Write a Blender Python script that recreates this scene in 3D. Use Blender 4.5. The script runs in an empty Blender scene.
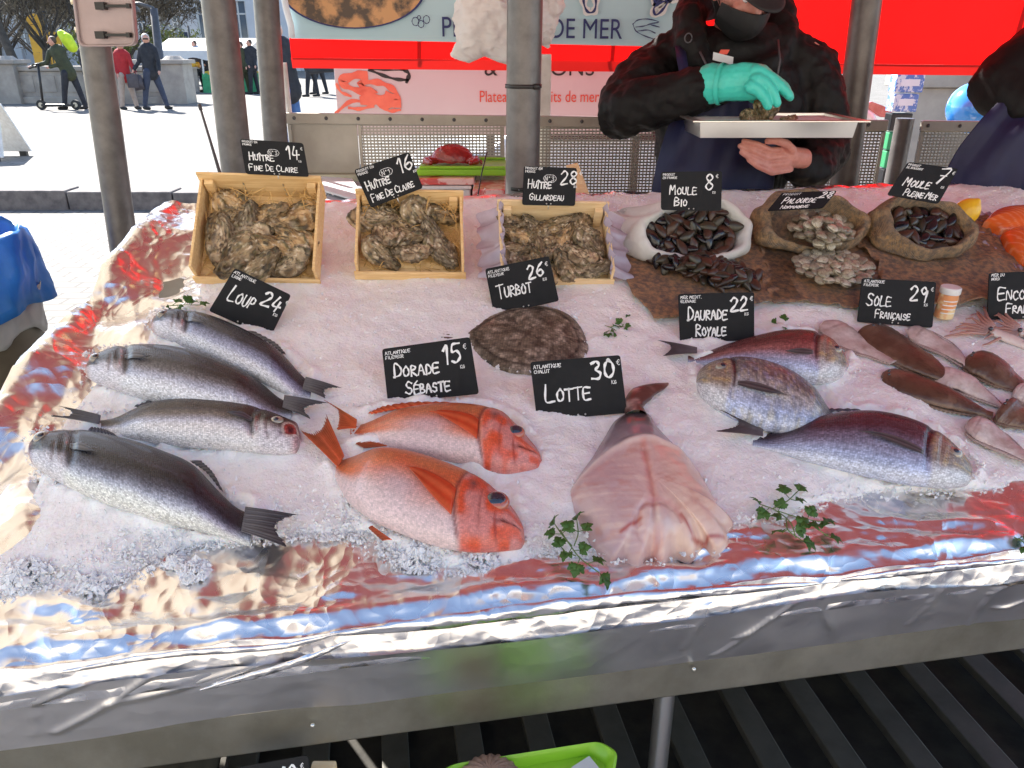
import bpy, math, random
import numpy as np
from mathutils import Vector, Matrix, Euler
random.seed(7)
RNG = np.random.RandomState(5)
R = math.radians
sc = bpy.context.scene
col = sc.collection
# ------------------------------------------------------------------ camera geometry
PITCH = R(23.3); FPX = 780.0; CH = 1.6
def ray(u, v):
    a = (u-512)/FPX; b = (384-v)/FPX
    return np.array([a, math.cos(PITCH)+b*math.sin(PITCH), -math.sin(PITCH)+b*math.cos(PITCH)])
CAM = np.array([0, 0, CH])
def at_z(u, v, z):
    d = ray(u, v); return CAM + d*((z-CH)/d[2])
def at_y(u, v, y):
    d = ray(u, v); return CAM + d*(y/d[1])
def at_plane(u, v, p0, n):
    d = ray(u, v); return CAM + d*(((p0-CAM)@n)/(d@n))
A0 = at_z(0, 660, .87); B0 = at_z(1024, 545, .87)
E1 = (B0-A0)/np.linalg.norm(B0-A0)
EH = np.array([-E1[1], E1[0], 0.])
TH = R(17)
E2 = EH*math.cos(TH)+np.array([0, 0, math.sin(TH)])
EN = np.cross(E1, E2)
UP = np.array([0, 0, 1.])
def tab(s, t, h=0.): return A0+E1*s+E2*t+EN*h
def hit(u, v, h=0.): return at_plane(u, v, A0+EN*h, EN)
def st(u, v, h=0.):
    p = hit(u, v, h)-A0; return p@E1, p@E2
# ------------------------------------------------------------------ noise
_perm = RNG.rand(64, 64, 3)
def vnoise(x, y, k=0):
    x = np.asarray(x, float); y = np.asarray(y, float)
    xi = np.floor(x).astype(int); yi = np.floor(y).astype(int)
    fx = x-xi; fy = y-yi
    fx = fx*fx*(3-2*fx); fy = fy*fy*(3-2*fy)
    g = _perm[:, :, k]
    a = g[xi % 64, yi % 64]; b = g[(xi+1) % 64, yi % 64]; c = g[xi % 64, (yi+1) % 64]; d = g[(xi+1) % 64, (yi+1) % 64]
    return (a*(1-fx)+b*fx)*(1-fy)+(c*(1-fx)+d*fx)*fy-.5
def fbm(x, y, o=4, k=0):
    r = 0; a = 1.
    for i in range(o):
        r = r+a*vnoise(x*2**i+17.3*i, y*2**i+5.1*i, k); a *= .5
    return r
def tri(x): return np.abs((x % 1.)-.5)*2-.5
def crumple(x, y, seed=0, n=7, f=3.):
    rs = np.random.RandomState(seed); r = 0
    wx = x+.15*fbm(x*2, y*2, 2, 0); wy = y+.15*fbm(x*2+9, y*2, 2, 1)
    for i in range(n):
        a = rs.rand()*math.pi; ff = f*(.5+1.8*rs.rand()); m = np.clip(vnoise(x*f*.8+rs.rand()*40, y*f*.8+rs.rand()*40, i % 3)+.45, 0, 1)
        r = r+m*tri((math.cos(a)*wx+math.sin(a)*wy)*ff+rs.rand()*9)/ff
    return r
# ------------------------------------------------------------------ materials
MATS = {}
def mat(name, c1, c2=None, rough=.6, metal=0., nscale=8., nlo=.35, nhi=.65, bump=0., bscale=60., coat=0., spec=.5,
        sheen=0., trans=0., sss=0., vcol=False, stretch=None, emit=None, aniso=0., rvar=0., ior=None, translucent=0., bkind='noise', coords='Object', alpha=None):
    m = bpy.data.materials.new(name); m.use_nodes = True
    nt = m.node_tree; N = nt.nodes; L = nt.links
    b = N['Principled BSDF']
    b.inputs['Roughness'].default_value = rough; b.inputs['Metallic'].default_value = metal
    b.inputs['Coat Weight'].default_value = coat; b.inputs['Coat Roughness'].default_value = .12
    b.inputs['Specular IOR Level'].default_value = spec
    b.inputs['Sheen Weight'].default_value = sheen
    b.inputs['Transmission Weight'].default_value = trans
    if ior: b.inputs['IOR'].default_value = ior
    if sss:
        b.inputs['Subsurface Weight'].default_value = sss; b.inputs['Subsurface Radius'].default_value = (.01, .006, .004)
        b.inputs['Subsurface Scale'].default_value = 1.
    tc = N.new('ShaderNodeTexCoord'); mp = N.new('ShaderNodeMapping')
    L.new(tc.outputs[coords], mp.inputs['Vector'])
    if stretch: mp.inputs['Scale'].default_value = stretch
    no = N.new('ShaderNodeTexNoise'); no.inputs['Scale'].default_value = nscale; no.inputs['Detail'].default_value = 6
    no.inputs['Roughness'].default_value = .6
    L.new(mp.outputs[0], no.inputs['Vector'])
    cr = N.new('ShaderNodeValToRGB'); cr.color_ramp.elements[0].position = nlo; cr.color_ramp.elements[1].position = nhi
    c2 = c2 or tuple(x*.8 for x in c1)
    cr.color_ramp.elements[0].color = (*c1, 1); cr.color_ramp.elements[1].color = (*c2, 1)
    L.new(no.outputs['Fac'], cr.inputs[0])
    out = cr.outputs[0]
    if vcol:
        at = N.new('ShaderNodeVertexColor'); at.layer_name = 'Col'
        mx = N.new('ShaderNodeMix'); mx.data_type = 'RGBA'; mx.blend_type = 'MULTIPLY'; mx.inputs[0].default_value = 1.
        L.new(at.outputs['Color'], mx.inputs[6]); L.new(out, mx.inputs[7]); out = mx.outputs[2]
    L.new(out, b.inputs['Base Color'])
    if rvar:
        mr = N.new('ShaderNodeMapRange'); mr.inputs['To Min'].default_value = max(0, rough-rvar); mr.inputs['To Max'].default_value = rough+rvar
        n3 = N.new('ShaderNodeTexNoise'); n3.inputs['Scale'].default_value = nscale*2.3; n3.inputs['Detail'].default_value = 4
        L.new(mp.outputs[0], n3.inputs['Vector']); L.new(n3.outputs['Fac'], mr.inputs['Value']); L.new(mr.outputs[0], b.inputs['Roughness'])
    if bump:
        bp = N.new('ShaderNodeBump'); bp.inputs['Strength'].default_value = bump; bp.inputs['Distance'].default_value = .004
        if bkind == 'noise':
            n2 = N.new('ShaderNodeTexNoise'); n2.inputs['Scale'].default_value = bscale; n2.inputs['Detail'].default_value = 5
            L.new(mp.outputs[0], n2.inputs['Vector']); L.new(n2.outputs['Fac'], bp.inputs['Height'])
        elif bkind == 'voronoi':
            n2 = N.new('ShaderNodeTexVoronoi'); n2.inputs['Scale'].default_value = bscale
            L.new(mp.outputs[0], n2.inputs['Vector']); L.new(n2.outputs['Distance'], bp.inputs['Height'])
        elif bkind == 'weave':
            w1 = N.new('ShaderNodeTexWave'); w1.inputs['Scale'].default_value = bscale; w1.bands_direction = 'X'; w1.inputs['Distortion'].default_value = 1.5
            w2 = N.new('ShaderNodeTexWave'); w2.inputs['Scale'].default_value = bscale; w2.bands_direction = 'Y'; w2.inputs['Distortion'].default_value = 1.5
            ad = N.new('ShaderNodeMath'); ad.operation = 'ADD'
            L.new(mp.outputs[0], w1.inputs[0]); L.new(mp.outputs[0], w2.inputs[0])
            L.new(w1.outputs['Fac'], ad.inputs[0]); L.new(w2.outputs['Fac'], ad.inputs[1]); L.new(ad.outputs[0], bp.inputs['Height'])
        L.new(bp.outputs[0], b.inputs['Normal'])
    if emit:
        b.inputs['Emission Color'].default_value = (*emit[:3], 1); b.inputs['Emission Strength'].default_value = emit[3]
    if translucent:
        tr = N.new('ShaderNodeBsdfTranslucent'); ms = N.new('ShaderNodeMixShader'); ms.inputs[0].default_value = translucent
        L.new(out, tr.inputs['Color'])
        L.new(b.outputs[0], ms.inputs[1]); L.new(tr.outputs[0], ms.inputs[2]); L.new(ms.outputs[0], N['Material Output'].inputs['Surface'])
    MATS[name] = m
    return m
def fishmat(name, metal=.3, rough=.3, scale=(150, 60, 1), sb=.35, coat=.5, tint=(.82, .82, .85), var=.5):
    """vertex-painted skin multiplied by a scale pattern in the body's own UVs"""
    m = bpy.data.materials.new(name); m.use_nodes = True
    nt = m.node_tree; N = nt.nodes; L = nt.links; b = N['Principled BSDF']
    b.inputs['Metallic'].default_value = metal; b.inputs['Roughness'].default_value = rough; b.inputs['Coat Weight'].default_value = coat
    b.inputs['Coat Roughness'].default_value = .07; b.inputs['Specular IOR Level'].default_value = .35
    tc = N.new('ShaderNodeTexCoord'); mp = N.new('ShaderNodeMapping'); mp.inputs['Scale'].default_value = scale
    L.new(tc.outputs['UV'], mp.inputs[0])
    vo = N.new('ShaderNodeTexVoronoi'); vo.inputs['Scale'].default_value = 1.; vo.inputs['Randomness'].default_value = .35
    L.new(mp.outputs[0], vo.inputs[0])
    mr = N.new('ShaderNodeMapRange'); mr.inputs['From Max'].default_value = .8; mr.inputs['To Min'].default_value = 1.0+var*.6; mr.inputs['To Max'].default_value = 1.-var
    L.new(vo.outputs['Distance'], mr.inputs['Value'])
    no = N.new('ShaderNodeTexNoise'); no.inputs['Scale'].default_value = 150; no.inputs['Detail'].default_value = 8; no.inputs['Roughness'].default_value = .7
    L.new(tc.outputs['Object'], no.inputs[0])
    mr2 = N.new('ShaderNodeMapRange'); mr2.inputs['From Min'].default_value = .3; mr2.inputs['From Max'].default_value = .7; mr2.inputs['To Min'].default_value = .78; mr2.inputs['To Max'].default_value = 1.16
    L.new(no.outputs['Fac'], mr2.inputs['Value'])
    mu0 = N.new('ShaderNodeMath'); mu0.operation = 'MULTIPLY'; L.new(mr.outputs[0], mu0.inputs[0]); L.new(mr2.outputs[0], mu0.inputs[1])
    sr = N.new('ShaderNodeSeparateColor'); L.new(vo.outputs['Color'], sr.inputs[0]); mr3 = N.new('ShaderNodeMapRange'); mr3.inputs['To Min'].default_value = 1-var*.9; mr3.inputs['To Max'].default_value = 1+var*1.3  # random brightness per scale puts highlight sparkle into the skin colour
    L.new(sr.outputs[0], mr3.inputs['Value']); mu = N.new('ShaderNodeMath'); mu.operation = 'MULTIPLY'; L.new(mu0.outputs[0], mu.inputs[0]); L.new(mr3.outputs[0], mu.inputs[1])
    at = N.new('ShaderNodeVertexColor'); at.layer_name = 'Col'
    vm = N.new('ShaderNodeVectorMath'); vm.operation = 'SCALE'
    L.new(at.outputs['Color'], vm.inputs[0]); L.new(mu.outputs[0], vm.inputs['Scale'])
    L.new(vm.outputs[0], b.inputs['Base Color'])
    bp = N.new('ShaderNodeBump'); bp.inputs['Strength'].default_value = sb; bp.inputs['Distance'].default_value = .002; bp.invert = True
    L.new(vo.outputs['Distance'], bp.inputs['Height']); L.new(bp.outputs[0], b.inputs['Normal'])
    MATS[name] = m
    return m
def foilmat(name, c, rough, s1=16., s2=46., d1=.016, d2=.006, strength=.55):
    m = bpy.data.materials.new(name); m.use_nodes = True
    nt = m.node_tree; N = nt.nodes; L = nt.links; b = N['Principled BSDF']
    b.inputs['Metallic'].default_value = 1.; b.inputs['Roughness'].default_value = rough; b.inputs['Base Color'].default_value = (*c, 1)
    tc = N.new('ShaderNodeTexCoord'); no = N.new('ShaderNodeTexNoise'); no.inputs['Scale'].default_value = 7.; no.inputs['Detail'].default_value = 3
    L.new(tc.outputs['Object'], no.inputs[0])
    mv = N.new('ShaderNodeMix'); mv.data_type = 'VECTOR'; mv.inputs[0].default_value = .12
    L.new(tc.outputs['Object'], mv.inputs[4]); L.new(no.outputs['Color'], mv.inputs[5]); prev = None
    for sc_, dd in ((s1, d1), (s2, d2)):
        v = N.new('ShaderNodeTexVoronoi'); v.inputs['Scale'].default_value = sc_; L.new(mv.outputs[1], v.inputs[0])
        bp = N.new('ShaderNodeBump'); bp.inputs['Strength'].default_value = strength; bp.inputs['Distance'].default_value = dd; L.new(v.outputs['Distance'], bp.inputs['Height'])
        if prev: L.new(prev.outputs[0], bp.inputs['Normal'])
        prev = bp
    L.new(prev.outputs[0], b.inputs['Normal'])
    rn = N.new('ShaderNodeTexNoise'); rn.inputs['Scale'].default_value = 14; mr = N.new('ShaderNodeMapRange'); mr.inputs['To Min'].default_value = rough*.7; mr.inputs['To Max'].default_value = rough*1.35
    L.new(tc.outputs['Object'], rn.inputs[0]); L.new(rn.outputs['Fac'], mr.inputs['Value']); L.new(mr.outputs[0], b.inputs['Roughness'])
    MATS[name] = m
# ------------------------------------------------------------------ mesh builder
ORG = {}
def origin(o): return ORG.get(o.name, np.zeros(3)) if o else np.zeros(3)
class MB:
    def __init__(s): s.v = []; s.f = []; s.c = None; s.uv = None
    def add(s, vs, fs):
        o = len(s.v); s.v += [tuple(map(float, p)) for p in vs]; s.f += [tuple(i+o for i in f) for f in fs]; return o
    def grid(s, P, closed_u=False, closed_v=False, flip=False):
        """P: array (n,m,3)"""
        n, m = P.shape[:2]; o = len(s.v); s.v += [tuple(map(float, p)) for p in P.reshape(-1, 3)]
        for i in range(n-(0 if closed_u else 1)):
            for j in range(m-(0 if closed_v else 1)):
                a = o+i*m+j; b = o+((i+1) % n)*m+j; c = o+((i+1) % n)*m+(j+1) % m; d = o+i*m+(j+1) % m
                s.f.append((a, d, c, b) if flip else (a, b, c, d))
        return o
    def box(s, c, ax, ay, az):
        """centre and three half-axis vectors"""
        c, ax, ay, az = map(lambda q: np.array(q, float), (c, ax, ay, az))
        vs = [c+i*ax+j*ay+k*az for k in (-1, 1) for j in (-1, 1) for i in (-1, 1)]
        s.add(vs, [(0, 2, 3, 1), (4, 5, 7, 6), (0, 1, 5, 4), (2, 6, 7, 3), (0, 4, 6, 2), (1, 3, 7, 5)])
    def abox(s, x0, x1, y0, y1, z0, z1):
        s.box(((x0+x1)/2, (y0+y1)/2, (z0+z1)/2), ((x1-x0)/2, 0, 0), (0, (y1-y0)/2, 0), (0, 0, (z1-z0)/2))
    def tube(s, pts, rad, k=12, caps=True, ell=None, up=None):
        pts = [np.array(p, float) for p in pts]
        if not hasattr(rad, '__len__'): rad = [rad]*len(pts)
        rings = []; prev = None
        for i, p in enumerate(pts):
            d = pts[min(i+1, len(pts)-1)]-pts[max(i-1, 0)]; d = d/(np.linalg.norm(d)+1e-9)
            if prev is None:
                r = np.array(up, float) if up is not None else (np.array([0, 0, 1.]) if abs(d[2]) < .9 else np.array([1., 0, 0]))
            else: r = prev
            a = r-d*(r@d); a = a/(np.linalg.norm(a)+1e-9); b = np.cross(d, a); prev = a
            e = ell[i] if ell else 1.
            rings.append([p+rad[i]*(a*math.cos(q)+b*e*math.sin(q)) for q in np.linspace(0, 2*math.pi, k, endpoint=False)])
        o = s.grid(np.array(rings), closed_v=True)
        if caps:
            n = len(pts); s.f.append(tuple(o+j for j in range(k))); s.f.append(tuple(o+(n-1)*k+j for j in reversed(range(k))))
    def chain(s, pts, rad, k=14, ell=None, up=None):
        """tube with rounded ends, for figures"""
        pts = [np.array(p, float) for p in pts]
        if not hasattr(rad, '__len__'): rad = [rad]*len(pts)
        rad = list(rad)
        # resample
        P = [pts[0]]; Q = [rad[0]]; EL = [ell[0] if ell else 1.]
        for i in range(len(pts)-1):
            for q in (.25, .5, .75, 1.):
                P.append(pts[i]*(1-q)+pts[i+1]*q); Q.append(rad[i]*(1-q)+rad[i+1]*q)
                EL.append((ell[i]*(1-q)+ell[i+1]*q) if ell else 1.)
        d0 = (P[0]-P[1])/(np.linalg.norm(P[0]-P[1])+1e-9); d1 = (P[-1]-P[-2])/(np.linalg.norm(P[-1]-P[-2])+1e-9)
        pre = [(P[0]+d0*Q[0]*math.sin(a), Q[0]*math.cos(a), EL[0]) for a in (1.45, 1.15, .8, .4)]
        post = [(P[-1]+d1*Q[-1]*math.sin(a), Q[-1]*math.cos(a), EL[-1]) for a in (.4, .8, 1.15, 1.45)]
        PP = [x[0] for x in pre]+P+[x[0] for x in post]; QQ = [x[1] for x in pre]+Q+[x[1] for x in post]
        EE = [x[2] for x in pre]+EL+[x[2] for x in post]
        s.tube(PP, QQ, k, True, EE, up)
    def ball(s, c, r, nu=16, nv=10, rot=None):
        c = np.array(c, float); r = np.array(r if hasattr(r, '__len__') else (r, r, r), float)
        P = []
        for i in range(nv+1):
            th = math.pi*i/nv*.998+.001
            row = []
            for j in range(nu):
                ph = 2*math.pi*j/nu
                q = np.array([math.sin(th)*math.cos(ph), math.sin(th)*math.sin(ph), math.cos(th)])*r
                if rot is not None: q = rot@q
                row.append(c+q)
            P.append(row)
        s.grid(np.array(P), closed_v=True, flip=True)
    def build(s, name, m, parent=None, smooth=True, cols=None, uvs=None, mods=None, autos=None):
        org = origin(parent)
        me = bpy.data.meshes.new(name)
        V = np.array(s.v, float)-org
        me.from_pydata(V.tolist(), [], s.f); me.update()
        if smooth: me.polygons.foreach_set('use_smooth', [True]*len(me.polygons))
        if autos is not None:
            me.polygons.foreach_set('use_smooth', [True]*len(me.polygons))
            import bmesh
            bm = bmesh.new(); bm.from_mesh(me)
            for e in bm.edges:
                if len(e.link_faces) == 2 and e.calc_face_angle(0) > autos: e.smooth = False
            bm.to_mesh(me); bm.free()
        if cols is not None:
            at = me.color_attributes.new('Col', 'FLOAT_COLOR', 'POINT')
            c = np.ones((len(s.v), 4)); c[:, :3] = cols; at.data.foreach_set('color', c.ravel())
        if uvs is not None:
            ul = me.uv_layers.new(name='UVMap'); li = np.zeros(len(me.loops), int); me.loops.foreach_get('vertex_index', li)
            ul.data.foreach_set('uv', np.array(uvs)[li].ravel())
        o = bpy.data.objects.new(name, me); col.objects.link(o)
        if m: me.materials.append(MATS[m] if isinstance(m, str) else m)
        if parent: o.parent = parent
        ORG[o.name] = org
        for mm in (mods or []):
            md = o.modifiers.new(mm[0], mm[1])
            for k, v in mm[2].items(): setattr(md, k, v)
        return o
def thing(name, label, cat, loc=(0, 0, 0), group=None):
    o = bpy.data.objects.new(name, None); col.objects.link(o); o.empty_display_size = .05
    o.location = tuple(map(float, loc)); o['label'] = label; o['category'] = cat
    if group: o['group'] = group
    ORG[o.name] = np.array(loc, float); return o
def tag(o, label, cat, group=None):
    o['label'] = label; o['category'] = cat
    if group: o['group'] = group
    return o
def kind(o, k): o['kind'] = k; return o
def dup(root, loc=None, rot=None, scale=None, label=None):
    r = root.copy(); col.objects.link(r)
    if loc is not None: r.location = tuple(map(float, loc))
    if rot is not None: r.rotation_euler = rot
    if scale is not None: r.scale = scale if hasattr(scale, '__len__') else (scale,)*3
    if label: r['label'] = label
    for ch in list(root.children):
        c = ch.copy(); col.objects.link(c); c.parent = r
        for g in ch.children:
            d = g.copy(); col.objects.link(d); d.parent = c
    return r
def solid(t, off=0.): return ('solid', 'SOLIDIFY', {'thickness': t, 'offset': off})
def remesh(v): return ('remesh', 'REMESH', {'mode': 'VOXEL', 'voxel_size': v, 'use_smooth_shade': True})
def smoothm(n=4, f=.5): return ('smooth', 'SMOOTH', {'iterations': n, 'factor': f})
def bev(w=.002, seg=2): return ('bevel', 'BEVEL', {'width': w, 'segments': seg, 'limit_method': 'ANGLE'})
_TEX = {}
def clouds(sz):
    if sz not in _TEX:
        t = bpy.data.textures.new('folds', 'CLOUDS'); t.noise_scale = sz; t.noise_depth = 3; _TEX[sz] = t
    return _TEX[sz]
def disp(sz, st_): return ('disp', 'DISPLACE', {'texture': clouds(sz), 'strength': st_, 'mid_level': .5})
def bez(pts, n):
    """Catmull-Rom through pts (k,d) -> n samples"""
    P = np.array(pts, float); k = len(P)
    PP = np.vstack([2*P[0]-P[1], P, 2*P[-1]-P[-2]])
    out = []
    for q in np.linspace(0, k-1-1e-6, n):
        i = int(q); f = q-i; a, b, c, d = PP[i], PP[i+1], PP[i+2], PP[i+3]
        out.append(.5*((2*b)+(-a+c)*f+(2*a-5*b+4*c-d)*f*f+(-a+3*b-3*c+d)*f**3))
    return np.array(out)
def unit(a): a = np.array(a, float); return a/(np.linalg.norm(a)+1e-12)
# ------------------------------------------------------------------ handwriting (strokes on a 4 x 6 cell)
G = {
'A': [[(0,0),(2,6),(4,0)],[(.8,2.2),(3.3,2.2)]], 'B': [[(0,0),(.2,6),(2.6,5.6),(2.9,4.2),(.3,3.2),(3.3,2.4),(3.2,.7),(0,0)]],
'C': [[(3.7,5),(2.4,6),(.6,4.6),(.3,2),(1.8,0),(3.8,.9)]], 'D': [[(.5,0),(.6,6),(2.6,5.4),(3.9,3.2),(2.9,.8),(.2,0)]],
'E': [[(3.6,6),(.3,5.9),(.2,0),(3.8,.1)],[(.3,3),(3,3.2)]], 'F': [[(3.6,6),(.3,5.9),(.2,0)],[(.3,3),(2.8,3.1)]],
'G': [[(3.7,5),(2.2,6),(.4,4),(.5,1),(2.2,0),(3.7,1.2),(3.7,2.8),(2.2,2.8)]], 'H': [[(.3,6),(.2,0)],[(3.7,6),(3.6,0)],[(.2,3),(3.7,3.1)]],
'I': [[(2,6),(1.9,0)]], 'J': [[(3,6),(3,1),(1.8,0),(.4,1)]], 'K': [[(.3,6),(.3,0)],[(3.5,6),(.4,2.8),(3.8,0)]],
'L': [[(.5,6),(.2,.1),(3.6,0)]], 'M': [[(0,0),(.5,6),(2,2.4),(3.6,6),(4.1,0)]], 'N': [[(.2,0),(.4,6),(3.6,0),(3.8,6)]],
'O': [[(2,6),(.3,4.2),(.4,1.4),(2,0),(3.7,1.6),(3.6,4.5),(2,6)]], 'P': [[(.3,0),(.4,6),(3,5.6),(3.4,4),(2.6,2.9),(.4,2.8)]],
'Q': [[(2,6),(.3,4.2),(.4,1.4),(2,0),(3.7,1.6),(3.6,4.5),(2,6)],[(2.4,1.6),(4,-.6)]], 'R': [[(.3,0),(.4,6),(3,5.6),(3.3,4.2),(.5,3),(3.7,0)]],
'S': [[(3.5,5.2),(2,6),(.6,4.8),(1.2,3.4),(3.2,2.4),(3.3,.8),(1.8,0),(.2,.8)]], 'T': [[(0,5.9),(4,6.1)],[(2,6),(1.9,0)]],
'U': [[(.3,6),(.3,1.4),(1.8,0),(3.5,1.2),(3.7,6)]], 'V': [[(.1,6),(1.9,0),(3.9,6)]], 'X': [[(.2,6),(3.8,0)],[(3.8,6),(.2,0)]],
'Y': [[(.2,6),(2,3),(3.8,6)],[(2,3),(1.6,0)]], 'Z': [[(.2,6),(3.7,6),(.2,0),(3.8,0)]],
'0': [[(2,6),(.4,4.4),(.5,1.4),(2,0),(3.6,1.6),(3.5,4.5),(2,6)]], '1': [[(.9,4.4),(2.4,6),(2.2,0)]],
'2': [[(.4,4.8),(1.8,6),(3.4,4.9),(2.6,2.8),(.2,0),(3.8,.2)]], '3': [[(.4,5.4),(2.4,6),(3.2,4.6),(1.6,3.2),(3.5,2),(2.6,.2),(.2,.4)]],
'4': [[(1.6,6),(.2,2),(3.8,2.2)],[(2.8,4),(2.5,0)]], '5': [[(3.5,6),(.8,5.9),(.6,3.5),(2.6,3.6),(3.6,1.8),(2,0),(.2,.5)]],
'6': [[(3.2,6),(1,4),(.3,1.6),(1.8,0),(3.5,1.4),(2.6,3),(.6,2.2)]], '7': [[(.2,5.8),(3.7,6),(1.4,0)],[(1,3),(3.3,3.2)]],
'8': [[(2,3.2),(.6,4.6),(2,6),(3.4,4.7),(2,3.2),(.3,1.5),(2,0),(3.7,1.5),(2,3.2)]], '9': [[(3.4,4.4),(1.8,6),(.5,4.4),(1.8,3),(3.4,4.6),(2.6,0)]],
'.': [[(1.6,.2),(2,.2)]], '-': [[(.8,3),(3.2,3)]], '°': [[(1,5.2),(1.8,6),(2.4,5.2),(1.7,4.4),(1,5.2)]],
'&': [[(4,0),(1,4.5),(2,6),(2.8,5),(.4,1.6),(1.5,0),(3.8,2.6)]], '€': [[(3.6,5.4),(2.2,6),(.8,4),(.9,1.5),(2.4,0),(3.7,.8)],[(0,3.8),(2.8,3.8)],[(0,2.4),(2.6,2.4)]],
}
ACC = {'Î': ('I', [(.6,7),(2,8.2),(3.3,7)]), 'É': ('E', [(1.4,7),(3,8.4)]), 'Ç': ('C', [(2,0),(2.2,-1.2),(1.2,-1.6)]), 'Ê': ('E', [(.6,7),(2,8.2),(3.3,7)])}
def strokes(text, x, y, h, aspect=.62, gap=.28, jit=.12, slant=.04, first=1.0, seed=1, scale_w=1.):
    """polylines in board units; h is the letter height, first letter of each word taller by 'first'"""
    rs = random.Random(seed*31+len(text)); out = []; cx = x; newword = True
    for ch in text:
        if ch == ' ': cx += h*aspect*.75*scale_w; newword = True; continue
        hh = h*(first if newword else 1.); newword = False
        base = ch; extra = None
        if ch in ACC: base, extra = ACC[ch]
        w = hh*aspect*scale_w*(.45 if base in 'I1.' else 1.18 if base == 'M' else 1.)
        dy = rs.uniform(-.05, .05)*h
        for sl in G.get(base, [])+([extra] if extra else []):
            pl = []
            for (a, b) in sl:
                ax = (a/4-(.27 if base in 'I1.' else 0))*hh*aspect*scale_w+rs.uniform(-jit, jit)*h*.2; by = b/6*hh+rs.uniform(-jit, jit)*h*.2
                pl.append((cx+ax+by*slant, y+dy+by))
            out.append(pl)
        cx += w+gap*h*aspect*scale_w
    return out, cx
def ribbon(mb, pts3, nrm, w, curvy=True):
    """flat stroke of width w through 3D points, facing nrm"""
    P = np.array(pts3, float)
    if len(P) > 2 and curvy: P = bez(P, (len(P)-1)*4+1)
    rows = []
    for i in range(len(P)):
        d = P[min(i+1, len(P)-1)]-P[max(i-1, 0)]; d = unit(d); s = unit(np.cross(nrm, d))
        ww = w*(.75+.25*math.sin(i*1.3+P[0][0]*90)); e = d*(w*.5 if i == len(P)-1 else (-w*.5 if i == 0 else 0))
        rows.append([P[i]+s*ww/2+e, P[i]-s*ww/2+e])
    mb.grid(np.array(rows), flip=True)
# ================================================================== camera, light, world
cd = bpy.data.cameras.new('camera'); cam = bpy.data.objects.new('camera', cd); col.objects.link(cam)
cam.location = (0, 0, CH); cam.rotation_euler = (R(90)-PITCH, 0, 0)
cd.sensor_width = 36; cd.lens = 36*FPX/1024; cd.clip_start = .05; cd.clip_end = 900
sc.camera = cam
SUN_EL = R(40); SUN_AZ = math.atan2(-.62, .80)      # clockwise from +Y
sd = np.array([math.sin(SUN_AZ)*math.cos(SUN_EL), math.cos(SUN_AZ)*math.cos(SUN_EL), math.sin(SUN_EL)])
w = bpy.data.worlds.new('World'); sc.world = w; w.use_nodes = True
nt = w.node_tree; sky = nt.nodes.new('ShaderNodeTexSky'); sky.sky_type = 'NISHITA'; sky.sun_disc = False
sky.sun_elevation = SUN_EL; sky.sun_rotation = SUN_AZ; sky.dust_density = .6; sky.air_density = .9; sky.ozone_density = .35
nt.links.new(sky.outputs[0], nt.nodes['Background'].inputs[0]); nt.nodes['Background'].inputs[1].default_value = .115
ld = bpy.data.lights.new('sun', 'SUN'); ld.energy = 5.0; ld.angle = R(.5); ld.color = (1, .95, .88)
lo = bpy.data.objects.new('sun', ld); col.objects.link(lo); lo.rotation_euler = Vector(-sd).to_track_quat('-Z', 'Y').to_euler()
lo.location = (-6, 8, 9)
sc.view_settings.view_transform = 'Standard'; sc.view_settings.look = 'None'; sc.view_settings.gamma = 1
sc.view_settings.exposure = 1.76; sc.view_settings.use_curve_mapping = False
sc.render.engine = 'CYCLES'
sc.cycles.use_denoising = True
sc.cycles.max_bounces = 10; sc.cycles.transparent_max_bounces = 10; sc.cycles.sample_clamp_indirect = 6
# ================================================================== materials
mat('paving', (.50, .46, .40), (.36, .33, .29), .85, nscale=.9, bump=.4, bscale=18, coords='Generated')
mat('granite', (.20, .18, .17), (.10, .09, .09), .85, nscale=9, bump=.6, bscale=40)
mat('balustrade_stone', (.42, .38, .33), (.30, .27, .24), .85, nscale=3, bump=.4, bscale=30)
mat('post_grey', (.19, .18, .175), (.12, .112, .108), .42, metal=.35, nscale=14, rvar=.12, bump=.12, bscale=60)
mat('post_dark', (.09, .09, .10), (.06, .06, .065), .5)
mat('black_plastic', (.012, .012, .013), (.02, .02, .02), .4)
mat('white_paint', (.75, .75, .73), (.62, .61, .58), .5, nscale=20)
mat('steel', (.50, .47, .42), (.33, .31, .28), .34, metal=1., nscale=5, rvar=.1, bump=.08, bscale=120, stretch=(1, 12, 12))
mat('steel_strip', (.42, .40, .33), (.27, .255, .20), .40, metal=.9, nscale=6, rvar=.1, bump=.1, bscale=90)
mat('steel_bright', (.78, .76, .72), (.66, .64, .61), .28, metal=.95, nscale=3)
foilmat('foil', (.90, .885, .88), .27, 10., 36., .020, .006, .5)
foilmat('foil_skirt', (.86, .84, .82), .36, 6., 24., .006, .0022, .35)
mat('perforated', (.46, .43, .38), (.36, .33, .29), .5, metal=.5, nscale=6)
mat('ice', (.96, .92, .90), (.89, .85, .84), .45, nscale=26, nlo=.3, nhi=.7, bump=.55, bscale=200, spec=.6, sss=.45)
mat('crushed_ice', (.92, .90, .89), (.85, .84, .85), .3, nscale=60, bump=.4, bscale=200, spec=.8, sss=.3)
mat('slate', (.007, .0075, .0085), (.012, .0125, .014), .7, spec=.3, nscale=14, bump=.1, bscale=90, rvar=.1)
mat('chalk', (.86, .86, .84), (.78, .78, .76), .9, nscale=90)
mat('wood_crate', (.93, .66, .33), (.76, .48, .20), .6, nscale=9, bump=.25, bscale=40, stretch=(1.5, 18, 18))
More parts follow.
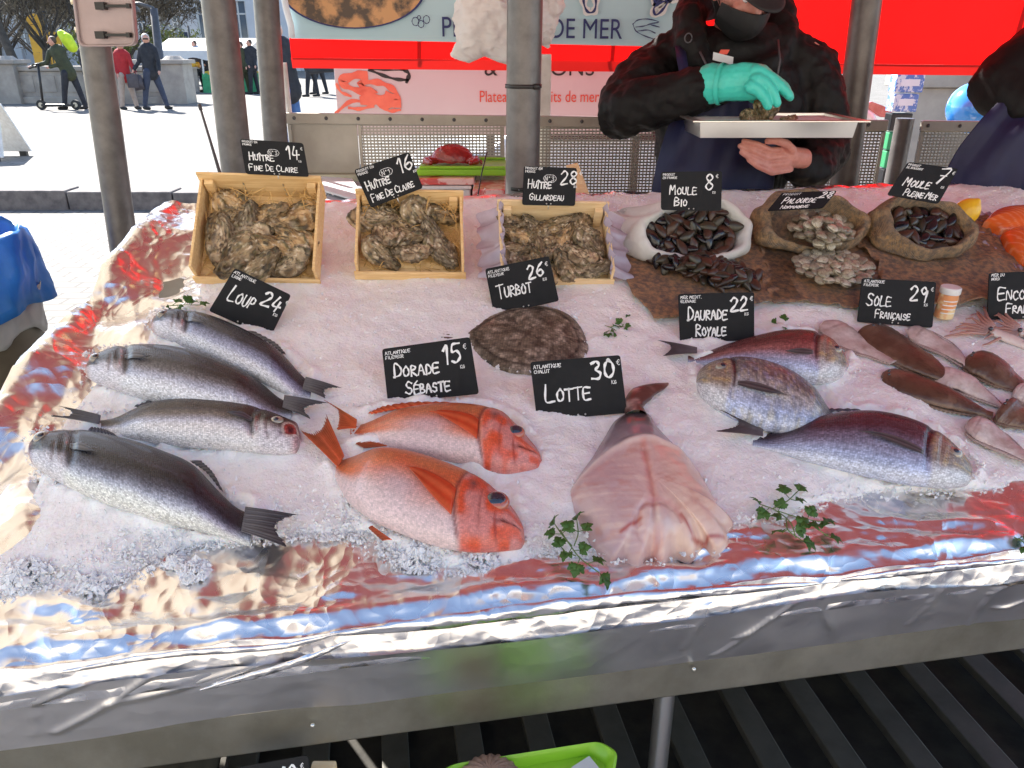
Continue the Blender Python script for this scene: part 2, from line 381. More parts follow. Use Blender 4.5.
mat('wood_pale', (.93, .72, .44), (.82, .58, .30), .6, nscale=9, bump=.25, bscale=40, stretch=(1.5, 18, 18))
mat('straw', (.74, .47, .17), (.50, .28, .08), .6, nscale=40)
mat('film', (.62, .55, .66), (.50, .44, .54), .25, nscale=20, bump=.6, bscale=35, translucent=.35, coat=.5)
mat('burlap', (.78, .36, .11), (.22, .085, .026), .95, nscale=75, nlo=.38, nhi=.62, bump=1., bscale=150, bkind='weave', sheen=.4)
mat('burlap_sack', (.66, .38, .14), (.20, .11, .036), .95, nscale=75, nlo=.38, nhi=.62, bump=1., bscale=150, bkind='weave', sheen=.4)
mat('white_cloth', (.78, .77, .73), (.66, .65, .62), .8, nscale=9, bump=.5, bscale=50, translucent=.2)
mat('white_bag', (.88, .88, .86), (.80, .80, .78), .55, nscale=9, bump=.4, bscale=30, translucent=.4)
mat('blue_bag', (.03, .20, .62), (.05, .30, .75), .35, nscale=6, bump=.3, bscale=20, translucent=.5)
mat('bin_liner', (.55, .57, .58), (.42, .44, .45), .35, nscale=6, bump=.3, bscale=20, translucent=.4)
mat('bin_dark', (.07, .058, .04), (.12, .10, .07), .6, nscale=5, bump=.2, bscale=20)
mat('canopy_red', (.66, .004, .004), (.58, .003, .003), .6, nscale=2., translucent=.62)
mat('cream_canvas', (.72, .62, .48), (.66, .57, .44), .7, nscale=2., translucent=.30)
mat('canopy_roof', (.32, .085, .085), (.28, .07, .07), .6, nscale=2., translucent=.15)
mat('canopy_hem', (.50, .010, .008), (.42, .008, .006), .6, nscale=2., translucent=.35)
mat('board_pink', (.62, .55, .55), (.58, .50, .51), .5, nscale=1.2)
mat('banner_blue', (.50, .72, .80), (.46, .67, .76), .5, nscale=3)
mat('ink_navy', (.02, .03, .14), (.03, .04, .17), .6)
mat('ink_red', (.72, .09, .05), (.60, .07, .04), .6, nscale=20)
mat('ink_crab', (.86, .20, .12), (.75, .13, .08), .6, nscale=10)
mat('ink_black', (.02, .02, .02), (.03, .03, .03), .6)
mat('ink_white', (.85, .85, .86), (.8, .8, .8), .6)
mat('printed_shellfish', (.10, .07, .05), (.66, .36, .16), .5, nscale=14, nlo=.42, nhi=.58)
mat('oyster', (1.15, 1.1, 1), (.42, .37, .30), .5, nscale=45, nlo=.40, nhi=.60, bump=1., bscale=85, vcol=True, spec=.5)
mat('mussel', (.005, .006, .010), (.020, .015, .014), .22, nscale=16, bump=.3, bscale=60, coat=.3)
mat('mussel_olive', (.05, .043, .024), (.022, .018, .014), .36, nscale=16, bump=.3, bscale=60, coat=.12)
mat('mussel_brown', (.075, .034, .018), (.025, .015, .012), .36, nscale=16, bump=.3, bscale=60, coat=.12)
mat('clam', (1, 1, 1), (.75, .7, .6), .35, nscale=30, bump=.5, bscale=90, vcol=True, coat=.3)
mat('parsley', (.045, .13, .02), (.09, .20, .035), .5, nscale=60, bump=.5, bscale=120, translucent=.2)
mat('stem', (.13, .22, .05), None, .5)
mat('lemon', (.84, .52, .02), (.80, .46, .02), .4, nscale=20, bump=.4, bscale=120, coat=.2)
mat('salmon', (1, 1, 1), (.9, .85, .85), .25, nscale=30, bump=.3, bscale=60, coat=.5, vcol=True, sss=.1)
mat('flesh', (1, 1, 1), (.90, .86, .86), .28, nscale=24, nlo=.3, nhi=.7, bump=.4, bscale=50, coat=.5, vcol=True, sss=.15)
mat('sole_skin', (1, 1, 1), (.66, .60, .56), .36, nscale=40, bump=.5, bscale=160, coat=.25, vcol=True)
mat('eye_dark', (.008, .010, .018), (.03, .04, .06), .06, coat=1.)
mat('eye_ring', (.26, .22, .17), (.40, .34, .26), .2, coat=1., metal=.3)
mat('eye_ring_red', (.50, .12, .06), (.38, .09, .05), .2, coat=1.)
mat('fin', (1, 1, 1), (.8, .8, .8), .35, nscale=60, vcol=True, coat=.4, translucent=.25)
mat('jacket_black', (.005, .005, .0055), (.010, .009, .009), .62, nscale=9, bump=.7, bscale=26, spec=.25)
mat('apron_navy', (.006, .008, .045), (.010, .012, .062), .6, nscale=7, bump=.4, bscale=16)
mat('glove', (.06, .66, .54), (.05, .58, .47), .35, nscale=12, bump=.25, bscale=40, sss=.1)
mat('skin', (.62, .34, .25), (.52, .25, .18), .45, nscale=25, bump=.2, bscale=150, sss=.2)
mat('skin_cold', (.66, .30, .24), (.56, .22, .17), .45, nscale=40, bump=.25, bscale=120, sss=.2)
mat('mask_black', (.010, .010, .011), (.018, .018, .019), .7, nscale=20, bump=.3, bscale=70)
mat('hair_brown', (.05, .03, .02), (.09, .06, .04), .6, nscale=60, bump=.6, bscale=120)
mat('hair_white', (.62, .58, .54), (.5, .46, .42), .6, nscale=60, bump=.6, bscale=120)
mat('cloth_green', (.055, .065, .03), (.035, .04, .02), .8, nscale=9, bump=.4, bscale=30)
mat('cloth_red', (.42, .02, .025), (.33, .015, .02), .8, nscale=9, bump=.4, bscale=30)
mat('cloth_black', (.015, .017, .024), (.03, .032, .04), .8, nscale=9, bump=.4, bscale=30)
mat('cloth_beige', (.42, .34, .29), (.34, .27, .23), .8, nscale=9, bump=.4, bscale=30)
mat('cloth_navy', (.03, .04, .07), (.05, .06, .10), .8, nscale=9)
mat('jeans', (.05, .12, .30), (.08, .17, .38), .8, nscale=9)
mat('neon', (.62, .80, .03), (.5, .7, .02), .6)
mat('bag_brown', (.05, .04, .05), (.08, .07, .08), .6)
mat('rubber', (.02, .02, .02), (.03, .03, .03), .7)
mat('facade', (.70, .71, .73), (.60, .61, .63), .8, nscale=.6)
mat('cream_wall', (.62, .52, .38), (.52, .43, .31), .8, nscale=.6)
mat('facade_far', (.46, .47, .49), (.36, .38, .41), .8, nscale=.3)
mat('window_glass', (.08, .12, .17), (.14, .19, .25), .12, nscale=.5, spec=.8)
mat('zinc', (.28, .31, .35), (.22, .25, .29), .5, nscale=1)
mat('trunk', (.055, .045, .038), (.10, .085, .07), .9, nscale=9, bump=.6, bscale=30)
mat('twigs', (.12, .105, .085), (.20, .17, .125), .9, nscale=3)
mat('leaf_spring', (.20, .22, .05), (.10, .12, .04), .8, nscale=3)
mat('lime_plastic', (.32, .66, .03), (.27, .60, .03), .35, nscale=5, coat=.2, translucent=.15)
mat('shell_scallop', (.34, .22, .16), (.20, .12, .09), .6, nscale=40, bump=.5, bscale=80)
mat('pale_plastic', (.62, .64, .66), (.54, .56, .58), .4)
mat('grey_body', (.24, .27, .31), (.20, .225, .26), .45, nscale=6)
mat('polystyrene', (.80, .78, .78), (.72, .70, .70), .7, nscale=50, bump=.3, bscale=150)
mat('red_packet', (.65, .08, .07), (.80, .50, .46), .3, nscale=22, nlo=.45, nhi=.55, coat=.6)
mat('crab_red', (.36, .025, .02), (.22, .012, .012), .3, nscale=50, bump=.6, bscale=60, coat=.5)
mat('floor_dark', (.020, .018, .015), (.045, .04, .03), .8, nscale=12, bump=.6, bscale=30)
mat('slat', (.07, .07, .058), (.11, .105, .088), .5, metal=.3, nscale=9)
mat('car_white', (.80, .80, .80), (.78, .78, .78), .25, coat=.8)
mat('car_glass', (.012, .016, .02), (.02, .03, .04), .08, coat=.5)
mat('tail_red', (.55, .02, .02), (.75, .12, .10), .15, coat=1., nscale=14)
mat('balloon_blue', (.05, .30, .78), (.04, .24, .70), .12, coat=1.)
mat('stripe_blue', (.12, .22, .52), (.72, .74, .80), .5, nscale=30, nlo=.48, nhi=.52)
mat('crate_green', (.03, .26, .10), (.05, .34, .14), .6)
mat('fruit_orange', (.75, .30, .03), (.55, .45, .05), .6, nscale=5)
mat('tarp_white', (.80, .82, .84), (.72, .74, .77), .6, nscale=2, translucent=.3)
mat('yellow_panel', (.75, .45, .05), (.62, .34, .04), .6, nscale=2)
mat('sign_back', (.42, .33, .33), (.33, .26, .26), .4, metal=.3, nscale=8)
mat('clamp', (.55, .42, .22), (.70, .56, .34), .4, metal=.5)
mat('jar_label', (.72, .30, .12), (.80, .62, .35), .5, nscale=26, nlo=.45, nhi=.55)
mat('table_frame', (.30, .30, .28), None, .5, metal=.6)
fishmat('bass_skin', .15, .26, (150, 130, 1), .5, .22, var=.30)
fishmat('bream_skin', .14, .26, (120, 120, 1), .5, .25, var=.28)
fishmat('redfish_skin', .0, .28, (150, 140, 1), .35, .25, var=.13)
fishmat('turbot_skin', 0., .5, (50, 50, 1), .6, .2, var=.35)
# ================================================================== setting
FZ = .15; NG = 0.
def plane_grid(name, x0, x1, y0, y1, z, m, k, nx=2, ny=2):
    b = MB(); X, Y = np.meshgrid(np.linspace(x0, x1, nx), np.linspace(y0, y1, ny), indexing='ij')
    b.grid(np.stack([X, Y, np.full_like(X, z)], -1)); return kind(b.build(name, m), k)
# cobbled plaza material (world-space setts)
m = MATS['paving']; N = m.node_tree.nodes; L = m.node_tree.links
tc = N.new('ShaderNodeTexCoord'); br = N.new('ShaderNodeTexBrick'); br.inputs['Scale'].default_value = 1.
br.inputs['Brick Width'].default_value = .22; br.inputs['Row Height'].default_value = .13; br.inputs['Mortar Size'].default_value = .012
br.inputs['Color1'].default_value = (.235, .22, .20, 1); br.inputs['Color2'].default_value = (.165, .155, .14, 1); br.inputs['Mortar'].default_value = (.10, .095, .085, 1)
wz = N.new('ShaderNodeTexNoise'); wz.inputs['Scale'].default_value = 1.3
mxv = N.new('ShaderNodeMix'); mxv.data_type = 'VECTOR'; mxv.inputs[0].default_value = .06
L.new(tc.outputs['Object'], mxv.inputs[4]); L.new(tc.outputs['Object'], wz.inputs[0]); L.new(wz.outputs['Color'], mxv.inputs[5])
L.new(mxv.outputs[1], br.inputs[0]); L.new(br.outputs['Color'], N['Principled BSDF'].inputs['Base Color'])
bp = N.new('ShaderNodeBump'); bp.inputs['Strength'].default_value = .5; bp.inputs['Distance'].default_value = .01; bp.invert = True
L.new(br.outputs['Fac'], bp.inputs['Height']); L.new(bp.outputs[0], N['Principled BSDF'].inputs['Normal'])
KY = 8.75
mat('reflected_paving', (.33, .305, .27), (.40, .37, .33), .9, nscale=2, bump=.5, bscale=60)
plane_grid('ground', -60, 60, -30, KY, NG, 'paving', 'structure')
plane_grid('plaza', -350, 350, KY, 700, FZ, 'paving', 'structure')
plane_grid('road', -40, 40, -13, .55, NG+.004, 'reflected_paving', 'structure')  # ground sheet added before the stall for the foil skirt to reflect
b = MB(); x = -14.
while x < 14:
    L_ = random.uniform(.9, 1.3); b.abox(x, x+L_-.015, KY-.30, KY+.02, NG-.02, FZ+.045+random.uniform(-.012, .012)); x += L_
kind(b.build('kerb', 'granite', smooth=False, mods=[bev(.015)]), 'structure')
# slatted dark floor under and before the stall
b = MB(); P = []
def fl(a, c, z): q = A0+E1*a+EH*c; return np.array([q[0], q[1], z])
b.box(fl(1.5, .75, .006), E1*1.9, EH*.95, UP*.005)
kind(b.build('floor_mat', 'floor_dark', smooth=False), 'structure')
r = thing('duckboard', 'dark slatted duckboard floor seen under the stall front', 'duckboard', fl(1.2, .5, .01))
for k in range(22):
    b = MB(); b.box(fl(-.4+k*.175+random.uniform(-.01, .01), .7, .05), E1*.032, EH*.88, UP*.012); b.build('slat', 'slat', r, False, mods=[bev(.003)])
for k in (0.05, .7, 1.35):
    b = MB(); b.box(fl(1.45, k, .024), E1*1.85, EH*.03, UP*.0135); b.build('batten', 'slat', r, False)
# ------------------------------------------------------------------ stone balustrade on the far side of the plaza
def groundY(v, z=FZ): return at_z(512, v, z)[1]
yb = 23.6
r = thing('stone_balustrade', 'pale stone balustrade wall with capped pillar at plaza edge', 'wall', (-11, yb, FZ))
xl = at_y(-60, 100, yb)[0]; xr = at_y(176, 100, yb)[0]; zt = at_y(60, 66, yb)[2]
b = MB(); b.abox(xl, xr, yb, yb+.35, FZ, zt-.14); b.abox(xl, xr, yb-.08, yb+.42, FZ-.01, FZ+.18); b.build('wall', 'balustrade_stone', r, False, mods=[bev(.02)])
b = MB(); b.abox(xl, xr, yb-.06, yb+.42, zt-.137, zt); b.build('coping', 'balustrade_stone', r, False, mods=[bev(.03)])
for u in (4, 118, 172):
    p = at_y(u, 64, yb); b = MB(); b.abox(p[0]-.36, p[0]+.36, yb-.22, yb+.52, FZ-.02, zt+.06); q = b.build('pillar', 'balustrade_stone', r, False, mods=[bev(.02)])
    b = MB(); b.abox(p[0]-.44, p[0]+.44, yb-.30, yb+.60, zt+.063, zt+.16)
    b.tube([(p[0], yb+.15, zt+.15), (p[0], yb+.15, zt+.26)], [.32, .18], 16); b.build('pillar_cap', 'balustrade_stone', q, False)
for u in range(20, 170, 22):
    p = at_y(u, 64, yb); b = MB(); b.abox(p[0]-.27, p[0]+.27, yb-.02, yb, FZ+.3, zt-.25); b.build('wall_panel', 'balustrade_stone', r, False, mods=[bev(.012)])
# ------------------------------------------------------------------ buildings
def facade(name, label, x0, x1, y, z1, floors, bays, m='facade', roof=True, depth=10, yaw=0.):
    r = thing(name, label, 'building', ((x0+x1)/2, y, FZ)); W = x1-x0
    zs = np.linspace(FZ+1.2, z1, floors+1); xs = np.linspace(x0, x1, bays+1)
    b = MB(); b.abox(x0, x1, y+.3, y+depth, FZ, z1)
    # piers and spandrels leave real window openings
    bw = W/bays
    for i in range(bays+1): b.abox(xs[i]-bw*.24, xs[i]+bw*.24, y, y+.3, FZ, z1)
    for j in range(floors):
        fh = zs[j+1]-zs[j]
        for i in range(bays): b.abox(xs[i]+bw*.24, xs[i+1]-bw*.24, y, y+.3, zs[j+1]-fh*.2, zs[j+1]+fh*.04)
    b.build('wall', m, r, False)
    b = MB()
    for j in range(1, floors+1): b.abox(x0-.2, x1+.2, y-.3, y+.01, zs[j]-.12, zs[j]+.1)
    b.build('cornice', m, r, False)
    for j in range(floors):
        fh = zs[j+1]-zs[j]
        for i in range(bays):
            xa, xb = xs[i]+bw*.24, xs[i+1]-bw*.24; za, zb = zs[j]+fh*.06, zs[j+1]-fh*.2
            b = MB(); b.abox(xa, xb, y+.2, y+.26, za, zb); q = b.build('window', 'window_glass', r, False)
            b = MB(); xm = (xa+xb)/2
            for xx in (xa+.05, xm, xb-.05): b.abox(xx-.05, xx+.05, y+.14, y+.2, za, zb)
            b.abox(xa, xb, y+.145, y+.198, za+(zb-za)*.72, za+(zb-za)*.72+.1); b.build('frame', 'white_paint', q, False)
            if j: b = MB(); b.abox(xa-.1, xb+.1, y-.25, y-.2, za, za+.9); b.build('balcony_rail', 'zinc', r, False)
    if roof:
        b = MB(); o = b.add([(x0-.2, y-.1, z1+.1), (x1+.2, y-.1, z1+.1), (x1+.2, y+depth, z1+.1), (x0-.2, y+depth, z1+.1), (x0+1, y+2, z1+3.5), (x1-1, y+2, z1+3.5), (x1-1, y+depth-2, z1+3.5), (x0+1, y+depth-2, z1+3.5)],
             [(0, 1, 5, 4), (1, 2, 6, 5), (2, 3, 7, 6), (3, 0, 4, 7), (4, 5, 6, 7), (0, 3, 2, 1)]); b.build('roof', 'zinc', r, False)
    return r
Y = 58.; facade('corner_building', 'tall pale grey stone building with many windows and balconies behind the grey posts', at_y(192, 40, Y)[0], at_y(420, 40, Y)[0], Y, 17, 4, 7)
Y = 74.; facade('plaza_building', 'long pale glassy building behind the bare trees', at_y(-150, 40, Y)[0], at_y(96, 40, Y)[0], Y, 13, 3, 12, 'facade_far')
Y = 80.; facade('low_plaza_building', 'low grey building with zinc roof behind the street lamp', at_y(100, 40, Y)[0], at_y(188, 40, Y)[0], Y, 9.4, 2, 5, 'facade_far')
facade('added_cream_building', 'unseen cream building added behind the photographer for the foil to reflect', -16, 16, -15.3, 9, 3, 9, 'cream_wall', depth=8)  # added behind the camera to shape what the foil reflects
bld = bpy.data.objects['added_cream_building']; bld.rotation_euler = (0, 0, math.pi); bld.location = (0, -14.5, FZ)
# yellow banners and the dark hanging banner
for i, (u0, u1, v0) in enumerate(((28, 45, 30), (48, 62, 46))):
    p, q = at_y(u0, v0, 40), at_y(u1, v0, 40); rr = thing('yellow_banner', ['tall arched orange yellow banner behind the leftmost tree', 'small orange yellow banner behind the person in green'][i], 'banner', ((p[0]+q[0])/2, 40, FZ))
    b = MB(); hh = p[2]; b.box(((p[0]+q[0])/2, 40, hh/2+.3), ((q[0]-p[0])/2, 0, 0), (0, .03, 0), (0, 0, hh/2))
    b.tube([((p[0]+q[0])/2, 39.99, hh+.3), ((p[0]+q[0])/2, 40.05, hh+.3)], (q[0]-p[0])/2, 20); b.build('panel', 'yellow_panel', rr, False)
    b = MB(); b.tube([(q[0]+.1, 40, FZ), (q[0]+.1, 40, hh+.8)], .04, 8); b.build('pole', 'post_dark', rr)
p = at_y(179, 32, 36); q = at_y(194, 78, 36); xm = (p[0]+q[0])/2
rr = thing('market_banner', 'dark vertical banner with round white emblem near the market awning', 'banner', (xm, 36, FZ))
b = MB(); b.abox(p[0], q[0], 35.97, 36.03, q[2], p[2]); b.build('panel', 'cloth_navy', rr, False)
b = MB(); rd = (q[0]-p[0])*.22; zc = p[2]-(p[2]-q[2])*.18
b.tube([(xm, 35.94, zc), (xm, 35.965, zc)], rd, 20); 
for k in range(4): b.abox(xm-rd*.9, xm+rd*.9, 35.94, 35.965, zc-.5-k*.3, zc-.40-k*.3)
b.build('emblem', 'ink_white', rr, False)
b = MB(); b.tube([(q[0]+.08, 36, FZ), (q[0]+.08, 36, p[2]+.2)], .04, 8); b.build('pole', 'post_dark', rr)
# ------------------------------------------------------------------ street lamp
Y = 26.; p = at_y(165, 92, Y); t_ = at_y(153.5, 8, Y)
rr = thing('street_lamp', 'dark street lamp post standing behind the man in black', 'street lamp', (p[0], Y, FZ))
b = MB(); b.tube([(p[0], Y, FZ), (p[0], Y, FZ+.5), (p[0]-.02, Y, FZ+.6), (t_[0], Y, t_[2])], [.2, .2, .13, .11], 14); b.build('post', 'post_dark', rr)
b = MB(); b.tube([(t_[0], Y, t_[2]-.02), (t_[0]-.4, Y, t_[2]+.12), (t_[0]-.7, Y, t_[2]+.1)], [.06, .05, .05], 10); b.build('arm', 'post_dark', rr)
b = MB(); b.tube([(t_[0]-.7, Y, t_[2]+.15), (t_[0]-.7, Y, t_[2]), (t_[0]-.7, Y, t_[2]-.1)], [.1, .25, .28], 16); b.build('lamp_head', 'post_dark', rr)
# ------------------------------------------------------------------ trees
def tree(name, label, x, y, h, lean=0., seed=1, crown='twigs', n=1500, trunk_r=.16, spread=3., base_h=2.4, tw=1.):
    rs = random.Random(seed); r = thing(name, label, 'tree', (x, y, FZ), group='trees along the plaza')
    b = MB(); th = base_h
    top = np.array([x+lean, y, FZ+th]); b.tube([(x, y, FZ-.05), (x+lean*.3, y, FZ+th*.4), top], [trunk_r*1.2, trunk_r, trunk_r*.8], 12)
    tips = []
    def branch(p, d, ln, rad, dep):
        q = p+d*ln*.5+np.array([rs.uniform(-.1, .1), rs.uniform(-.1, .1), .05])*ln; e = p+d*ln+np.array([0, 0, .12])*ln
        b.tube([p, q, e], [rad, rad*.75, rad*.45], 7, False)
        tips.append((q, ln*.4)); tips.append((e, ln*.5))
        if dep:
            for k in range(rs.choice((3, 3, 4))):
                a = rs.uniform(0, 6.28); nd = unit(d+np.array([math.cos(a), math.sin(a), rs.uniform(-.2, .7)])*.75); branch(e if k else q, nd, ln*rs.uniform(.55, .75), rad*.5, dep-1)
    for k in range(6):
        a = k*1.05+rs.random(); branch(top-np.array([0, 0, rs.random()*.6]), unit([math.cos(a)*.8, math.sin(a)*.8, rs.uniform(.5, 1.2)]), spread*rs.uniform(.5, .8), trunk_r*.5, 3)
    b.build('trunk', 'trunk', r)
    b = MB()
    for k in range(n):
        c, s_ = tips[rs.randrange(len(tips))]
        p = c+np.array([rs.gauss(0, 1), rs.gauss(0, 1), rs.gauss(0, .8)])*s_*.6
        a = unit([rs.gauss(0, 1), rs.gauss(0, 1), rs.gauss(0, 1)]); c2 = unit(np.cross(a, [rs.random(), rs.random(), 1.]))
        if crown == 'twigs' and rs.random() < .6:
            L1 = rs.uniform(.15, .55)*tw; b.add([p-c2*.018*tw, p+c2*.018*tw, p+a*L1+c2*.008*tw, p+a*L1-c2*.008*tw], [(0, 1, 2, 3)])
        else:
            L1 = rs.uniform(.04, .09)*tw; b.add([p, p+a*L1+c2*L1*.6, p+a*L1*1.8, p+a*L1-c2*L1*.6], [(0, 1, 2, 3)])
    b.build('crown', 'twigs' if crown == 'twigs' else 'leaf_spring', r, False)
    return r
for i, (u, Y, h, lean, sp, n, bh, tw, lab) in enumerate(((25, 29, 9.5, -.5, 3.0, 5000, 2.6, 1., 'nearest bare plane tree with a thick dark trunk left of the person in green'),
        (50, 33, 9, .2, 3.0, 5000, 1.5, 1., 'slim bare tree forking behind the person in green'), (3, 36, 10, .3, 3.4, 7000, 1.9, 1.2, 'bare tree at the far left over the stone wall'),
        (108, 38, 8.5, 0, 3.2, 7000, 1.6, 1.2, 'bare tree behind the walker in the red jacket'), (152, 44, 7.4, 0, 3.2, 7000, 1.5, 1.3, 'bare tree behind the street lamp'), (136, 50, 7.4, 0, 3.6, 7000, 1.4, 1.5, 'bare tree between the traffic sign and the street lamp'),
        (18, 50, 11, 0, 4.4, 8000, 1.6, 1.6, 'large grey tree behind the leftmost trees'), (70, 50, 10.5, 0, 4.4, 8000, 1.5, 1.6, 'large grey tree behind the traffic sign'), (45, 56, 10.5, 0, 5., 8000, 1.4, 1.8, 'farthest grey tree between the two yellow banners'))):
    p = at_y(u, 90, Y); tree('plane_tree', lab, p[0], Y, h, lean, 11+i, 'twigs', n, .15 if i < 3 else .12, sp, bh, tw)
for i, (u, Y, h, sp, n, lab) in enumerate(((172, 33, 3.0, 1.0, 1400, 'small budding green tree beside the dark banner'), (106, 30, 2.6, .9, 1400, 'small budding green tree behind the red jacket'))):
    p = at_y(u, 90, Y); tree('young_tree', lab, p[0], Y, h, 0, 31+i, 'leaf', n, .05, sp, .7, 1.)
# ------------------------------------------------------------------ far market stall
Y = 31.; pa, pb = at_y(172, 57, Y), at_y(262, 57, Y)
rr = thing('market_awning', 'flat white market awning on thin legs across the plaza', 'awning', ((pa[0]+pb[0])/2, Y, FZ))
b = MB(); nx = 24; P = []
for i in range(nx+1):
    q = i/nx; x = pa[0]*(1-q)+pb[0]*q
    for_row = [(x, Y-1.6, pa[2]-.05+.05*math.sin(q*19)), (x, Y-1.6, pa[2]+.22), (x, Y, pa[2]+.62), (x, Y+1.6, pa[2]+.22), (x, Y+1.6, pa[2]-.05)]
    P.append(for_row)
b.grid(np.array(P)); b.build('canvas', 'tarp_white', rr, False, mods=[solid(.02)])
for x in (pa[0]+.1, (pa[0]+pb[0])/2, pb[0]-.1):
    for yy in (Y-1.55, Y+1.55): b = MB(); b.tube([(x, yy, FZ), (x, yy, pa[2]+.2)], .03, 8); b.build('leg', 'white_paint', rr)
k = 0
for (u0, u1) in ((203, 214), (216, 227), (238, 249), (251, 259)):
    a, c = at_y(u0, 90, Y-1.7), at_y(u1, 90, Y-1.7)
    q = thing('produce_crate', ['green market crate nearest the leaning grey post', 'green market crate second along the far stall', 'green market crate beside the shopper in green', 'green market crate at the right end of the far stall'][k], 'crate', ((a[0]+c[0])/2, Y-1.6, FZ), group='green crates at the far market stall')
    b = MB(); W = (c[0]-a[0])/2; cc = (a[0]+c[0])/2
    b.box((cc, Y-1.6, FZ+.32), (W, 0, 0), (0, .03, .0), (0, .06, .32)); b.box((cc, Y-1.35, FZ+.55), (W, 0, 0), (0, .28, .08), (0, 0, .03))
    b.box((cc, Y-1.1, FZ+.35), (W, 0, 0), (0, .03, 0), (0, 0, .35)); b.build('crate_body', 'crate_green', q, False)
    b = MB()
    for i in range(14): b.ball((cc+random.uniform(-.8, .8)*W, Y-1.35+random.uniform(-.2, .2), FZ+.64), random.uniform(.05, .08), 8, 6)
    b.build('fruit', 'fruit_orange', q); k += 1
p = at_y(188, 72, Y); rr = thing('produce_table', 'market table heaped with yellow and orange produce under the awning', 'table', (p[0], Y-1, FZ))
a, c = at_y(176, 90, Y-1), at_y(204, 90, Y-1)
b = MB(); b.abox(a[0], c[0], Y-1.4, Y-.6, FZ+.78, FZ+.84); b.abox(a[0]+.05, c[0]-.05, Y-1.3, Y-1.25, FZ, FZ+.78); b.build('tabletop', 'balustrade_stone', rr, False)
b = MB()
for i in range(40): b.ball((random.uniform(a[0], c[0]), Y-1+random.uniform(-.3, .3), FZ+.9), random.uniform(.06, .11), 8, 6)
b.build('produce', 'fruit_orange', rr)
# ------------------------------------------------------------------ sandwich board at the left edge
Y = 11.5; c = [at_y(u, v, Y) for u, v in ((-22, 98), (-1, 104), (19, 158), (-26, 162))]
zl = c[2][2]-FZ
rr = thing('sandwich_board', 'pale grey folding sandwich board standing on the plaza at the left edge', 'board', ((c[0][0]+c[2][0])/2, Y, FZ))
for s in (-1, 1):
    b = MB(); V = [q+np.array([0, s*.02, 0]) for q in c[:2]]+[q*np.array([1, 1, 0])+np.array([0, s*.33, FZ+.06]) for q in c[2:]]
    V2 = [q+np.array([0, .03*s, 0]) for q in V]; b.add(V+V2, [(0, 1, 2, 3), (7, 6, 5, 4), (0, 4, 5, 1), (1, 5, 6, 2), (2, 6, 7, 3), (3, 7, 4, 0)]); b.build('panel', 'white_paint', rr, False)
for q in c[2:]:
    for s in (-1, 1): b = MB(); b.box((q[0]+(-.12 if q is c[2] else .12), Y+s*.34, FZ+.03), (.05, 0, 0), (0, .03, 0), (0, 0, .035)); b.build('foot', 'black_plastic', rr, False)
# ================================================================== canopy, posts, partition
CY = 3.27
def sheet_quad(mb, P00, P10, P11, P01, n=2, m=2, fn=None):
    a = np.linspace(0, 1, n+1)[:, None, None]; b_ = np.linspace(0, 1, m+1)[None, :, None]
    P = (P00*(1-a)+P10*a)*(1-b_)+(P01*(1-a)+P11*a)*b_
    if fn is not None: P = P+fn(a[..., 0]+0*b_[..., 0], b_[..., 0]+0*a[..., 0])
    mb.grid(P)
RZ = 2.5
r = thing('stall_canopy', 'bright red fabric canopy and back curtain hanging over the fish stall', 'canopy', (0, CY, RZ))
b = MB(); XL, XR = -.95, 3.9
sheet_quad(b, np.array([XL, CY, RZ-.08]), np.array([XR, CY, RZ-.08]), np.array([XR, .55, RZ+.05]), np.array([XL, .55, RZ+.05]), 40, 20, lambda a, c: np.stack([0*a, 0*a, .02*np.sin(a*30)*np.sin(c*3.14)], -1))
b.build('roof_fabric', 'canopy_roof', r)
r2 = thing('added_cream_canopy', 'unseen cream canvas canopy added at the left for the foil to reflect', 'canopy', (-2.2, 2, 2.4)); b = MB()  # canopy added out of view so the left foil reflects cream
sheet_quad(b, np.array([-3.6, 3.2, 2.38]), np.array([-.55, 3.2, 2.38]), np.array([-.55, .35, 2.42]), np.array([-3.6, .35, 2.42]), 30, 20, lambda a, c: np.stack([0*a, 0*a, .03*np.sin(a*20)*np.sin(c*3.14)], -1)); b.build('canvas', 'cream_canvas', r2)
b = MB(); b.tube([(-3.5, 3.1, 0), (-3.5, 3.1, 2.39)], .03, 12); b.build('pole', 'post_grey', r2)
b = MB(); cl = at_y(289, 40, CY); zb = at_y(512, 61, CY)[2]; ze = at_y(512, 71.5, CY)[2]
fold = lambda a, c: np.stack([0*a, .006*np.sin(a*47)+.012*np.sin(a*13+1)*(1-c), 0*a], -1)
zsl = .012
def curt(z0, z1, dy): sheet_quad(b, np.array([cl[0], CY+dy, z0+zsl]), np.array([XR, CY+dy, z0-zsl*3]), np.array([XR, CY+dy, z1-(zsl*3 if z1 < 2 else 0)]), np.array([cl[0], CY+dy, z1+(zsl if z1 < 2 else 0)]), 90, 12, fold)
curt(zb, RZ-.08, 0); b.build('back_curtain', 'canopy_red', r)
b = MB(); curt(ze, zb, .001); b.build('curtain_hem', 'canopy_hem', r)
for u in (412, 604, 857, 1015):
    p = at_y(u, 30, CY); b = MB(); b.box((p[0]+.02, CY+.03, (zb+RZ-.1)/2), (.006, 0, 0), (0, .003, 0), (0.02, 0, (RZ-.12-zb)/2)); b.build('seam', 'canopy_hem', r, False)
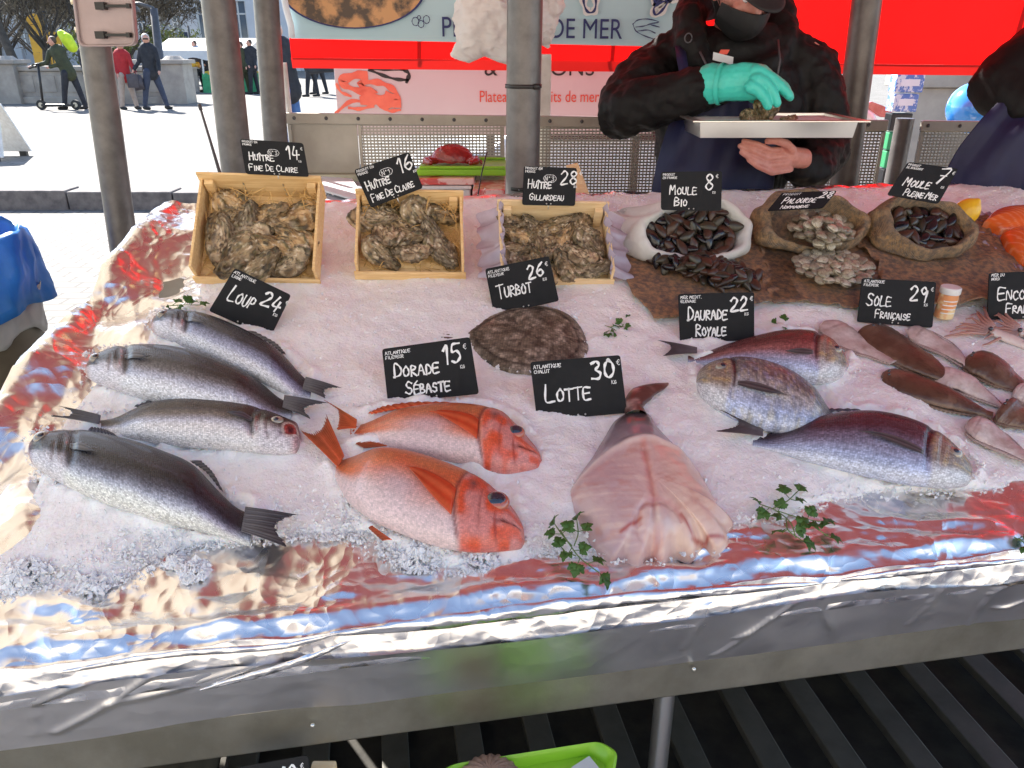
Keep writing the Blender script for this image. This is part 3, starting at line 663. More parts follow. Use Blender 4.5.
# --- posts
def post(name, label, y, u0, v0, u1, v1, wpx, ztop=2.44, m='post_grey', grp='grey round posts holding the canopy'):
    p0, p1 = at_y(u0, v0, y), at_y(u1, v1, y); d = (p0-p1)/(p0[2]-p1[2]); top = p1+d*(ztop-p1[2]); bot = p1+d*(0.-p1[2])
    rad = wpx/2*np.linalg.norm((at_y(u0+1, v0, y)-at_y(u0, v0, y)))
    r = thing(name, label, 'post', bot, group=grp)
    b = MB(); b.tube([bot, p1, top], rad, 32); b.build('tube', m, r, mods=None, smooth=True, autos=R(40))
    b = MB(); b.tube([bot, bot+UP*.02], rad*1.9, 24); b.build('base_plate', m, r, autos=R(40))
    return r, rad, d
post('canopy_post', 'leftmost grey post with the back of a traffic sign strapped to it', 2.35, 89, 0, 126, 262, 30)
post('canopy_post', 'grey post just left of the sign priced 14', 2.75, 218, 0, 236, 160, 33)
post('canopy_post', 'grey post beside the left edge of the red curtain', 3.02, 266, 0, 275, 130, 25)
rc, radc, dc = post('canopy_post', 'thick central grey post with two black cable ties', 2.2, 525, 0, 522, 190, 36)
post('canopy_post', 'grey post right of the seller holding the tray', 2.85, 867, 0, 843, 190, 29)
for v in (86, 187):
    p = at_y(523.5, v, 2.2); b = MB(); n = 32; P = []
    for q in np.linspace(0, 2*math.pi, n, endpoint=False):
        c_ = np.array([math.cos(q), math.sin(q), 0])*(radc+.0015); c2 = c_*1.03
        P.append([p+c_-UP*.005, p+c2-UP*.005, p+c2+UP*.005, p+c_+UP*.005])
    b.grid(np.array(P), True, True); b.box(p+np.array([radc*.75, -radc*.75, 0]), (.008, 0, 0), (0, .007, 0), (0, 0, .007)); tie = b.build('cable_tie', 'black_plastic', rc)
# --- traffic sign strapped to the left post (seen from behind)
y = 2.25; c = [at_y(u, v, y) for u, v in ((72, -22), (131, -22), (137, 46), (80, 47))]
r = thing('traffic_sign', 'small pinkish grey road sign seen from behind on the leftmost post', 'road sign', c[3])
b = MB(); V = []
def rrect(c, rad, k=5):
    out = []; n = len(c)
    for i in range(n):
        p, a, d = c[i], unit(c[i-1]-c[i]), unit(c[(i+1) % n]-c[i])
        for q in np.linspace(0, 1, k): out.append((1-q)**2*(p+a*rad)+2*q*(1-q)*p+q*q*(p+d*rad))
    return out
rr_ = rrect(c, .02); nn = np.array([0, 1., 0])
o = b.add(rr_+[q+nn*.012 for q in rr_], []); k = len(rr_)
b.f.append(tuple(range(k))); b.f.append(tuple(reversed(range(k, 2*k)))); b.f += [(i, k+i, k+(i+1) % k, (i+1) % k) for i in range(k)]
b.build('plate', 'sign_back', r, False)
b = MB(); cc = sum(c)/4; rr2 = [cc+(q-cc)*.90 for q in rr_]; P = np.array([[q-nn*.001, cc+(q-cc)*.97*1.0+(q-cc)*.04-nn*.008] for q in rr_]); 
P = np.array([[cc+(q-cc)*.93-nn*.001, cc+(q-cc)*.95-nn*.009, cc+(q-cc)*1.005-nn*.009, cc+(q-cc)*1.005-nn*.0] for q in rr_]); b.grid(P, True); b.build('rim', 'sign_back', r)
for v in (6, 35):
    a, d = at_y(101, v, y-.012), at_y(129, v, y-.012); b = MB(); b.box((a+d)/2, (d-a)/2, (0, .006, 0), (0, 0, .0035)); b.box(a, (.012, 0, 0), (0, .010, 0), (0, 0, .009)); b.box(d, (.005, 0, 0), (0, .008, 0), (0, 0, .006)); b.build('rail', 'black_plastic', r, False, mods=[bev(.001)])
for v in (2, 30):
    p = at_y(91.5+v*.14, v, 2.35); b = MB(); P = []
    for q in np.linspace(-2.9, -.2, 20):
        c_ = np.array([math.cos(q), math.sin(q), 0])*(.0475+.003); P.append([p+c_-UP*.007, p+c_+UP*.007])
    b.grid(np.array(P)); b.build('clamp', 'clamp', r, mods=[solid(.002)])
# --- perforated partition behind the stall
FY = 3.12
m = bpy.data.materials.new('perforated_sheet'); m.use_nodes = True; N = m.node_tree.nodes; L = m.node_tree.links
pb_ = N['Principled BSDF']; pb_.inputs['Base Color'].default_value = (.36, .34, .30, 1); pb_.inputs['Metallic'].default_value = .5; pb_.inputs['Roughness'].default_value = .45
tc = N.new('ShaderNodeTexCoord'); sx = N.new('ShaderNodeSeparateXYZ'); L.new(tc.outputs['Object'], sx.inputs[0])
def cellm(sock, pitch, frac):
    a = N.new('ShaderNodeMath'); a.operation = 'DIVIDE'; a.inputs[1].default_value = pitch; L.new(sock, a.inputs[0])
    f_ = N.new('ShaderNodeMath'); f_.operation = 'FRACT'; L.new(a.outputs[0], f_.inputs[0])
    g = N.new('ShaderNodeMath'); g.operation = 'LESS_THAN'; g.inputs[1].default_value = frac; L.new(f_.outputs[0], g.inputs[0]); return g.outputs[0]
hx = cellm(sx.outputs['X'], .0135, .62); hz_ = cellm(sx.outputs['Z'], .0115, .42)
mu = N.new('ShaderNodeMath'); mu.operation = 'MULTIPLY'; L.new(hx, mu.inputs[0]); L.new(hz_, mu.inputs[1])
tp = N.new('ShaderNodeBsdfTransparent'); ms = N.new('ShaderNodeMixShader'); L.new(mu.outputs[0], ms.inputs[0]); L.new(pb_.outputs[0], ms.inputs[1]); L.new(tp.outputs[0], ms.inputs[2]); L.new(ms.outputs[0], N['Material Output'].inputs['Surface'])
MATS['perforated_sheet'] = m
def ux(u, v, y=FY): return at_y(u, v, y)[0]
zt = at_y(330, 113, FY)[2]; zt2 = at_y(820, 119, FY)[2]
r = thing('perforated_partition', 'low perforated metal partition with flat rails behind the stall', 'partition', (0, FY, 0))
def ztop(x): return zt+(zt2-zt)*(x-ux(330, 113))/(ux(820, 119)-ux(330, 113))
for (u0, u1, z0, hole) in ((287, 357, 1.15, 0), (357, 505, 1.15, 1), (505, 888, 1.055, 1), (922, 1150, 1.0, 1)):
    x0, x1 = ux(u0, 118), ux(u1, 118); b = MB(); b.add([(x0+.002, FY, z0), (x1-.002, FY, z0), (x1-.002, FY, ztop(x1)-.04), (x0+.002, FY, ztop(x0)-.04)], [(0, 1, 2, 3)])
    pn = b.build('panel', 'perforated_sheet' if hole else 'perforated', r, False, mods=[solid(.0015)])
    for xx in (x0+.008, x1-.008): b = MB(); b.box((xx, FY-.004, (z0+ztop(xx)-.04)/2), (.006, 0, 0), (0, .005, 0), (0, 0, (ztop(xx)-.044-z0)/2)); b.build('upright', 'perforated', r, False)
    b = MB(); b.box(((x0+x1)/2, FY-.01, z0-.02), ((x1-x0)/2, 0, 0), (0, .02, 0), (0, 0, .022)); b.build('bottom_rail', 'steel_strip' if u0 < 500 else 'perforated', r, False, mods=[bev(.003)])
for (u0, u1) in ((286, 888), (922, 1150)):
    x0, x1 = ux(u0, 118), ux(u1, 118); xm = (x0+x1)/2; b = MB(); b.box((xm, FY-.004, ztop(xm)-.02), ((x1-x0)/2, 0, (ztop(x1)-ztop(x0))/2), (0, .010, 0), (0, 0, .020)); rl = b.build('top_rail', 'perforated', r, False, mods=[bev(.003)])
    b = MB(); u = u0+8
    while u < min(u1, 1040): p = at_y(u, 118, FY-.016); b.ball((p[0], FY-.015, ztop(p[0])-.018), (.007, .004, .007), 8, 6); u += 32
    b.build('rivet', 'post_dark', rl)
for u in (288, 908):
    x = ux(u, 118); b = MB(); hi = 1.55 if u < 400 else ztop(x)+.005
    b.tube([(x, FY+.02, 0), (x, FY+.02, hi)], .012 if u < 400 else .034, 16); b.build('post', 'white_paint' if u < 400 else 'post_grey', r, autos=R(40))
x = ux(545, 80, 3.16); b = MB(); b.abox(x-.022, x+.022, 3.14, 3.18, 0, at_y(545, 54, 3.16)[2]); b.build('channel_post', 'white_paint', r, False, mods=[bev(.003)])
# --- printed boards
def text_mesh(name, txt, m, parent, loc, size, sx=1., font_thick=.0, rotx=90, ext=.0006, bold=0.):
    cu = bpy.data.curves.new(name, 'FONT'); cu.body = txt; cu.size = size; cu.extrude = ext; cu.offset = bold
    tmp = bpy.data.objects.new(name, cu); col.objects.link(tmp)
    dg = bpy.context.evaluated_depsgraph_get(); me = bpy.data.meshes.new_from_object(tmp.evaluated_get(dg)); bpy.data.objects.remove(tmp)
    o = bpy.data.objects.new(name, me); col.objects.link(o); me.materials.clear(); me.materials.append(MATS[m]); o.parent = parent
    for v_ in me.vertices: v_.co.x *= sx
    og = origin(parent); o.location = tuple(np.array(loc)-og); o.rotation_euler = (R(rotx), 0, 0); ORG[o.name] = np.array(loc)
    return o
BY = 4.0
p0, p1 = at_y(333, 60, BY), at_y(652, 125, BY)
r = thing('printed_board', 'pale pink printed board with red crab and seafood lettering behind the partition', 'board', ((p0[0]+p1[0])/2, BY, 0))
b = MB(); b.abox(p0[0], p1[0], BY, BY+.03, p1[2]-.05, p0[2]+.15); b.build('board_panel', 'board_pink', r, False, mods=[bev(.003)])
b = MB()
for u in (345, 490, 640): x = at_y(u, 90, BY)[0]; b.abox(x-.02, x+.02, BY+.031, BY+.07, 0, p0[2]+.1)
b.build('stand', 'post_grey', r, False)
def bp_(u, v, dy=-.002): return at_y(u, v, BY+dy)
NF = np.array([0, -1., 0])
b = MB()
kk_ = 0
for pts, wd in (([(372, 104), (352, 101), (337, 112)], .022), ([(388, 100), (362, 92), (346, 86), (340, 80), (352, 75), (364, 74)], .036), ([(346, 84), (352, 78), (366, 78)], .02), ([(372, 92), (360, 84), (374, 82), (386, 85), (396, 93), (398, 103)], .034),
                ([(370, 96), (381, 103), (395, 104)], .06), ([(366, 100), (380, 99), (394, 100)], .06), ([(372, 106), (360, 109), (350, 108)], .02), ([(384, 108), (390, 111), (399, 110)], .02), ([(388, 94), (397, 98), (394, 104)], .03), ([(350, 96), (341, 92), (337, 85)], .016), ([(376, 92), (368, 88), (358, 90)], .016)):
    ribbon(b, [bp_(*q, -.002-kk_*.0006) for q in pts], NF, wd); kk_ += 1
b.build('crab_print', 'ink_crab', r, False)
b = MB(); ribbon(b, [bp_(370, 70), bp_(382, 75), bp_(395, 79), bp_(407, 80)], NF, .018); ribbon(b, [bp_(407, 81), bp_(409, 74), bp_(404, 69)], NF, .022); ribbon(b, [bp_(371, 69), bp_(384, 70), bp_(404, 70)], NF, .010); b.build('mussel_print', 'ink_black', r, False)
tx = bp_(479, 102); o = text_mesh('lettering', 'Plateaux de fruits de mer', 'ink_red', r, tx, .074, 1.0, ext=.0008)
me_ = o.data; xs = [v.co.x for v in me_.vertices]; W = bp_(599, 102)[0]-tx[0]; sc_ = W/max(xs)
for v_ in me_.vertices: v_.co.x *= sc_
tx = bp_(484, 75.5); o = text_mesh('lettering', '&  SAISONS', 'ink_black', r, tx, .10, 1.12, ext=.0008)
me_ = o.data; xs = [v.co.x for v in me_.vertices]; W = bp_(594, 74)[0]-tx[0]; sc_ = W/max(xs)
for v_ in me_.vertices: v_.co.x *= sc_
# banner before the curtain
NY = 3.215
pl, pr = at_y(291, 38.5, NY), at_y(700, 47.5, NY); zt_ = 1.98
r = thing('shop_banner', 'light blue seafood banner printed with navy lettering and oyster plate', 'banner', ((pl[0]+pr[0])/2, NY, 1.6))
b = MB(); sheet_quad(b, pl, pr, np.array([pr[0], NY, zt_]), np.array([pl[0], NY, zt_]), 40, 4); b.build('panel', 'banner_blue', r, False, mods=[solid(.004, -1)])
def nb(u, v, dy=-.013): return at_y(u, v, NY+dy)
tx = nb(441, 36.5); o = text_mesh('lettering', 'PRODUITS DE MER', 'ink_navy', r, tx, .098, 1., ext=.0008)
xs = [v.co.x for v in o.data.vertices]; W = nb(622, 38)[0]-tx[0]; sc_ = W/max(xs)
for v_ in o.data.vertices: v_.co.x *= sc_; v_.co.y -= v_.co.x*.012
b = MB(); c = nb(352, -13); rx, rz = .262, .135; n = 48
ring = [c+np.array([math.cos(a)*rx, 0, math.sin(a)*rz]) for a in np.linspace(0, 2*math.pi, n, endpoint=False)]
b.add([c-nn*.0]+ring, [(0, 1+i, 1+(i+1) % n) for i in range(n)]); b.build('plate_photo', 'printed_shellfish', r, False)
b = MB(); P = [[c+np.array([math.cos(a)*rx*s_, -.001, math.sin(a)*rz*s_]) for s_ in (1.0, 1.035)] for a in np.linspace(0, 2*math.pi, n, endpoint=False)]; b.grid(np.array(P), True); b.build('plate_rim', 'ink_navy', r, False)
b = MB()
for (cu_, cv_, rr2) in ((415.5, 21.5, .013), (421, 24, .011), (426.5, 19.5, .012), (419, 17.5, .006)):
    c = nb(cu_, cv_); ribbon(b, [c+np.array([math.cos(a)*rr2, 0, math.sin(a)*rr2*1.1]) for a in np.linspace(0, 2*math.pi, 9)], NF, .0035)
b.build('bubble_drawing', 'ink_navy', r, False); b = MB()
for pts in ([(633, 24), (638, 20), (648, 19), (659, 22), (650, 24), (659, 27)], [(633, 24), (636, 31), (645, 36), (657, 40)], [(636, 27), (644, 26), (650, 24)], [(638, 31), (648, 30), (655, 33)]):
    ribbon(b, [nb(*q) for q in pts], NF, .0045)
b.build('shell_drawing', 'ink_navy', r, False)
for mm, wd, dy in (('ink_white', .034, -.014), ('ink_navy', .010, -.018)):
    for pts in ([(583, -10), (584, 4), (588, 12), (594, 11), (596, 2), (594, -12)], [(652, -14), (655, 2), (664, -4)], [(672, -18), (670, -4), (664, 8), (656, 15), (654, 8), (662, 2), (676, -2)], [(478, -10), (470, -2), (462, -6)]):
        b = MB(); ribbon(b, [nb(u, v, dy) for u, v in pts], NF, wd); b.build('script_letter', mm, r, False)
# white tarp edge by the left end of the banner
b = MB(); b.tube([at_y(281, -20, 3.18), at_y(286, 8, 3.18), at_y(291, 26, 3.18), at_y(292, 38, 3.18)], .012, 10); tag(b.build('rolled_tarp_edge', 'tarp_white'), 'white rolled tarp edge hanging at the left end of the blue banner', 'tarp')
# --- white bag tied behind the central post
def hang(u0, u1, v0, v1, y, k0, seed, prof):
    n, m_ = 40, 48; P = np.zeros((n, m_, 3))
    for i in range(n):
        v = v0+(v1-v0)*i/(n-1); f = prof(i/(n-1)); uc = (u0+u1)/2+f[1]*(u1-u0); hw = (u1-u0)/2*f[0]
        for j in range(m_):
            a = 2*math.pi*j/m_; fo = 1+.16*math.sin(5*a+seed+i*.08)+.10*math.sin(9*a+i*.15+seed*2)
            q = at_y(uc+hw*math.cos(a)*(1+.05*math.sin(i*.4)), v+(6*math.sin(a*2+seed)*(i/(n-1))), y); P[i, j] = q+np.array([0, -math.sin(a)*.06*f[0]*fo, 0])
    return P
r = thing('cloth_bag', 'crumpled white cloth bag tied behind the central post', 'bag', at_y(500, 20, 2.33))
b = MB(); P = hang(451, 520, -26, 58, 2.36, 1, 1.2, lambda q: (.72+.28*math.sin(min(1, q*1.15)*2.2)+(0 if q < .93 else -.35*(q-.93)/.07), -.05*math.cos(q*5))); b.grid(P, closed_v=True); k = len(b.v); b.f.append(tuple(range(k-48, k)))
b.build('left_lobe', 'white_bag', r, mods=[('sub', 'SUBSURF', {'levels': 1, 'render_levels': 1}), disp(.035, .035)])
b = MB(); P = hang(524, 562, -26, 44, 2.36, 1, 2.6, lambda q: (.95-.45*q*q, .06*math.sin(q*4))); b.grid(P, closed_v=True); k = len(b.v); b.f.append(tuple(range(k-48, k)))
b.build('right_lobe', 'white_bag', r, mods=[('sub', 'SUBSURF', {'levels': 1, 'render_levels': 1}), disp(.035, .035)])
# ================================================================== far behind the partition, right side
Y = 6.0; xr = at_y(899, 100, Y)[0]; xl = xr-3.9
r = thing('parked_car', 'white parked car with red tail light seen behind the partition', 'car', ((xl+xr)/2, Y+.8, FZ*0))
b = MB(); prof = [(0, .35), (0.05, .62), (.35, .80), (.95, .92), (1.45, 1.36), (2.0, 1.47), (2.9, 1.46), (3.45, 1.34), (3.78, 1.18), (3.90, .95), (3.90, .45), (3.80, .28), (.1, .28)]
rows = []
for yy, ins in ((Y, .0), (Y+.12, 0), (Y+1.5, 0), (Y+1.62, 0)):
    rows.append([(xl+x_+(0.0), yy+(.10 if z_ > 1.1 and yy < Y+.5 else 0)-(.10 if z_ > 1.1 and yy > Y+1 else 0), z_) for x_, z_ in prof])
o = b.grid(np.array(rows), closed_v=True); k = len(prof); b.f.append(tuple(range(o, o+k))); b.f.append(tuple(reversed(range(o+3*k, o+4*k)))); b.build('body', 'car_white', r, mods=[bev(.05, 3)], autos=R(50))
for (a0, a1, q0, q1) in ((1.15, 1.95, .98, 1.34), (2.02, 2.85, .98, 1.37), (2.92, 3.42, 1.02, 1.28)):
    b = MB(); b.add([(xl+a0, Y-.004, q0), (xl+a1, Y-.004, q0), (xl+a1-.06, Y+.085, q1), (xl+a0+(.35 if a0 < 1.5 else .02), Y+.085, q1)], [(0, 1, 2, 3)]); b.build('side_window', 'car_glass', r, False, mods=[solid(.01, -1)])
for x_ in (.75, 3.1):
    b = MB(); b.tube([(xl+x_, Y-.01, .31), (xl+x_, Y+.2, .31)], .31, 24); wh = b.build('wheel', 'rubber', r, autos=R(40)); b = MB(); b.tube([(xl+x_, Y-.02, .31), (xl+x_, Y-.005, .31)], .19, 20); b.build('rim', 'steel', wh, autos=R(40))
b = MB(); tl = [at_y(u, v, Y-.012) for u, v in ((866, 104), (872, 101.5), (884, 106), (897, 115), (898, 119), (880, 117), (870, 110))]
b.add(tl+[q+nn*.05 for q in tl], [tuple(range(7)), tuple(range(13, 6, -1))]+[(i, 7+i, 7+(i+1) % 7, (i+1) % 7) for i in range(7)]); b.build('tail_light', 'tail_red', r, False, mods=[bev(.004)])
Y = 5.2
pal = ['stripe_blue', 'stripe_blue', 'black_plastic', 'crate_green', 'crate_green', 'black_plastic']; labs = ['blue and white striped packet bundle at the top of the stack behind the partition', 'blue and white striped packet bundle second from the top behind the partition', 'black box in the middle of the stack behind the partition', 'green box below the black box behind the partition', 'lower green box of the stack behind the partition', 'black box at the foot of the stack behind the partition']
zz = at_y(905, 74, Y)[2]
for i in range(6):
    h_ = .11 if i < 5 else zz-.55-0.0
    z1 = zz-i*.115; z0 = z1-.108 if i < 5 else 0.001
    xa, xb = at_y(894+i*.8, 95, Y)[0], at_y(922-i*2.5, 95, Y)[0]
    r = thing('packed_box', labs[i], 'box', ((xa+xb)/2, Y+.15, z0), group='boxes stacked behind the partition')
    b = MB(); b.abox(xa, xb, Y, Y+.1, z0, z1-.002); b.build('carton', pal[i], r, False, mods=[bev(.006)])
    b = MB(); b.abox(xa+.03, xb-.03, Y-.003, Y-.0005, z1-.07, z1-.03); b.build('label', 'lime_plastic' if pal[i] == 'crate_green' else 'ink_white', r, False)
Y = 8.; a, c = at_y(912, 76, Y), at_y(1120, 76, Y)
r = thing('concrete_wall', 'pale concrete block wall on the right behind the partition', 'wall', ((a[0]+c[0])/2, Y, FZ*0))
b = MB(); b.abox(a[0], c[0], Y, Y+.4, 0, 1.25); b.abox(a[0]-.05, c[0], Y-.06, Y+.45, 1.253, 1.40); b.abox(a[0]+.3, c[0], Y+.05, Y+.4, 1.403, 1.9); b.build('blockwork', 'balustrade_stone', r, False, mods=[bev(.01)])
b = MB(); c = at_y(973, 108, 4.2); b.ball(c, .125, 28, 18); bl = b.build('balloon', 'balloon_blue'); tag(bl, 'glossy blue balloon beyond the partition beside the right hand seller', 'balloon')
# ================================================================== rear counter with scale, packets, board
r = thing('rear_counter', 'grey blue counter behind the oyster crates', 'counter', (-.4, 2.7, 0))
x0, x1 = at_y(312, 200, 2.3)[0]-.05, at_y(507, 200, 2.3)[0]
b = MB(); b.abox(x0, x1, 2.2, 3.0, 1.10, 1.14); b.build('countertop', 'grey_body', r, False, mods=[bev(.006)])
b = MB(); b.abox(x0+.03, x1-.03, 2.22, 2.98, .05, 1.099); b.build('cabinet', 'pale_plastic', r, False)
c = [at_z(u, v, 1.145) for u, v in ((451, 213), (472, 213), (473, 207), (452, 207))]; b = MB(); b.add(c, [(0, 1, 2, 3)]); b.build('label', 'ink_white', r, False)
r = thing('folded_sheet', 'white folded plastic sheet between the first two oyster crates', 'sheet', at_z(340, 200, 1.15))
b = MB(); c = [at_z(u, v, 1.147) for u, v in ((318, 190), (368, 205), (352, 180), (322, 178))]; b.add(c+[q+UP*.006 for q in c], [(3, 2, 1, 0), (4, 5, 6, 7), (0, 1, 5, 4), (1, 2, 6, 5), (2, 3, 7, 6), (3, 0, 4, 7)]); b.build('sheet', 'tarp_white', r, False)
def slab(name, label, cat, u0, u1, v, y0, y1, z0, z1, m, group=None, sub=None):
    xa, xb = at_y(u0, v, y0)[0], at_y(u1, v, y0)[0]
    r = thing(name, label, cat, ((xa+xb)/2, (y0+y1)/2, z0), group); b = MB(); b.abox(xa, xb, y0, y1, z0, z1); b.build(sub or 'tray', m, r, False, mods=[bev(.004)]); return r, xa, xb
z = 1.141
r, xa, xb = slab('foam_box', 'white foam box lying on the grey counter under the packets', 'box', 404, 470, 170, 2.62, 2.85, z, z+.03, 'polystyrene')
b = MB(); b.abox(xa-.004, xb+.004, 2.612, 2.858, z+.031, z+.042); b.build('lid', 'polystyrene', r, False, mods=[bev(.003)])
r, xa, xb = slab('fish_packet', 'shiny red and pink packet on the white foam box', 'packet', 408, 474, 163, 2.62, 2.84, z+.044, z+.066, 'red_packet')
r, xa, xb = slab('foam_tray', 'pale pink wrapped tray beside the central post', 'tray', 472, 505, 168, 2.5, 2.8, z, z+.05, 'red_packet')
z2 = z+.0675
b = MB(); xa, xb = at_y(417, 152, 2.7)[0], at_y(508, 152, 2.7)[0]
r = thing('cutting_board', 'lime green cutting board stacked behind the oyster crates', 'cutting board', ((xa+xb)/2, 2.76, z2))
b.abox(xa, xb, 2.66, 2.90, z2, z2+.022); b.build('board', 'lime_plastic', r, False, mods=[bev(.005)])
for yy in (2.66, 2.887): b = MB(); b.abox(xa+.01, xb-.01, yy, yy+.013, z2+.023, z2+.032); b.build('raised_edge', 'lime_plastic', r, False, mods=[bev(.003)])
z3 = z2+.0225
c = at_y(452, 143, 2.77); c[2] = z3+.002
r = thing('cooked_crab', 'dark red cooked crab lying on the lime green board', 'crab', c)
b = MB(); n, m_ = 20, 36; P = np.zeros((n, m_, 3))
for i in range(n):
    th = math.pi/2*i/(n-1)
    for j in range(m_):
        a = 2*math.pi*j/m_; rx = .072*(1+.06*math.cos(2*a)); P[i, j] = c+np.array([math.cos(a)*rx*math.cos(th), math.sin(a)*.05*math.cos(th), .008+.056*math.sin(th)**.9+.002*math.sin(a*9+i)])
b.grid(P, closed_v=True); b.build('shell', 'crab_red', r, mods=[disp(.012, .004)])
for s in (-1, 1):
    b = MB(); q = c+np.array([s*.055, -.03, .014]); b.chain([q, q+np.array([s*.03, -.02, .003]), q+np.array([s*.012, -.052, 0])], [.011, .014, .008], 10); b.build('claw', 'crab_red', r)
    for k in range(4):
        b = MB(); q = c+np.array([s*.05, -.012+k*.014, .012]); b.chain([q, q+np.array([s*.03, .0, .008]), q+np.array([s*.05, -.006, -.008])], [.006, .005, .003], 8); b.build('leg', 'crab_red', r)
b = MB(); b.tube([at_y(487, 152, 2.5), at_y(482, 172, 2.45), at_y(478, 195, 2.4), at_y(474, 212, 2.3), at_z(473, 216, 1.145)], .0022, 6); tag(b.build('cable', 'black_plastic'), 'thin black cable hanging beside the central post', 'cable')
b = MB(); b.tube([at_y(199, 104, 2.62), at_y(210, 140, 2.6), at_y(221, 177, 2.56), at_y(226, 196, 2.54)], [.004, .0045, .006, .006], 8); b.tube([at_y(199, 104, 2.62), at_y(201, 110, 2.618)], .006, 8); tag(b.build('metal_rod', 'post_dark'), 'thin dark rod leaning behind the left oyster crate', 'rod')
# ================================================================== the table: frame, foil, ice
S0, S1 = -.34, 2.6
def tabv(s, t, h):
    s = np.asarray(s)[..., None]; t = np.asarray(t)[..., None]; h = np.asarray(h)[..., None]; return A0+E1*s+E2*t+EN*h
def tabw(s, o, z):
    """front face coordinates: along, outwards, world height"""
    s = np.asarray(s)[..., None]; o = np.asarray(o)[..., None]; z = np.asarray(z)[..., None]
    q = A0+E1*s-EH*o; q = q*np.array([1, 1, 0.]); return q+UP*z
r = thing('display_table', 'steel display table with sloping top and round legs under the fish', 'table', tab(1.1, .6)*np.array([1, 1, 0]))
b = MB(); b.box(tabw(1.13, -.012, .694), E1*1.47, EH*.018, UP*.041); b.build('front_beam', 'steel_strip', r, False, mods=[bev(.004)])
b = MB(); b.box(tab(1.31, .62, -.03), E1*1.27, E2*.60, EN*.012); b.build('tabletop', 'table_frame', r, False)
b = MB(); c = tab(1.33, 1.25, 0); b.box(c*np.array([1, 1, 0])+UP*1.07, E1*1.25, EH*.012, UP*.12); b.build('rear_beam', 'steel_strip', r, False)
b = MB(); c = tab(1.33, 1.22, 0); b.box(c*np.array([1, 1, 0])+UP*.50, E1*1.25, EH*.006, UP*.44); b.build('rear_sun_block', 'bin_dark', r, False)  # panel added under the table back to block the low sun
b = MB(); c = tab(.06, .62, 0); b.box(c*np.array([1, 1, 0])+UP*.42, E1*.006, EH*.56, UP*.38); b.build('side_sun_block', 'bin_dark', r, False)  # added at the left end to keep sun off the underside
for s in (.50, 2.3):
    for oo in ((-.06,), (-1.1,)):
        p = tabw(s+.26, oo[0], 0); zt_ = .66 if oo[0] > -.5 else 1.0
        if s < 1: p = at_plane(660, 742, A0+EH*.035, EH)*np.array([1, 1, 0]) if oo[0] > -.5 else p
        b = MB(); b.tube([p, p+UP*zt_], .0165, 20); b.build('leg', 'steel_bright', r, autos=R(40))
for s, z_ in ((.96, .712), (.38, .70)):
    q = tabw(s, .012, z_); b = MB(); b.ball(q, .0035, 8, 6); b.build('screw', 'steel_bright', r)
# --- foil
def sm_(a, b_, x): x = np.clip((x-a)/(b_-a), 0, 1); return x*x*(3-2*x)
def sleft(t): return -.27+.27*np.clip(t/1.25, 0, 1)**.9
ns, nq = 760, 380
sg = np.linspace(0, 1, ns)[:, None]+np.zeros((1, nq)); qg = np.zeros((ns, 1))+np.linspace(0, 1, nq)[None, :]
T = 1.255-1.275*np.clip(qg/.86, 0, 1)                 # to t=-.02
SL = sleft(np.clip(T, 0, 1.3)); S = SL+(S1-SL)*sg**1.25
dl = (S-SL)
h = .034*np.exp(-(dl/.06)**2)*(.8+.3*vnoise(T*5, T*0+3)) + .008*np.exp(-((dl-.02)/.02)**2)
h = h*(1-.5*sm_(1.0, 1.25, T))
side = np.exp(-(dl/.20)**2)
h = h+crumple(S*1., T*1., 3, 9, 4.)*(.03+.10*side)+crumple(S*1.6, T*1.6, 5, 8, 13.)*.018
lip = np.exp(-((T-.035)/.05)**2)
h = h+lip*(.008+.045*crumple(S*.9, T*3.2+S*.5, 8, 8, 5.))+.020*lip*crumple(S*.55, T*5, 13, 8, 16.)+.010*np.exp(-((T-.012)/.015)**2)
h = h-.0
rough_c = fbm(S*60, T*90, 2)*.0007
P = tabv(S, T, h+rough_c)
# roll over the front edge
m_ = qg > .86; ang = np.clip((qg-.86)/.14, 0, 1)
zr = .87+.0-ang*.055; og = .02+.012*np.sin(ang*math.pi*.6)+.016*crumple(S*1.2, ang*.25, 21, 7, 5.)
hl = h[:, [int(.86*(nq-1))]]
PR = tabw(S, og, zr+hl*np.exp(-ang*3.))
P = np.where(m_[..., None], PR, P)
rf = thing('foil_sheet', 'crumpled shiny aluminium foil lining the sloping fish display', 'foil', tab(.9, .3))
b = MB(); b.grid(P, flip=True); b.build('bed_lining', 'foil', rf)
def zs_(u, v):
    p = at_plane(u, v, A0-EH*.03, EH); return (p-A0)@E1, p[2]
ns2, nz = 520, 90
S2 = np.linspace(S0, S1, ns2)[:, None]+np.zeros((1, nz)); Zq = np.zeros((ns2, 1))+np.linspace(0, 1, nz)[None, :]
ztop2 = .835+.008*np.sin(S2*7)+.014*vnoise(S2*4, S2*0, 1); ZZ = ztop2+(.722-ztop2)*Zq
O = .036-.030*Zq+.004*fbm(S2*3, ZZ*3, 3, 1)+.0012*crumple(S2*2, ZZ*2, 9, 6, 6.)
def foldline(a, c, amp, wd):
    global O
    (s0_, z0_), (s1_, z1_) = zs_(*a), zs_(*c); dx, dz = s1_-s0_, z1_-z0_; L2 = dx*dx+dz*dz
    k = np.clip(((S2-s0_)*dx+(ZZ-z0_)*dz)/L2, 0, 1); d = np.hypot(S2-s0_-k*dx, (ZZ-z0_-k*dz)+.004*np.sin(k*5)); O = O+amp*np.exp(-(d/wd)**2)*(.35+.65*np.sin(k*math.pi*.9+.25))
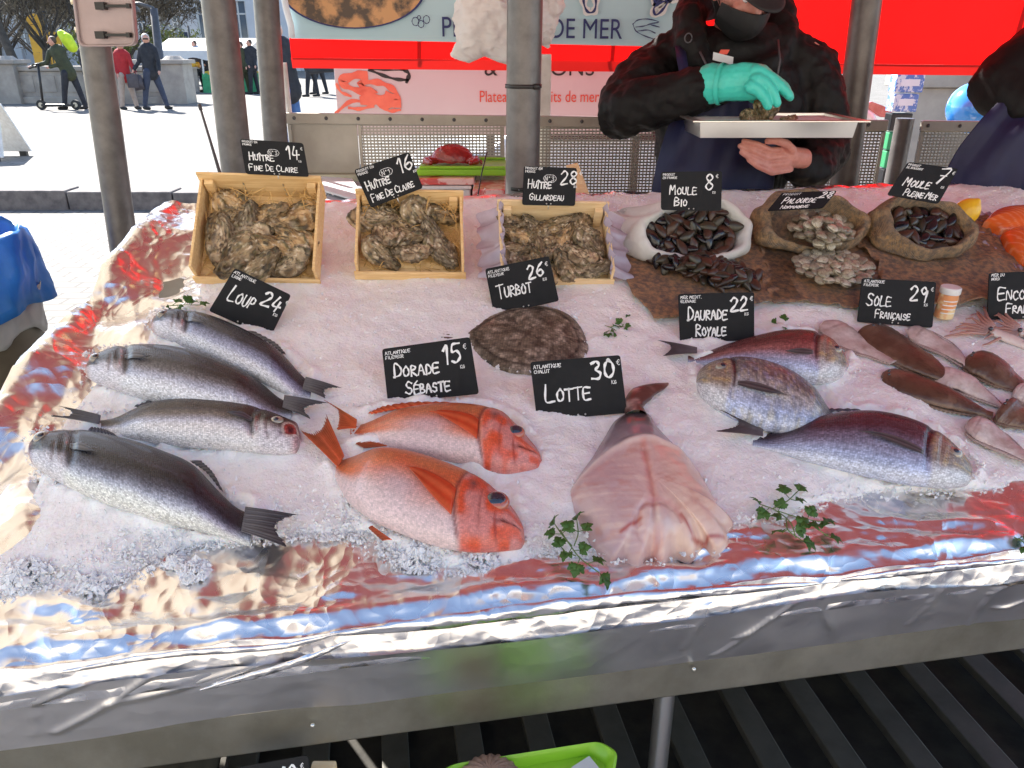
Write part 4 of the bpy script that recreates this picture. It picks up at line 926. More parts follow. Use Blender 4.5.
for a, c, amp, wd in (((36, 704), (150, 636), .008, .006), ((52, 742), (190, 648), .009, .006), ((110, 706), (292, 655), .010, .007), ((160, 690), (300, 664), -.004, .01), ((30, 745), (34, 704), .004, .004), ((55, 740), (62, 700), .003, .004),
                   ((817, 590), (841, 648), .006, .0045), ((740, 642), (800, 596), .005, .004), ((930, 604), (945, 580), .004, .004), ((915, 632), (940, 596), .003, .004), ((979, 634), (992, 590), .005, .004), ((990, 594), (1030, 562), .006, .004),
                   ((686, 655), (706, 605), .003, .004), ((720, 664), (770, 620), .005, .004), ((1000, 612), (1030, 606), .005, .005), ((300, 655), (470, 640), .004, .01), ((560, 600), (700, 590), .005, .006), ((220, 700), (222, 735), .002, .004)):
    foldline(a, c, amp*(.6 if a[0] < 320 else .9), wd)
b = MB(); b.grid(tabw(S2, O, ZZ), flip=True); b.build('front_skirt', 'foil_skirt', rf)
# loose front pleat: a rolled fold running below the crest
def pleat(pts, wd, seed):
    b = MB(); P3 = []
    for (u, v, o) in pts: P3.append(at_plane(u, v, A0-EH*(o+.012), EH))
    C_ = bez(P3, 90); rows = []
    for i, c in enumerate(C_):
        q = i/89; ww = wd*math.sin(math.pi*min(1, q*1.02+.02))**.6+.001; row = []
        for j in range(12):
            a = j/11*math.pi; row.append(c+UP*(math.cos(a)*ww)*(1+.25*vnoise(q*22, j*.5+seed))-EH*(math.sin(a)*ww*.7)*(1+.4*vnoise(q*30, j*.8+seed, 1)))
        rows.append(row)
    b.grid(np.array(rows), flip=True); return b.build('pleat', 'foil', rf)
pleat([(60, 672, .03), (170, 654, .03), (280, 646, .034), (345, 632, .034)], .0045, 1)
pleat([(330, 634, .03), (440, 622, .038), (560, 606, .040), (700, 592, .036), (840, 582, .030)], .011, 2)
pleat([(840, 580, .03), (930, 569, .03), (1040, 558, .03)], .006, 4)
pleat([(200, 690, .016), (290, 664, .03), (352, 640, .034)], .005, 3)
ICE = .018
# ================================================================== fish
def lerp(a, b_, q): return np.array(a)*(1-q)+np.array(b_)*q
def sm(a, b_, x): x = np.clip((x-a)/(b_-a), 0, 1); return x*x*(3-2*x)
def mixc(c, c2, w_): return c*(1-w_[..., None])+np.array(c2)*w_[..., None]
OUTL = []
class Fish:
    """body lofted through traced back and belly outlines, lying on its side on the ice"""
    def __init__(s, name, label, m, pairs, paint, thick=.42, comp=.90, group=None, cat='fish', nu=150, nv=56, base=ICE, relief=None, nosepow=.5, tailthin=.35):
        OUTL.append([q[0] for q in pairs]); OUTL.append([q[1] for q in pairs]); W0 = None
        for it in range(2):
            hh = base+(.022 if W0 is None else W0*thick*.75)
            tp = np.array([hit(*q[0], hh) for q in pairs]); bt = np.array([hit(*q[1], hh) for q in pairs])
            W0 = np.linalg.norm(tp-bt, axis=1).max()/2
        s.T = W0*thick; s.base = base
        TP, BT = bez(tp, nu), bez(bt, nu); Cn = (TP+BT)/2; Wv = (TP-BT)/2*comp; w_ = np.linalg.norm(Wv, axis=1)
        # arc-length parameter
        L = np.concatenate([[0], np.cumsum(np.linalg.norm(np.diff(Cn, axis=0), axis=1))]); s.u = L/L[-1]; s.len = L[-1]
        prof = np.maximum((w_/w_.max()), .02)**.8
        th = s.T*prof*(1-(1-tailthin)*sm(.75, 1., s.u)); th = np.maximum(th, .003)
        end = np.sqrt(np.clip(1-(1-np.clip(s.u/.02, 0, 1))**2, 0, 1))*.9+.1
        ph = np.linspace(0, 2*np.pi, nv, endpoint=False)
        cs, sn = np.cos(ph), np.sin(ph)
        Cn = Cn-EN*((Cn-A0)@EN)[:, None]+EN*(base+np.maximum(th*.72, .004))[:, None]*1.0
        P = Cn[:, None, :]+Wv[:, None, :]*(cs[None, :, None]*end[:, None, None])+EN[None, None, :]*(th*end)[:, None, None]*(np.sign(sn)*np.abs(sn)**.85)[None, :, None]
        U = s.u[:, None]+0*cs[None, :]; V = cs[None, :]+0*U; top = (sn >= -.05)[None, :]
        Uf = U
        if relief is not None: P = P+EN[None, None, :]*(relief(U, V)*np.clip(sn[None, :]*2, 0, 1))[..., None]
        # keep the underside on the ice
        hgt = (P-A0)@EN; P = P+EN*np.maximum(base-.004-hgt, 0)[..., None]
        s.P, s.U, s.ph = P, s.u, ph
        cols = np.clip(paint(U, V), 0, 1)
        s.root = thing(name, label, cat, Cn[len(Cn)//2]-EN*s.T*.7, group)
        b = MB(); o = b.grid(P, closed_v=True, flip=True); k = nv; b.f.append(tuple(range(k))); b.f.append(tuple((nu-1)*k+j for j in reversed(range(k))))
        uv = np.stack([U*s.len/.5, (ph/(2*np.pi))[None, :]+0*U], -1).reshape(-1, 2)
        s.body = b.build('body', m, s.root, cols=cols.reshape(-1, 3), uvs=uv)
        # orientation check
        s.dir = unit(Cn[0]-Cn[-1])
    def pt(s, u, v, lift=0.):
        i = int(np.argmin(abs(s.u-u))); a = math.acos(max(-1, min(1, v))); j = int(round(a/(2*math.pi)*len(s.ph))) % len(s.ph); return s.P[i, j]+EN*lift
    def eye(s, u, v, r, ring='eye_ring', pup=.62, cloudy=False):
        v -= .22 if ring == 'eye_ring' else .08; r *= 1.15 if ring == 'eye_ring' else 1.; c = surf(s, u, v)-EN*r*.35
        M = np.stack([E1, E2, EN], 1); up_ = unit(EN*.8-np.array([0, .5, -.35]))
        w_ = unit(EN-EH*.55); b = MB(); b.ball(c, (r*1.18, r*1.05, r*.75), 24, 14, M); e = b.build('eye', ring, s.root)
        x_ = E1; y_ = unit(np.cross(w_, x_)); M2 = np.stack([x_, y_, w_], 1); b = MB(); b.ball(c+w_*r*.26, (r*pup*1.1, r*pup*1.0, r*.60), 20, 12, M2); b.build('pupil', 'eye_dark', e)
    def fin(s, base, tip, c1, c2, name='fin', h0=.0, h1=.0, rays=14, onbody=False, rip=.0015, m='fin'):
        """base and tip: pixel polylines (or 3D points); a sheet of rays between them"""
        def g(p, h):
            return np.array(p) if len(p) == 3 else hit(p[0], p[1], s.base+h)
        n1, n2 = 30, 14
        B = bez([g(p, h0) for p in base], n1); Tt = bez([g(p, h1) for p in tip], n1); q = np.linspace(0, 1, n2)[None, :, None]
        P = B[:, None, :]*(1-q)+Tt[:, None, :]*q
        jag = 1-.11*np.abs(np.sin(np.arange(n1)*math.pi*rays/n1))[:, None, None]*q; P = B[:, None, :]+(P-B[:, None, :])*jag
        P = P+EN*(rip*np.sin(np.arange(n1)/n1*rays*2*math.pi)[:, None, None])+EN*(.004*np.sin(q*math.pi))*(1 if onbody else .3)
        st_ = (.5+.5*np.sin(np.arange(n1)/n1*rays*2*math.pi))[:, None]*np.ones((1, n2)); cc = (lerp(c1, c2, 0)[None, None, :]*(1-st_[..., None])+np.array(c2)[None, None, :]*st_[..., None])*(1.5-.8*q)
        b = MB(); b.grid(P); return b.build(name, m, s.root, cols=cc.reshape(-1, 3), mods=[solid(.0012)])
def tbase(pairs):
    (a, b_), (c, d_) = pairs[-1], pairs[-2]; a, b_, c, d_ = map(lambda q: np.array(q, float), (a, b_, c, d_)); m1, m0 = (a+b_)/2, (c+d_)/2; sh = (m0-m1); sh = sh/np.linalg.norm(sh)*7
    return tuple(m1+(a-m1)*.72+sh), tuple(m1+(b_-m1)*.72+sh)
def pectoral(f, u0, u1, v0, v1, w, c1, c2, wide=0., lift=.004, rays=12):
    n1, n2 = 26, 15; P = np.zeros((n1, n2, 3)); cc = np.zeros((n1, n2, 3))
    for i in range(n1):
        k = i/(n1-1); wd = w*((1-wide)*(math.sin(math.pi*min(1, .16+k*.84))**.75)+wide*(1-k)**.8+.03*(1-k))
        for j in range(n2):
            q = j/(n2-1)*2-1; P[i, j] = surf(f, u0+(u1-u0)*(k-.10*k*abs(q)), v0+(v1-v0)*k+wd*q)+EN*(.0015+lift*math.sin(k*1.7)+.0007*math.sin(q*rays*3.14)*k)
            cc[i, j] = lerp(c1, c2, .5+.5*math.sin(q*rays*3.14))*(1.15-.3*k)
    b = MB(); b.grid(P); return b.build('pectoral_fin', 'fin', f.root, cols=cc.reshape(-1, 3), mods=[solid(.0008)])
def surf(f, u, v):
    nu = len(f.u); x = np.interp(u, f.u, np.arange(nu)); i = min(int(x), nu-2); fx = x-i; a = math.acos(max(-1, min(1, v)))/(2*math.pi)*len(f.ph); j = int(a); fy = a-j; j2 = (j+1) % len(f.ph)
    return (f.P[i, j]*(1-fx)+f.P[i+1, j]*fx)*(1-fy)+(f.P[i, j2]*(1-fx)+f.P[i+1, j2]*fx)*fy
def arc_line(U, V, u0, bow, wd, v0=-.9, v1=.8):
    return np.exp(-(((U-(u0+bow*(1-V**2)))/wd)**2))*sm(v0-.1, v0+.1, V)*(1-sm(v1-.1, v1+.1, V))
def bass_paint(dark=(.024, .022, .028), midc=(.24, .25, .31), belly=(.76, .76, .79), shift=0., blue=.5, seed=0., gape=False):
    def f(U, V):
        n = fbm(U*14+seed, V*2.5, 3)*.35; v = V+n*.35+shift+.30
        v = V+n*.22+shift; c = np.zeros(U.shape+(3,))+np.array(belly)
        c = mixc(c, (.38, .42, .60), sm(-.85, -.55, v)*(.4+blue*.5)); c = mixc(c, midc, sm(-.70, -.32, v)); c = mixc(c, dark, sm(-.42, .0, v)*.95)
        ll = np.exp(-((V-(.18-.12*U))/.03)**2)*sm(.24, .3, U); c = mixc(c, (.05, .045, .06), ll*.6)
        hd = 1-sm(.20, .245, U+.03*V*V); c = mixc(c, (.66, .62, .66), hd*(1-sm(-.55, -.1, v))*.75); c = mixc(c, (.03, .02, .018), hd*sm(-.25, .1, v+.25*vnoise(U*60+seed, V*6))*.85)
        c = mixc(c, (.26, .035, .035), arc_line(U, V, .17, .036, .008, -.5, .5)*sm(-.15, .25, vnoise(U*90+seed, V*7, 2))*.8)
        c = mixc(c, (.022, .016, .02), arc_line(U, V, .195, .038, .013, -.6, .85)*.9)
        c = mixc(c, (.45, .16, .15), np.exp(-((U-.012)/.02)**2)*.6)
        c = mixc(c, (.03, .008, .008), np.exp(-((V+.05+U*3.)/.075)**2)*(1-sm(.075, .10, U))*.95); c = mixc(c, (.04, .03, .03), np.exp(-((U-.10)/.05)**2-((V-.0+U)/.12)**2)*.4); c = mixc(c, (.10, .05, .05), arc_line(U, V, .125, .03, .006, -.7, .1)*.7)
        if gape:
            e_ = np.hypot((U-.040)/.034, (V-.02)/.42); c = mixc(c, (.74, .62, .54), np.exp(-((e_-1)/.22)**2)*.8); c = mixc(c, (.36, .06, .05), 1-sm(.75, .95, e_)); c = mixc(c, (.10, .015, .015), 1-sm(.3, .6, e_))
        sp = (vnoise(U*170+seed, V*28, 1) > .455); c = np.where(sp[..., None], c*1.6, c); return c
    return f
def bass_relief(U, V):
    g = arc_line(U, V, .20, .038, .02, -.7, .9); g2 = arc_line(U, V, .155, .03, .015, -.5, .5)
    return -.0045*g-.002*g2+.003*(1-sm(.17, .20, U))*sm(.03, .1, U)*(1-V*V)-.004*np.exp(-((V+.05+U*3.)/.09)**2)*(1-sm(.075, .10, U))-.0015*arc_line(U, V, .125, .03, .01, -.7, .1)
DK = (.06, .057, .065); DK2 = (.17, .16, .175)
def mk_bass(label, pairs, eye, tail, dors=None, pect=None, name='sea_bass', ventral=None, **k):
    f = Fish(name, label, 'bass_skin', pairs, bass_paint(**k), .46, .90, 'whole sea bass on the ice', relief=bass_relief)
    f.eye(eye[0], eye[1], eye[2]); 
    b0, b1 = tbase(pairs); f.fin([b0, ((b0[0]+b1[0])/2, (b0[1]+b1[1])/2), b1], tail[2], DK, DK2, 'tail_fin', .019, .021, 18)
    for d in (dors or []): f.fin(d[0], d[1], DK, DK2, 'dorsal_fin', .012, .014, 9)
    if ventral: f.fin(ventral[0], ventral[1], (.3, .27, .28), (.5, .46, .46), 'ventral_fin', .008, .004, 8)
    pectoral(f, .225, .35, .02, -.06, .13, (.06, .06, .07), (.13, .125, .14))
    return f
mk_bass('sea bass furthest back, its head beside the parsley sprig at the upper left',
  [((149, 317), (148, 322)), ((154, 313), (152, 327)), ((163, 310), (160, 333)), ((180, 310), (176, 342)), ((205, 315), (200, 354)), ((235, 326), (228, 368)), ((262, 339), (256, 379)), ((285, 354), (280, 389)), ((300, 367), (297, 394)), ((313, 377), (308, 394))],
  (.085, .42, .0085), ((313, 377), (308, 394), [(342, 388), (332, 388), (325, 391), (327, 399)]), [(([(246, 331), (268, 342), (282, 353)]), [(256, 332), (276, 343), (286, 354)])], ((.235, -.02), (.25, -.3), (.34, -.02), (.32, -.24)), blue=.8, midc=(.22, .24, .36), seed=1.)
mk_bass('second sea bass from the back, with its mouth slightly open over the foil',
  [((84, 357), (80, 364)), ((92, 352), (88, 373)), ((104, 349), (101, 380)), ((122, 346), (118, 388)), ((145, 346), (145, 398)), ((172, 348), (168, 404)), ((200, 354), (196, 409)), ((232, 365), (226, 413)), ((260, 377), (254, 414)), ((278, 388), (274, 413)), ((292, 393), (289, 410))],
  (.075, .42, .009), ((292, 393), (289, 410), [(329, 403), (314, 405), (305, 410), (313, 420)]), [(([(236, 366), (250, 373), (258, 378)]), [(242, 366), (254, 373), (260, 379)])], ((.225, .0), (.24, -.3), (.34, -.05), (.32, -.28)), dark=(.032, .026, .024), midc=(.16, .15, .16), seed=4.)
fc = mk_bass('sea bass lying the other way with gaping mouth pointing right',
  [((300, 424), (299, 447)), ((296, 420), (292, 450)), ((288, 417), (280, 452)), ((270, 411), (265, 452)), ((245, 404), (240, 450)), ((220, 400), (215, 448)), ((190, 399), (185, 446)), ((160, 401), (157, 442)), ((135, 406), (133, 436)), ((112, 411), (110, 429)), ((94, 413), (92, 425))],
  (.11, .50, .0085), ((94, 413), (92, 425), [(59, 406), (70, 411), (66, 416), (46, 415)]), [(([(182, 400), (162, 402), (138, 407)]), [(172, 396), (156, 398), (134, 406)])], ((.27, .1), (.29, -.25), (.38, .12), (.37, -.1)), dark=(.05, .035, .026), midc=(.19, .16, .14), belly=(.82, .80, .79), shift=-.22, seed=8., gape=True)
mk_bass('largest sea bass at the front left corner of the ice',
  [((24, 441), (24, 448)), ((30, 435), (29, 458)), ((42, 430), (38, 467)), ((62, 429), (54, 478)), ((86, 430), (78, 492)), ((110, 435), (105, 504)), ((138, 442), (134, 514)), ((165, 451), (160, 522)), ((192, 462), (186, 527)), ((214, 481), (210, 530)), ((234, 497), (228, 533)), ((253, 504), (247, 538))],
  (.085, .60, .0100), ((253, 504), (247, 538), [(299, 515), (284, 520), (277, 529), (291, 549)]), [(([(190, 461), (206, 472), (220, 489)]), [(202, 461), (213, 472), (223, 491)]), (([(88, 431), (104, 433), (118, 437)]), [(92, 427), (104, 429), (112, 433)])], ((.24, .05), (.26, -.25), (.36, -.0), (.35, -.2)),
  ventral=([(176, 524), (190, 527)], [(196, 530), (192, 532)]), dark=(.014, .014, .019), midc=(.09, .09, .12), belly=(.78, .78, .72), shift=.10, seed=12.)
# ---- redfish
def red_paint(seed=0., white=1.):
    def f(U, V):
        n = fbm(U*9+seed, V*2, 3)*.5; v = V+n*.3+.22+(1-white)*.35
        c = np.zeros(U.shape+(3,))+np.array((.76, .58, .56)); c = mixc(c, (.74, .19, .06), sm(-.35*white-.1, .15, v)); c = mixc(c, (.52, .16, .06), sm(.2, .8, v)*.85); c = mixc(c, (.72, .10, .04), sm(.0, .4, vnoise(U*8+seed, V*4, 2))*.35*sm(-.3, .1, v))
        c = mixc(c, (.60, .52, .56), np.exp(-((U-.62)/.16)**2-((V+.25)/.35)**2)*.75*(1-white*.0))
        hd = 1-sm(.32, .35, U+.04*V*V); hc = np.zeros(U.shape+(3,))+np.array((.70, .10, .04)); hc = mixc(hc, (.62, .30, .28), sm(.15, .6, vnoise(U*22+seed, V*3)+.45)*.7*(V < .75)); hc = mixc(hc, (.28, .07, .04), sm(.55, .95, V)*.6)
        c = c*(1-hd[..., None])+hc*hd[..., None]
        c = mixc(c, (.20, .055, .05), arc_line(U, V, .30, .045, .008, -.95, .9)*.8); c = mixc(c, (.30, .09, .07), arc_line(U, V, .20, .03, .006, -.7, .5)*.5)
        c = mixc(c, (.06, .06, .07), np.exp(-((U-.27)/.022)**2-((V-.42)/.16)**2)*.8)
        mo = np.exp(-((V+.02+1.9*U)/.05)**2)*(1-sm(.13, .16, U)); c = mixc(c, (.09, .008, .008), mo*.95); c = mixc(c, (.28, .03, .02), arc_line(U, V, .125, .03, .006, -.9, -.1)*.8)
        c = mixc(c, (.70, .26, .20), (np.exp(-((V+.16+1.9*U)/.08)**2)+np.exp(-((V-.12+1.9*U)/.07)**2)*.6)*(1-sm(.11, .14, U))*.8)
        return c
    return f
def red_relief(U, V):
    mo = np.exp(-((V+.02+1.9*U)/.06)**2)*(1-sm(.13, .16, U))
    return -.004*arc_line(U, V, .30, .045, .014, -.95, .9)-.0022*arc_line(U, V, .20, .03, .01, -.7, .5)-.0055*mo+.003*np.exp(-((V+.20+1.9*U)/.12)**2)*(1-sm(.11, .14, U))+.003*(1-sm(.26, .3, U))*(1-V*V)-.003*np.exp(-((U-.06)/.03)**2-((V-.5)/.2)**2)+.0009*vnoise(U*60, V*9)*(1-sm(.28, .34, U))
RD, RD2 = (.66, .07, .02), (.80, .20, .07)
def mk_red(label, pairs, eye, tail, fins, pect, seed, white):
    f = Fish('redfish', label, 'redfish_skin', pairs, red_paint(seed, white), .44, .90, 'two redfish on the ice', relief=red_relief)
    f.eye(eye[0], eye[1], eye[2], 'eye_ring_red', .84)
    b0, b1 = tbase(pairs); f.fin([b0, ((b0[0]+b1[0])/2, (b0[1]+b1[1])/2), b1], tail[2], RD, RD2, 'tail_fin', .019, .021, 16)
    for nm, a, c in fins: f.fin(a, c, RD, RD2, nm, .012, .012, 12)
    pectoral(f, .345, .60, -.22, .16, .36, (.68, .07, .02), (.82, .15, .05), .75, .005, 16); return f
mk_red('smaller redfish behind, under the sign priced 15',
  [((543, 452), (542, 458)), ((538, 444), (537, 463)), ((528, 434), (524, 468)), ((515, 422), (508, 472)), ((500, 411), (490, 472)), ((475, 405), (470, 465)), ((445, 403), (440, 459)), ((415, 405), (408, 452)), ((388, 409), (382, 441)), ((366, 414), (363, 433)), ((350, 418), (349, 430))],
  (.150, .40, .0142), ((350, 418), (349, 430), [(324, 400), (336, 408), (338, 416), (336, 430)]), [('dorsal_fin', [(452, 404), (420, 406), (392, 410), (372, 414)], [(446, 402), (412, 402), (384, 406), (368, 413)]), ('anal_fin', [(398, 446), (380, 438)], [(362, 448), (354, 444)])],
  ([(.335, -.05), (.335, -.55)], [(.60, .28), (.50, -.1)]), 3., .35)
mk_red('larger redfish in front with pale belly and bulging dark eye',
  [((526, 528), (525, 536)), ((523, 517), (520, 541)), ((514, 504), (508, 545)), ((500, 490), (490, 549)), ((478, 475), (465, 551)), ((450, 463), (432, 546)), ((420, 453), (402, 535)), ((392, 447), (372, 521)), ((366, 446), (348, 500)), ((350, 447), (338, 480)), ((340, 449), (331, 465))],
  (.160, .43, .0185), ((343, 447), (331, 464), [(326, 414), (320, 427), (312, 432), (299, 429)]), [('anal_fin', [(392, 540), (372, 526)], [(382, 541), (368, 528)])],
  ([(.36, -.1), (.37, -.62)], [(.60, .18), (.55, -.22)]), 7., 1.)
# ---- breams
def bream_paint(kind_, seed):
    def f(U, V):
        n = fbm(U*12+seed, V*3, 3)*.4; v = V+n*.25+.42
        back = {'red': (.13, .035, .035), 'violet': (.055, .030, .040), 'silver': (.15, .145, .14)}[kind_]; mid = {'red': (.36, .15, .14), 'violet': (.22, .20, .28), 'silver': (.50, .50, .48)}[kind_]
        c = np.zeros(U.shape+(3,))+np.array((.74, .74, .77)); c = mixc(c, (.42, .50, .74), sm(-.8, -.35, v)*.8); c = mixc(c, mid, sm(-.45, .15, v)); c = mixc(c, back, sm(.1, .55, v)*.92)
        st_ = .5+.5*np.sin(V*34); c = c*(1-(.22*st_*sm(.3, .4, U))[..., None])
        if kind_ == 'silver': sp = sm(.0, .25, vnoise(U*40, V*8, 1)); c = mixc(c, (.04, .05, .08), sp*.4*sm(.22, .3, U)); c = mixc(c, (.66, .60, .40), sm(.1, .3, vnoise(U*60+5, V*16, 2))*.35); c = mixc(c, (.36, .44, .70), sm(.15, .3, vnoise(U*50+9, V*14, 0))*.35)
        hd = 1-sm(.21, .235, U+.03*V*V); hc = np.zeros(U.shape+(3,))+np.array((.30, .25, .20)); hc = mixc(hc, (.55, .40, .16), sm(.0, .3, vnoise(U*40+seed, V*6, 1))*.6); hc = mixc(hc, (.66, .66, .68), 1-sm(-.35, .0, v)); hc = mixc(hc, (.10, .08, .07), sm(.4, .9, V)*.7)
        if kind_ == 'red': hc = mixc(hc, (.55, .14, .08), sm(.1, .5, V)*.5)
        c = c*(1-hd[..., None])+hc*hd[..., None]
        c = mixc(c, (.03, .02, .025), arc_line(U, V, .205, .035, .012, -.5, .95)*.9); c = mixc(c, (.015, .012, .02), np.exp(-((U-.235)/.018)**2-((V-.45)/.3)**2)*.9)
        c = mixc(c, (.2, .2, .2), np.exp(-((V+.2+U*1.)/.05)**2)*(1-sm(.05, .07, U))*.9)
        return c
    return f
def bream_relief(U, V): return -.004*arc_line(U, V, .205, .035, .016, -.8, .95)-.002*arc_line(U, V, .15, .03, .01, -.6, .6)-.002*np.exp(-((V+.2+U)/.07)**2)*(1-sm(.05, .07, U))
def mk_bream(label, pairs, kd, eye, tail, pect, seed, fins=()):
    f = Fish('sea_bream', label, 'bream_skin', pairs, bream_paint(kd, seed), .40, .90, 'whole sea bream on the ice', relief=bream_relief)
    f.eye(eye[0], eye[1], eye[2])
    if tail: b0, b1 = tbase(pairs); f.fin([b0, ((b0[0]+b1[0])/2, (b0[1]+b1[1])/2), b1], tail[2], (.09, .07, .075), (.19, .16, .165), 'tail_fin', .019, .021, 16)
    for a, c in fins: f.fin(a, c, (.07, .05, .06), (.15, .12, .13), 'dorsal_fin', .012, .014, 12)
    if pect: pectoral(f, .255, *pect, .10, (.06, .05, .055), (.14, .12, .12))
    return f
mk_bream('reddish sea bream at the back under the sign priced 22',
  [((850, 357), (849, 363)), ((847, 352), (845, 370)), ((840, 346), (837, 377)), ((828, 338), (824, 382)), ((808, 332), (804, 382)), ((781, 331), (777, 376)), ((752, 335), (750, 368)), ((728, 340), (727, 362)), ((706, 344), (706, 357)), ((690, 346), (690, 354))],
  'red', (.115, .42, .0095), ((692, 346), (690, 354), [(657, 340), (670, 346), (662, 356)]), (.42, -.38, -.50), 2.)
mk_bream('silver speckled sea bream in the middle with its head pointing left',
  [((698, 368), (699, 378)), ((702, 363), (703, 389)), ((712, 359), (711, 399)), ((728, 357), (726, 411)), ((746, 358), (744, 421)), ((768, 363), (764, 429)), ((792, 372), (788, 432)), ((815, 386), (811, 430)), ((834, 401), (832, 424)), ((848, 413), (848, 421))],
  'silver', (.155, .50, .0095), ((846, 411), (848, 421), [(872, 418), (868, 424), (866, 432)]), (.58, -.40, -.42), 5.)
mk_bream('large violet sea bream at the front with its head pointing right',
  [((978, 466), (977, 473)), ((973, 458), (970, 479)), ((958, 445), (952, 484)), ((935, 430), (928, 485)), ((905, 418), (898, 482)), ((870, 411), (866, 475)), ((835, 412), (832, 465)), ((806, 417), (804, 455)), ((782, 422), (781, 445)), ((764, 425), (764, 439)), ((756, 425), (756, 437))],
  'violet', (.115, .45, .0105), ((758, 425), (757, 437), [(718, 409), (736, 419), (734, 426), (713, 431)]), (.55, -.42, -.22), 9., [([(862, 411), (830, 412), (802, 418), (784, 423)], [(856, 409), (826, 409), (798, 415), (780, 422)])])
# ---- turbot: flat disc with skirt of fins
def blob(name, m, parent, px, center, Hc, paint, base=ICE, nr=26, na=110, pw=.6, lowc=None, relief=None):
    """rounded solid over a traced outline (pixels on the ice plane)"""
    ring = bez([hit(*q, base+.004) for q in px+[px[0]]], na+1)[:-1]; c = hit(*center, base+.004)
    q = np.linspace(0, 1, nr); P = c+(ring[None]-c)*q[:, None, None]
    hgt = Hc*np.clip(1-q**2.4, 0, 1)**pw; A = np.linspace(0, 2*np.pi, na, endpoint=False)
    QQ = q[:, None]+0*A[None]; AA = A[None]+0*QQ
    hh = hgt[:, None]+0*AA
    if relief is not None: hh = hh+relief(QQ, AA, P)*np.clip((1-QQ)*6, 0, 1)
    P = P+EN*hh[..., None]; Pb = ring-EN*(base+.003)
    P = np.concatenate([P, Pb[None]], 0); cols = paint(QQ, AA, P[:-1]); cols = np.concatenate([cols, cols[-1:]], 0)
    b = MB(); b.grid(P, closed_v=True); return b.build(name, m, parent, cols=np.clip(cols, 0, 1).reshape(-1, 3), uvs=np.stack([np.append(q, 1.)[:, None]*np.cos(A)[None]*.5+.5, np.append(q, 1.)[:, None]*np.sin(A)[None]*.5+.5], -1).reshape(-1, 2)), c
def wpn(P, f=60, k=0): return fbm((P@E1)*f, (P@E2)*f, 4, k)
r = thing('turbot', 'flat brown turbot lying between the signs priced 26, 15 and 30', 'fish', hit(520, 342, ICE))
tb = [(463, 334), (475, 325), (492, 315), (515, 308), (540, 306), (562, 311), (577, 322), (586, 338), (588, 352), (578, 364), (558, 372), (530, 374), (500, 368), (480, 357), (467, 345)]
blob('body', 'turbot_skin', r, tb, (527, 340), .020, lambda Q, A, P: mixc(mixc(np.zeros(Q.shape+(3,))+np.array((.15, .115, .08)), (.36, .29, .22), sm(-.05, .35, wpn(P, 55))), (.035, .022, .014), sm(.80, .84, Q)*(1-sm(.86, .90, Q))*.8+sm(.05, .35, wpn(P, 100, 1))*.65), base=.016, pw=.8, relief=lambda Q, A, P: .0015*np.sin(A*60)*sm(.88, .95, Q)+.0012*wpn(P, 120))
b = MB(); Bp = bez([hit(470, 334, .02), hit(466, 343, .02)], 14); Tp = bez([hit(443, 331, .02), hit(441, 337, .02), hit(448, 347, .018)], 14); q = np.linspace(0, 1, 8)[None, :, None]; PP = Bp[:, None]*(1-q)+Tp[:, None]*q+EN*.001*np.sin(np.arange(14)*2.)[:, None, None]
cc = np.zeros(PP.shape)+np.array((.20, .13, .09)); b.grid(PP); b.build('tail_fin', 'fin', r, cols=cc.reshape(-1, 3), mods=[solid(.002)])
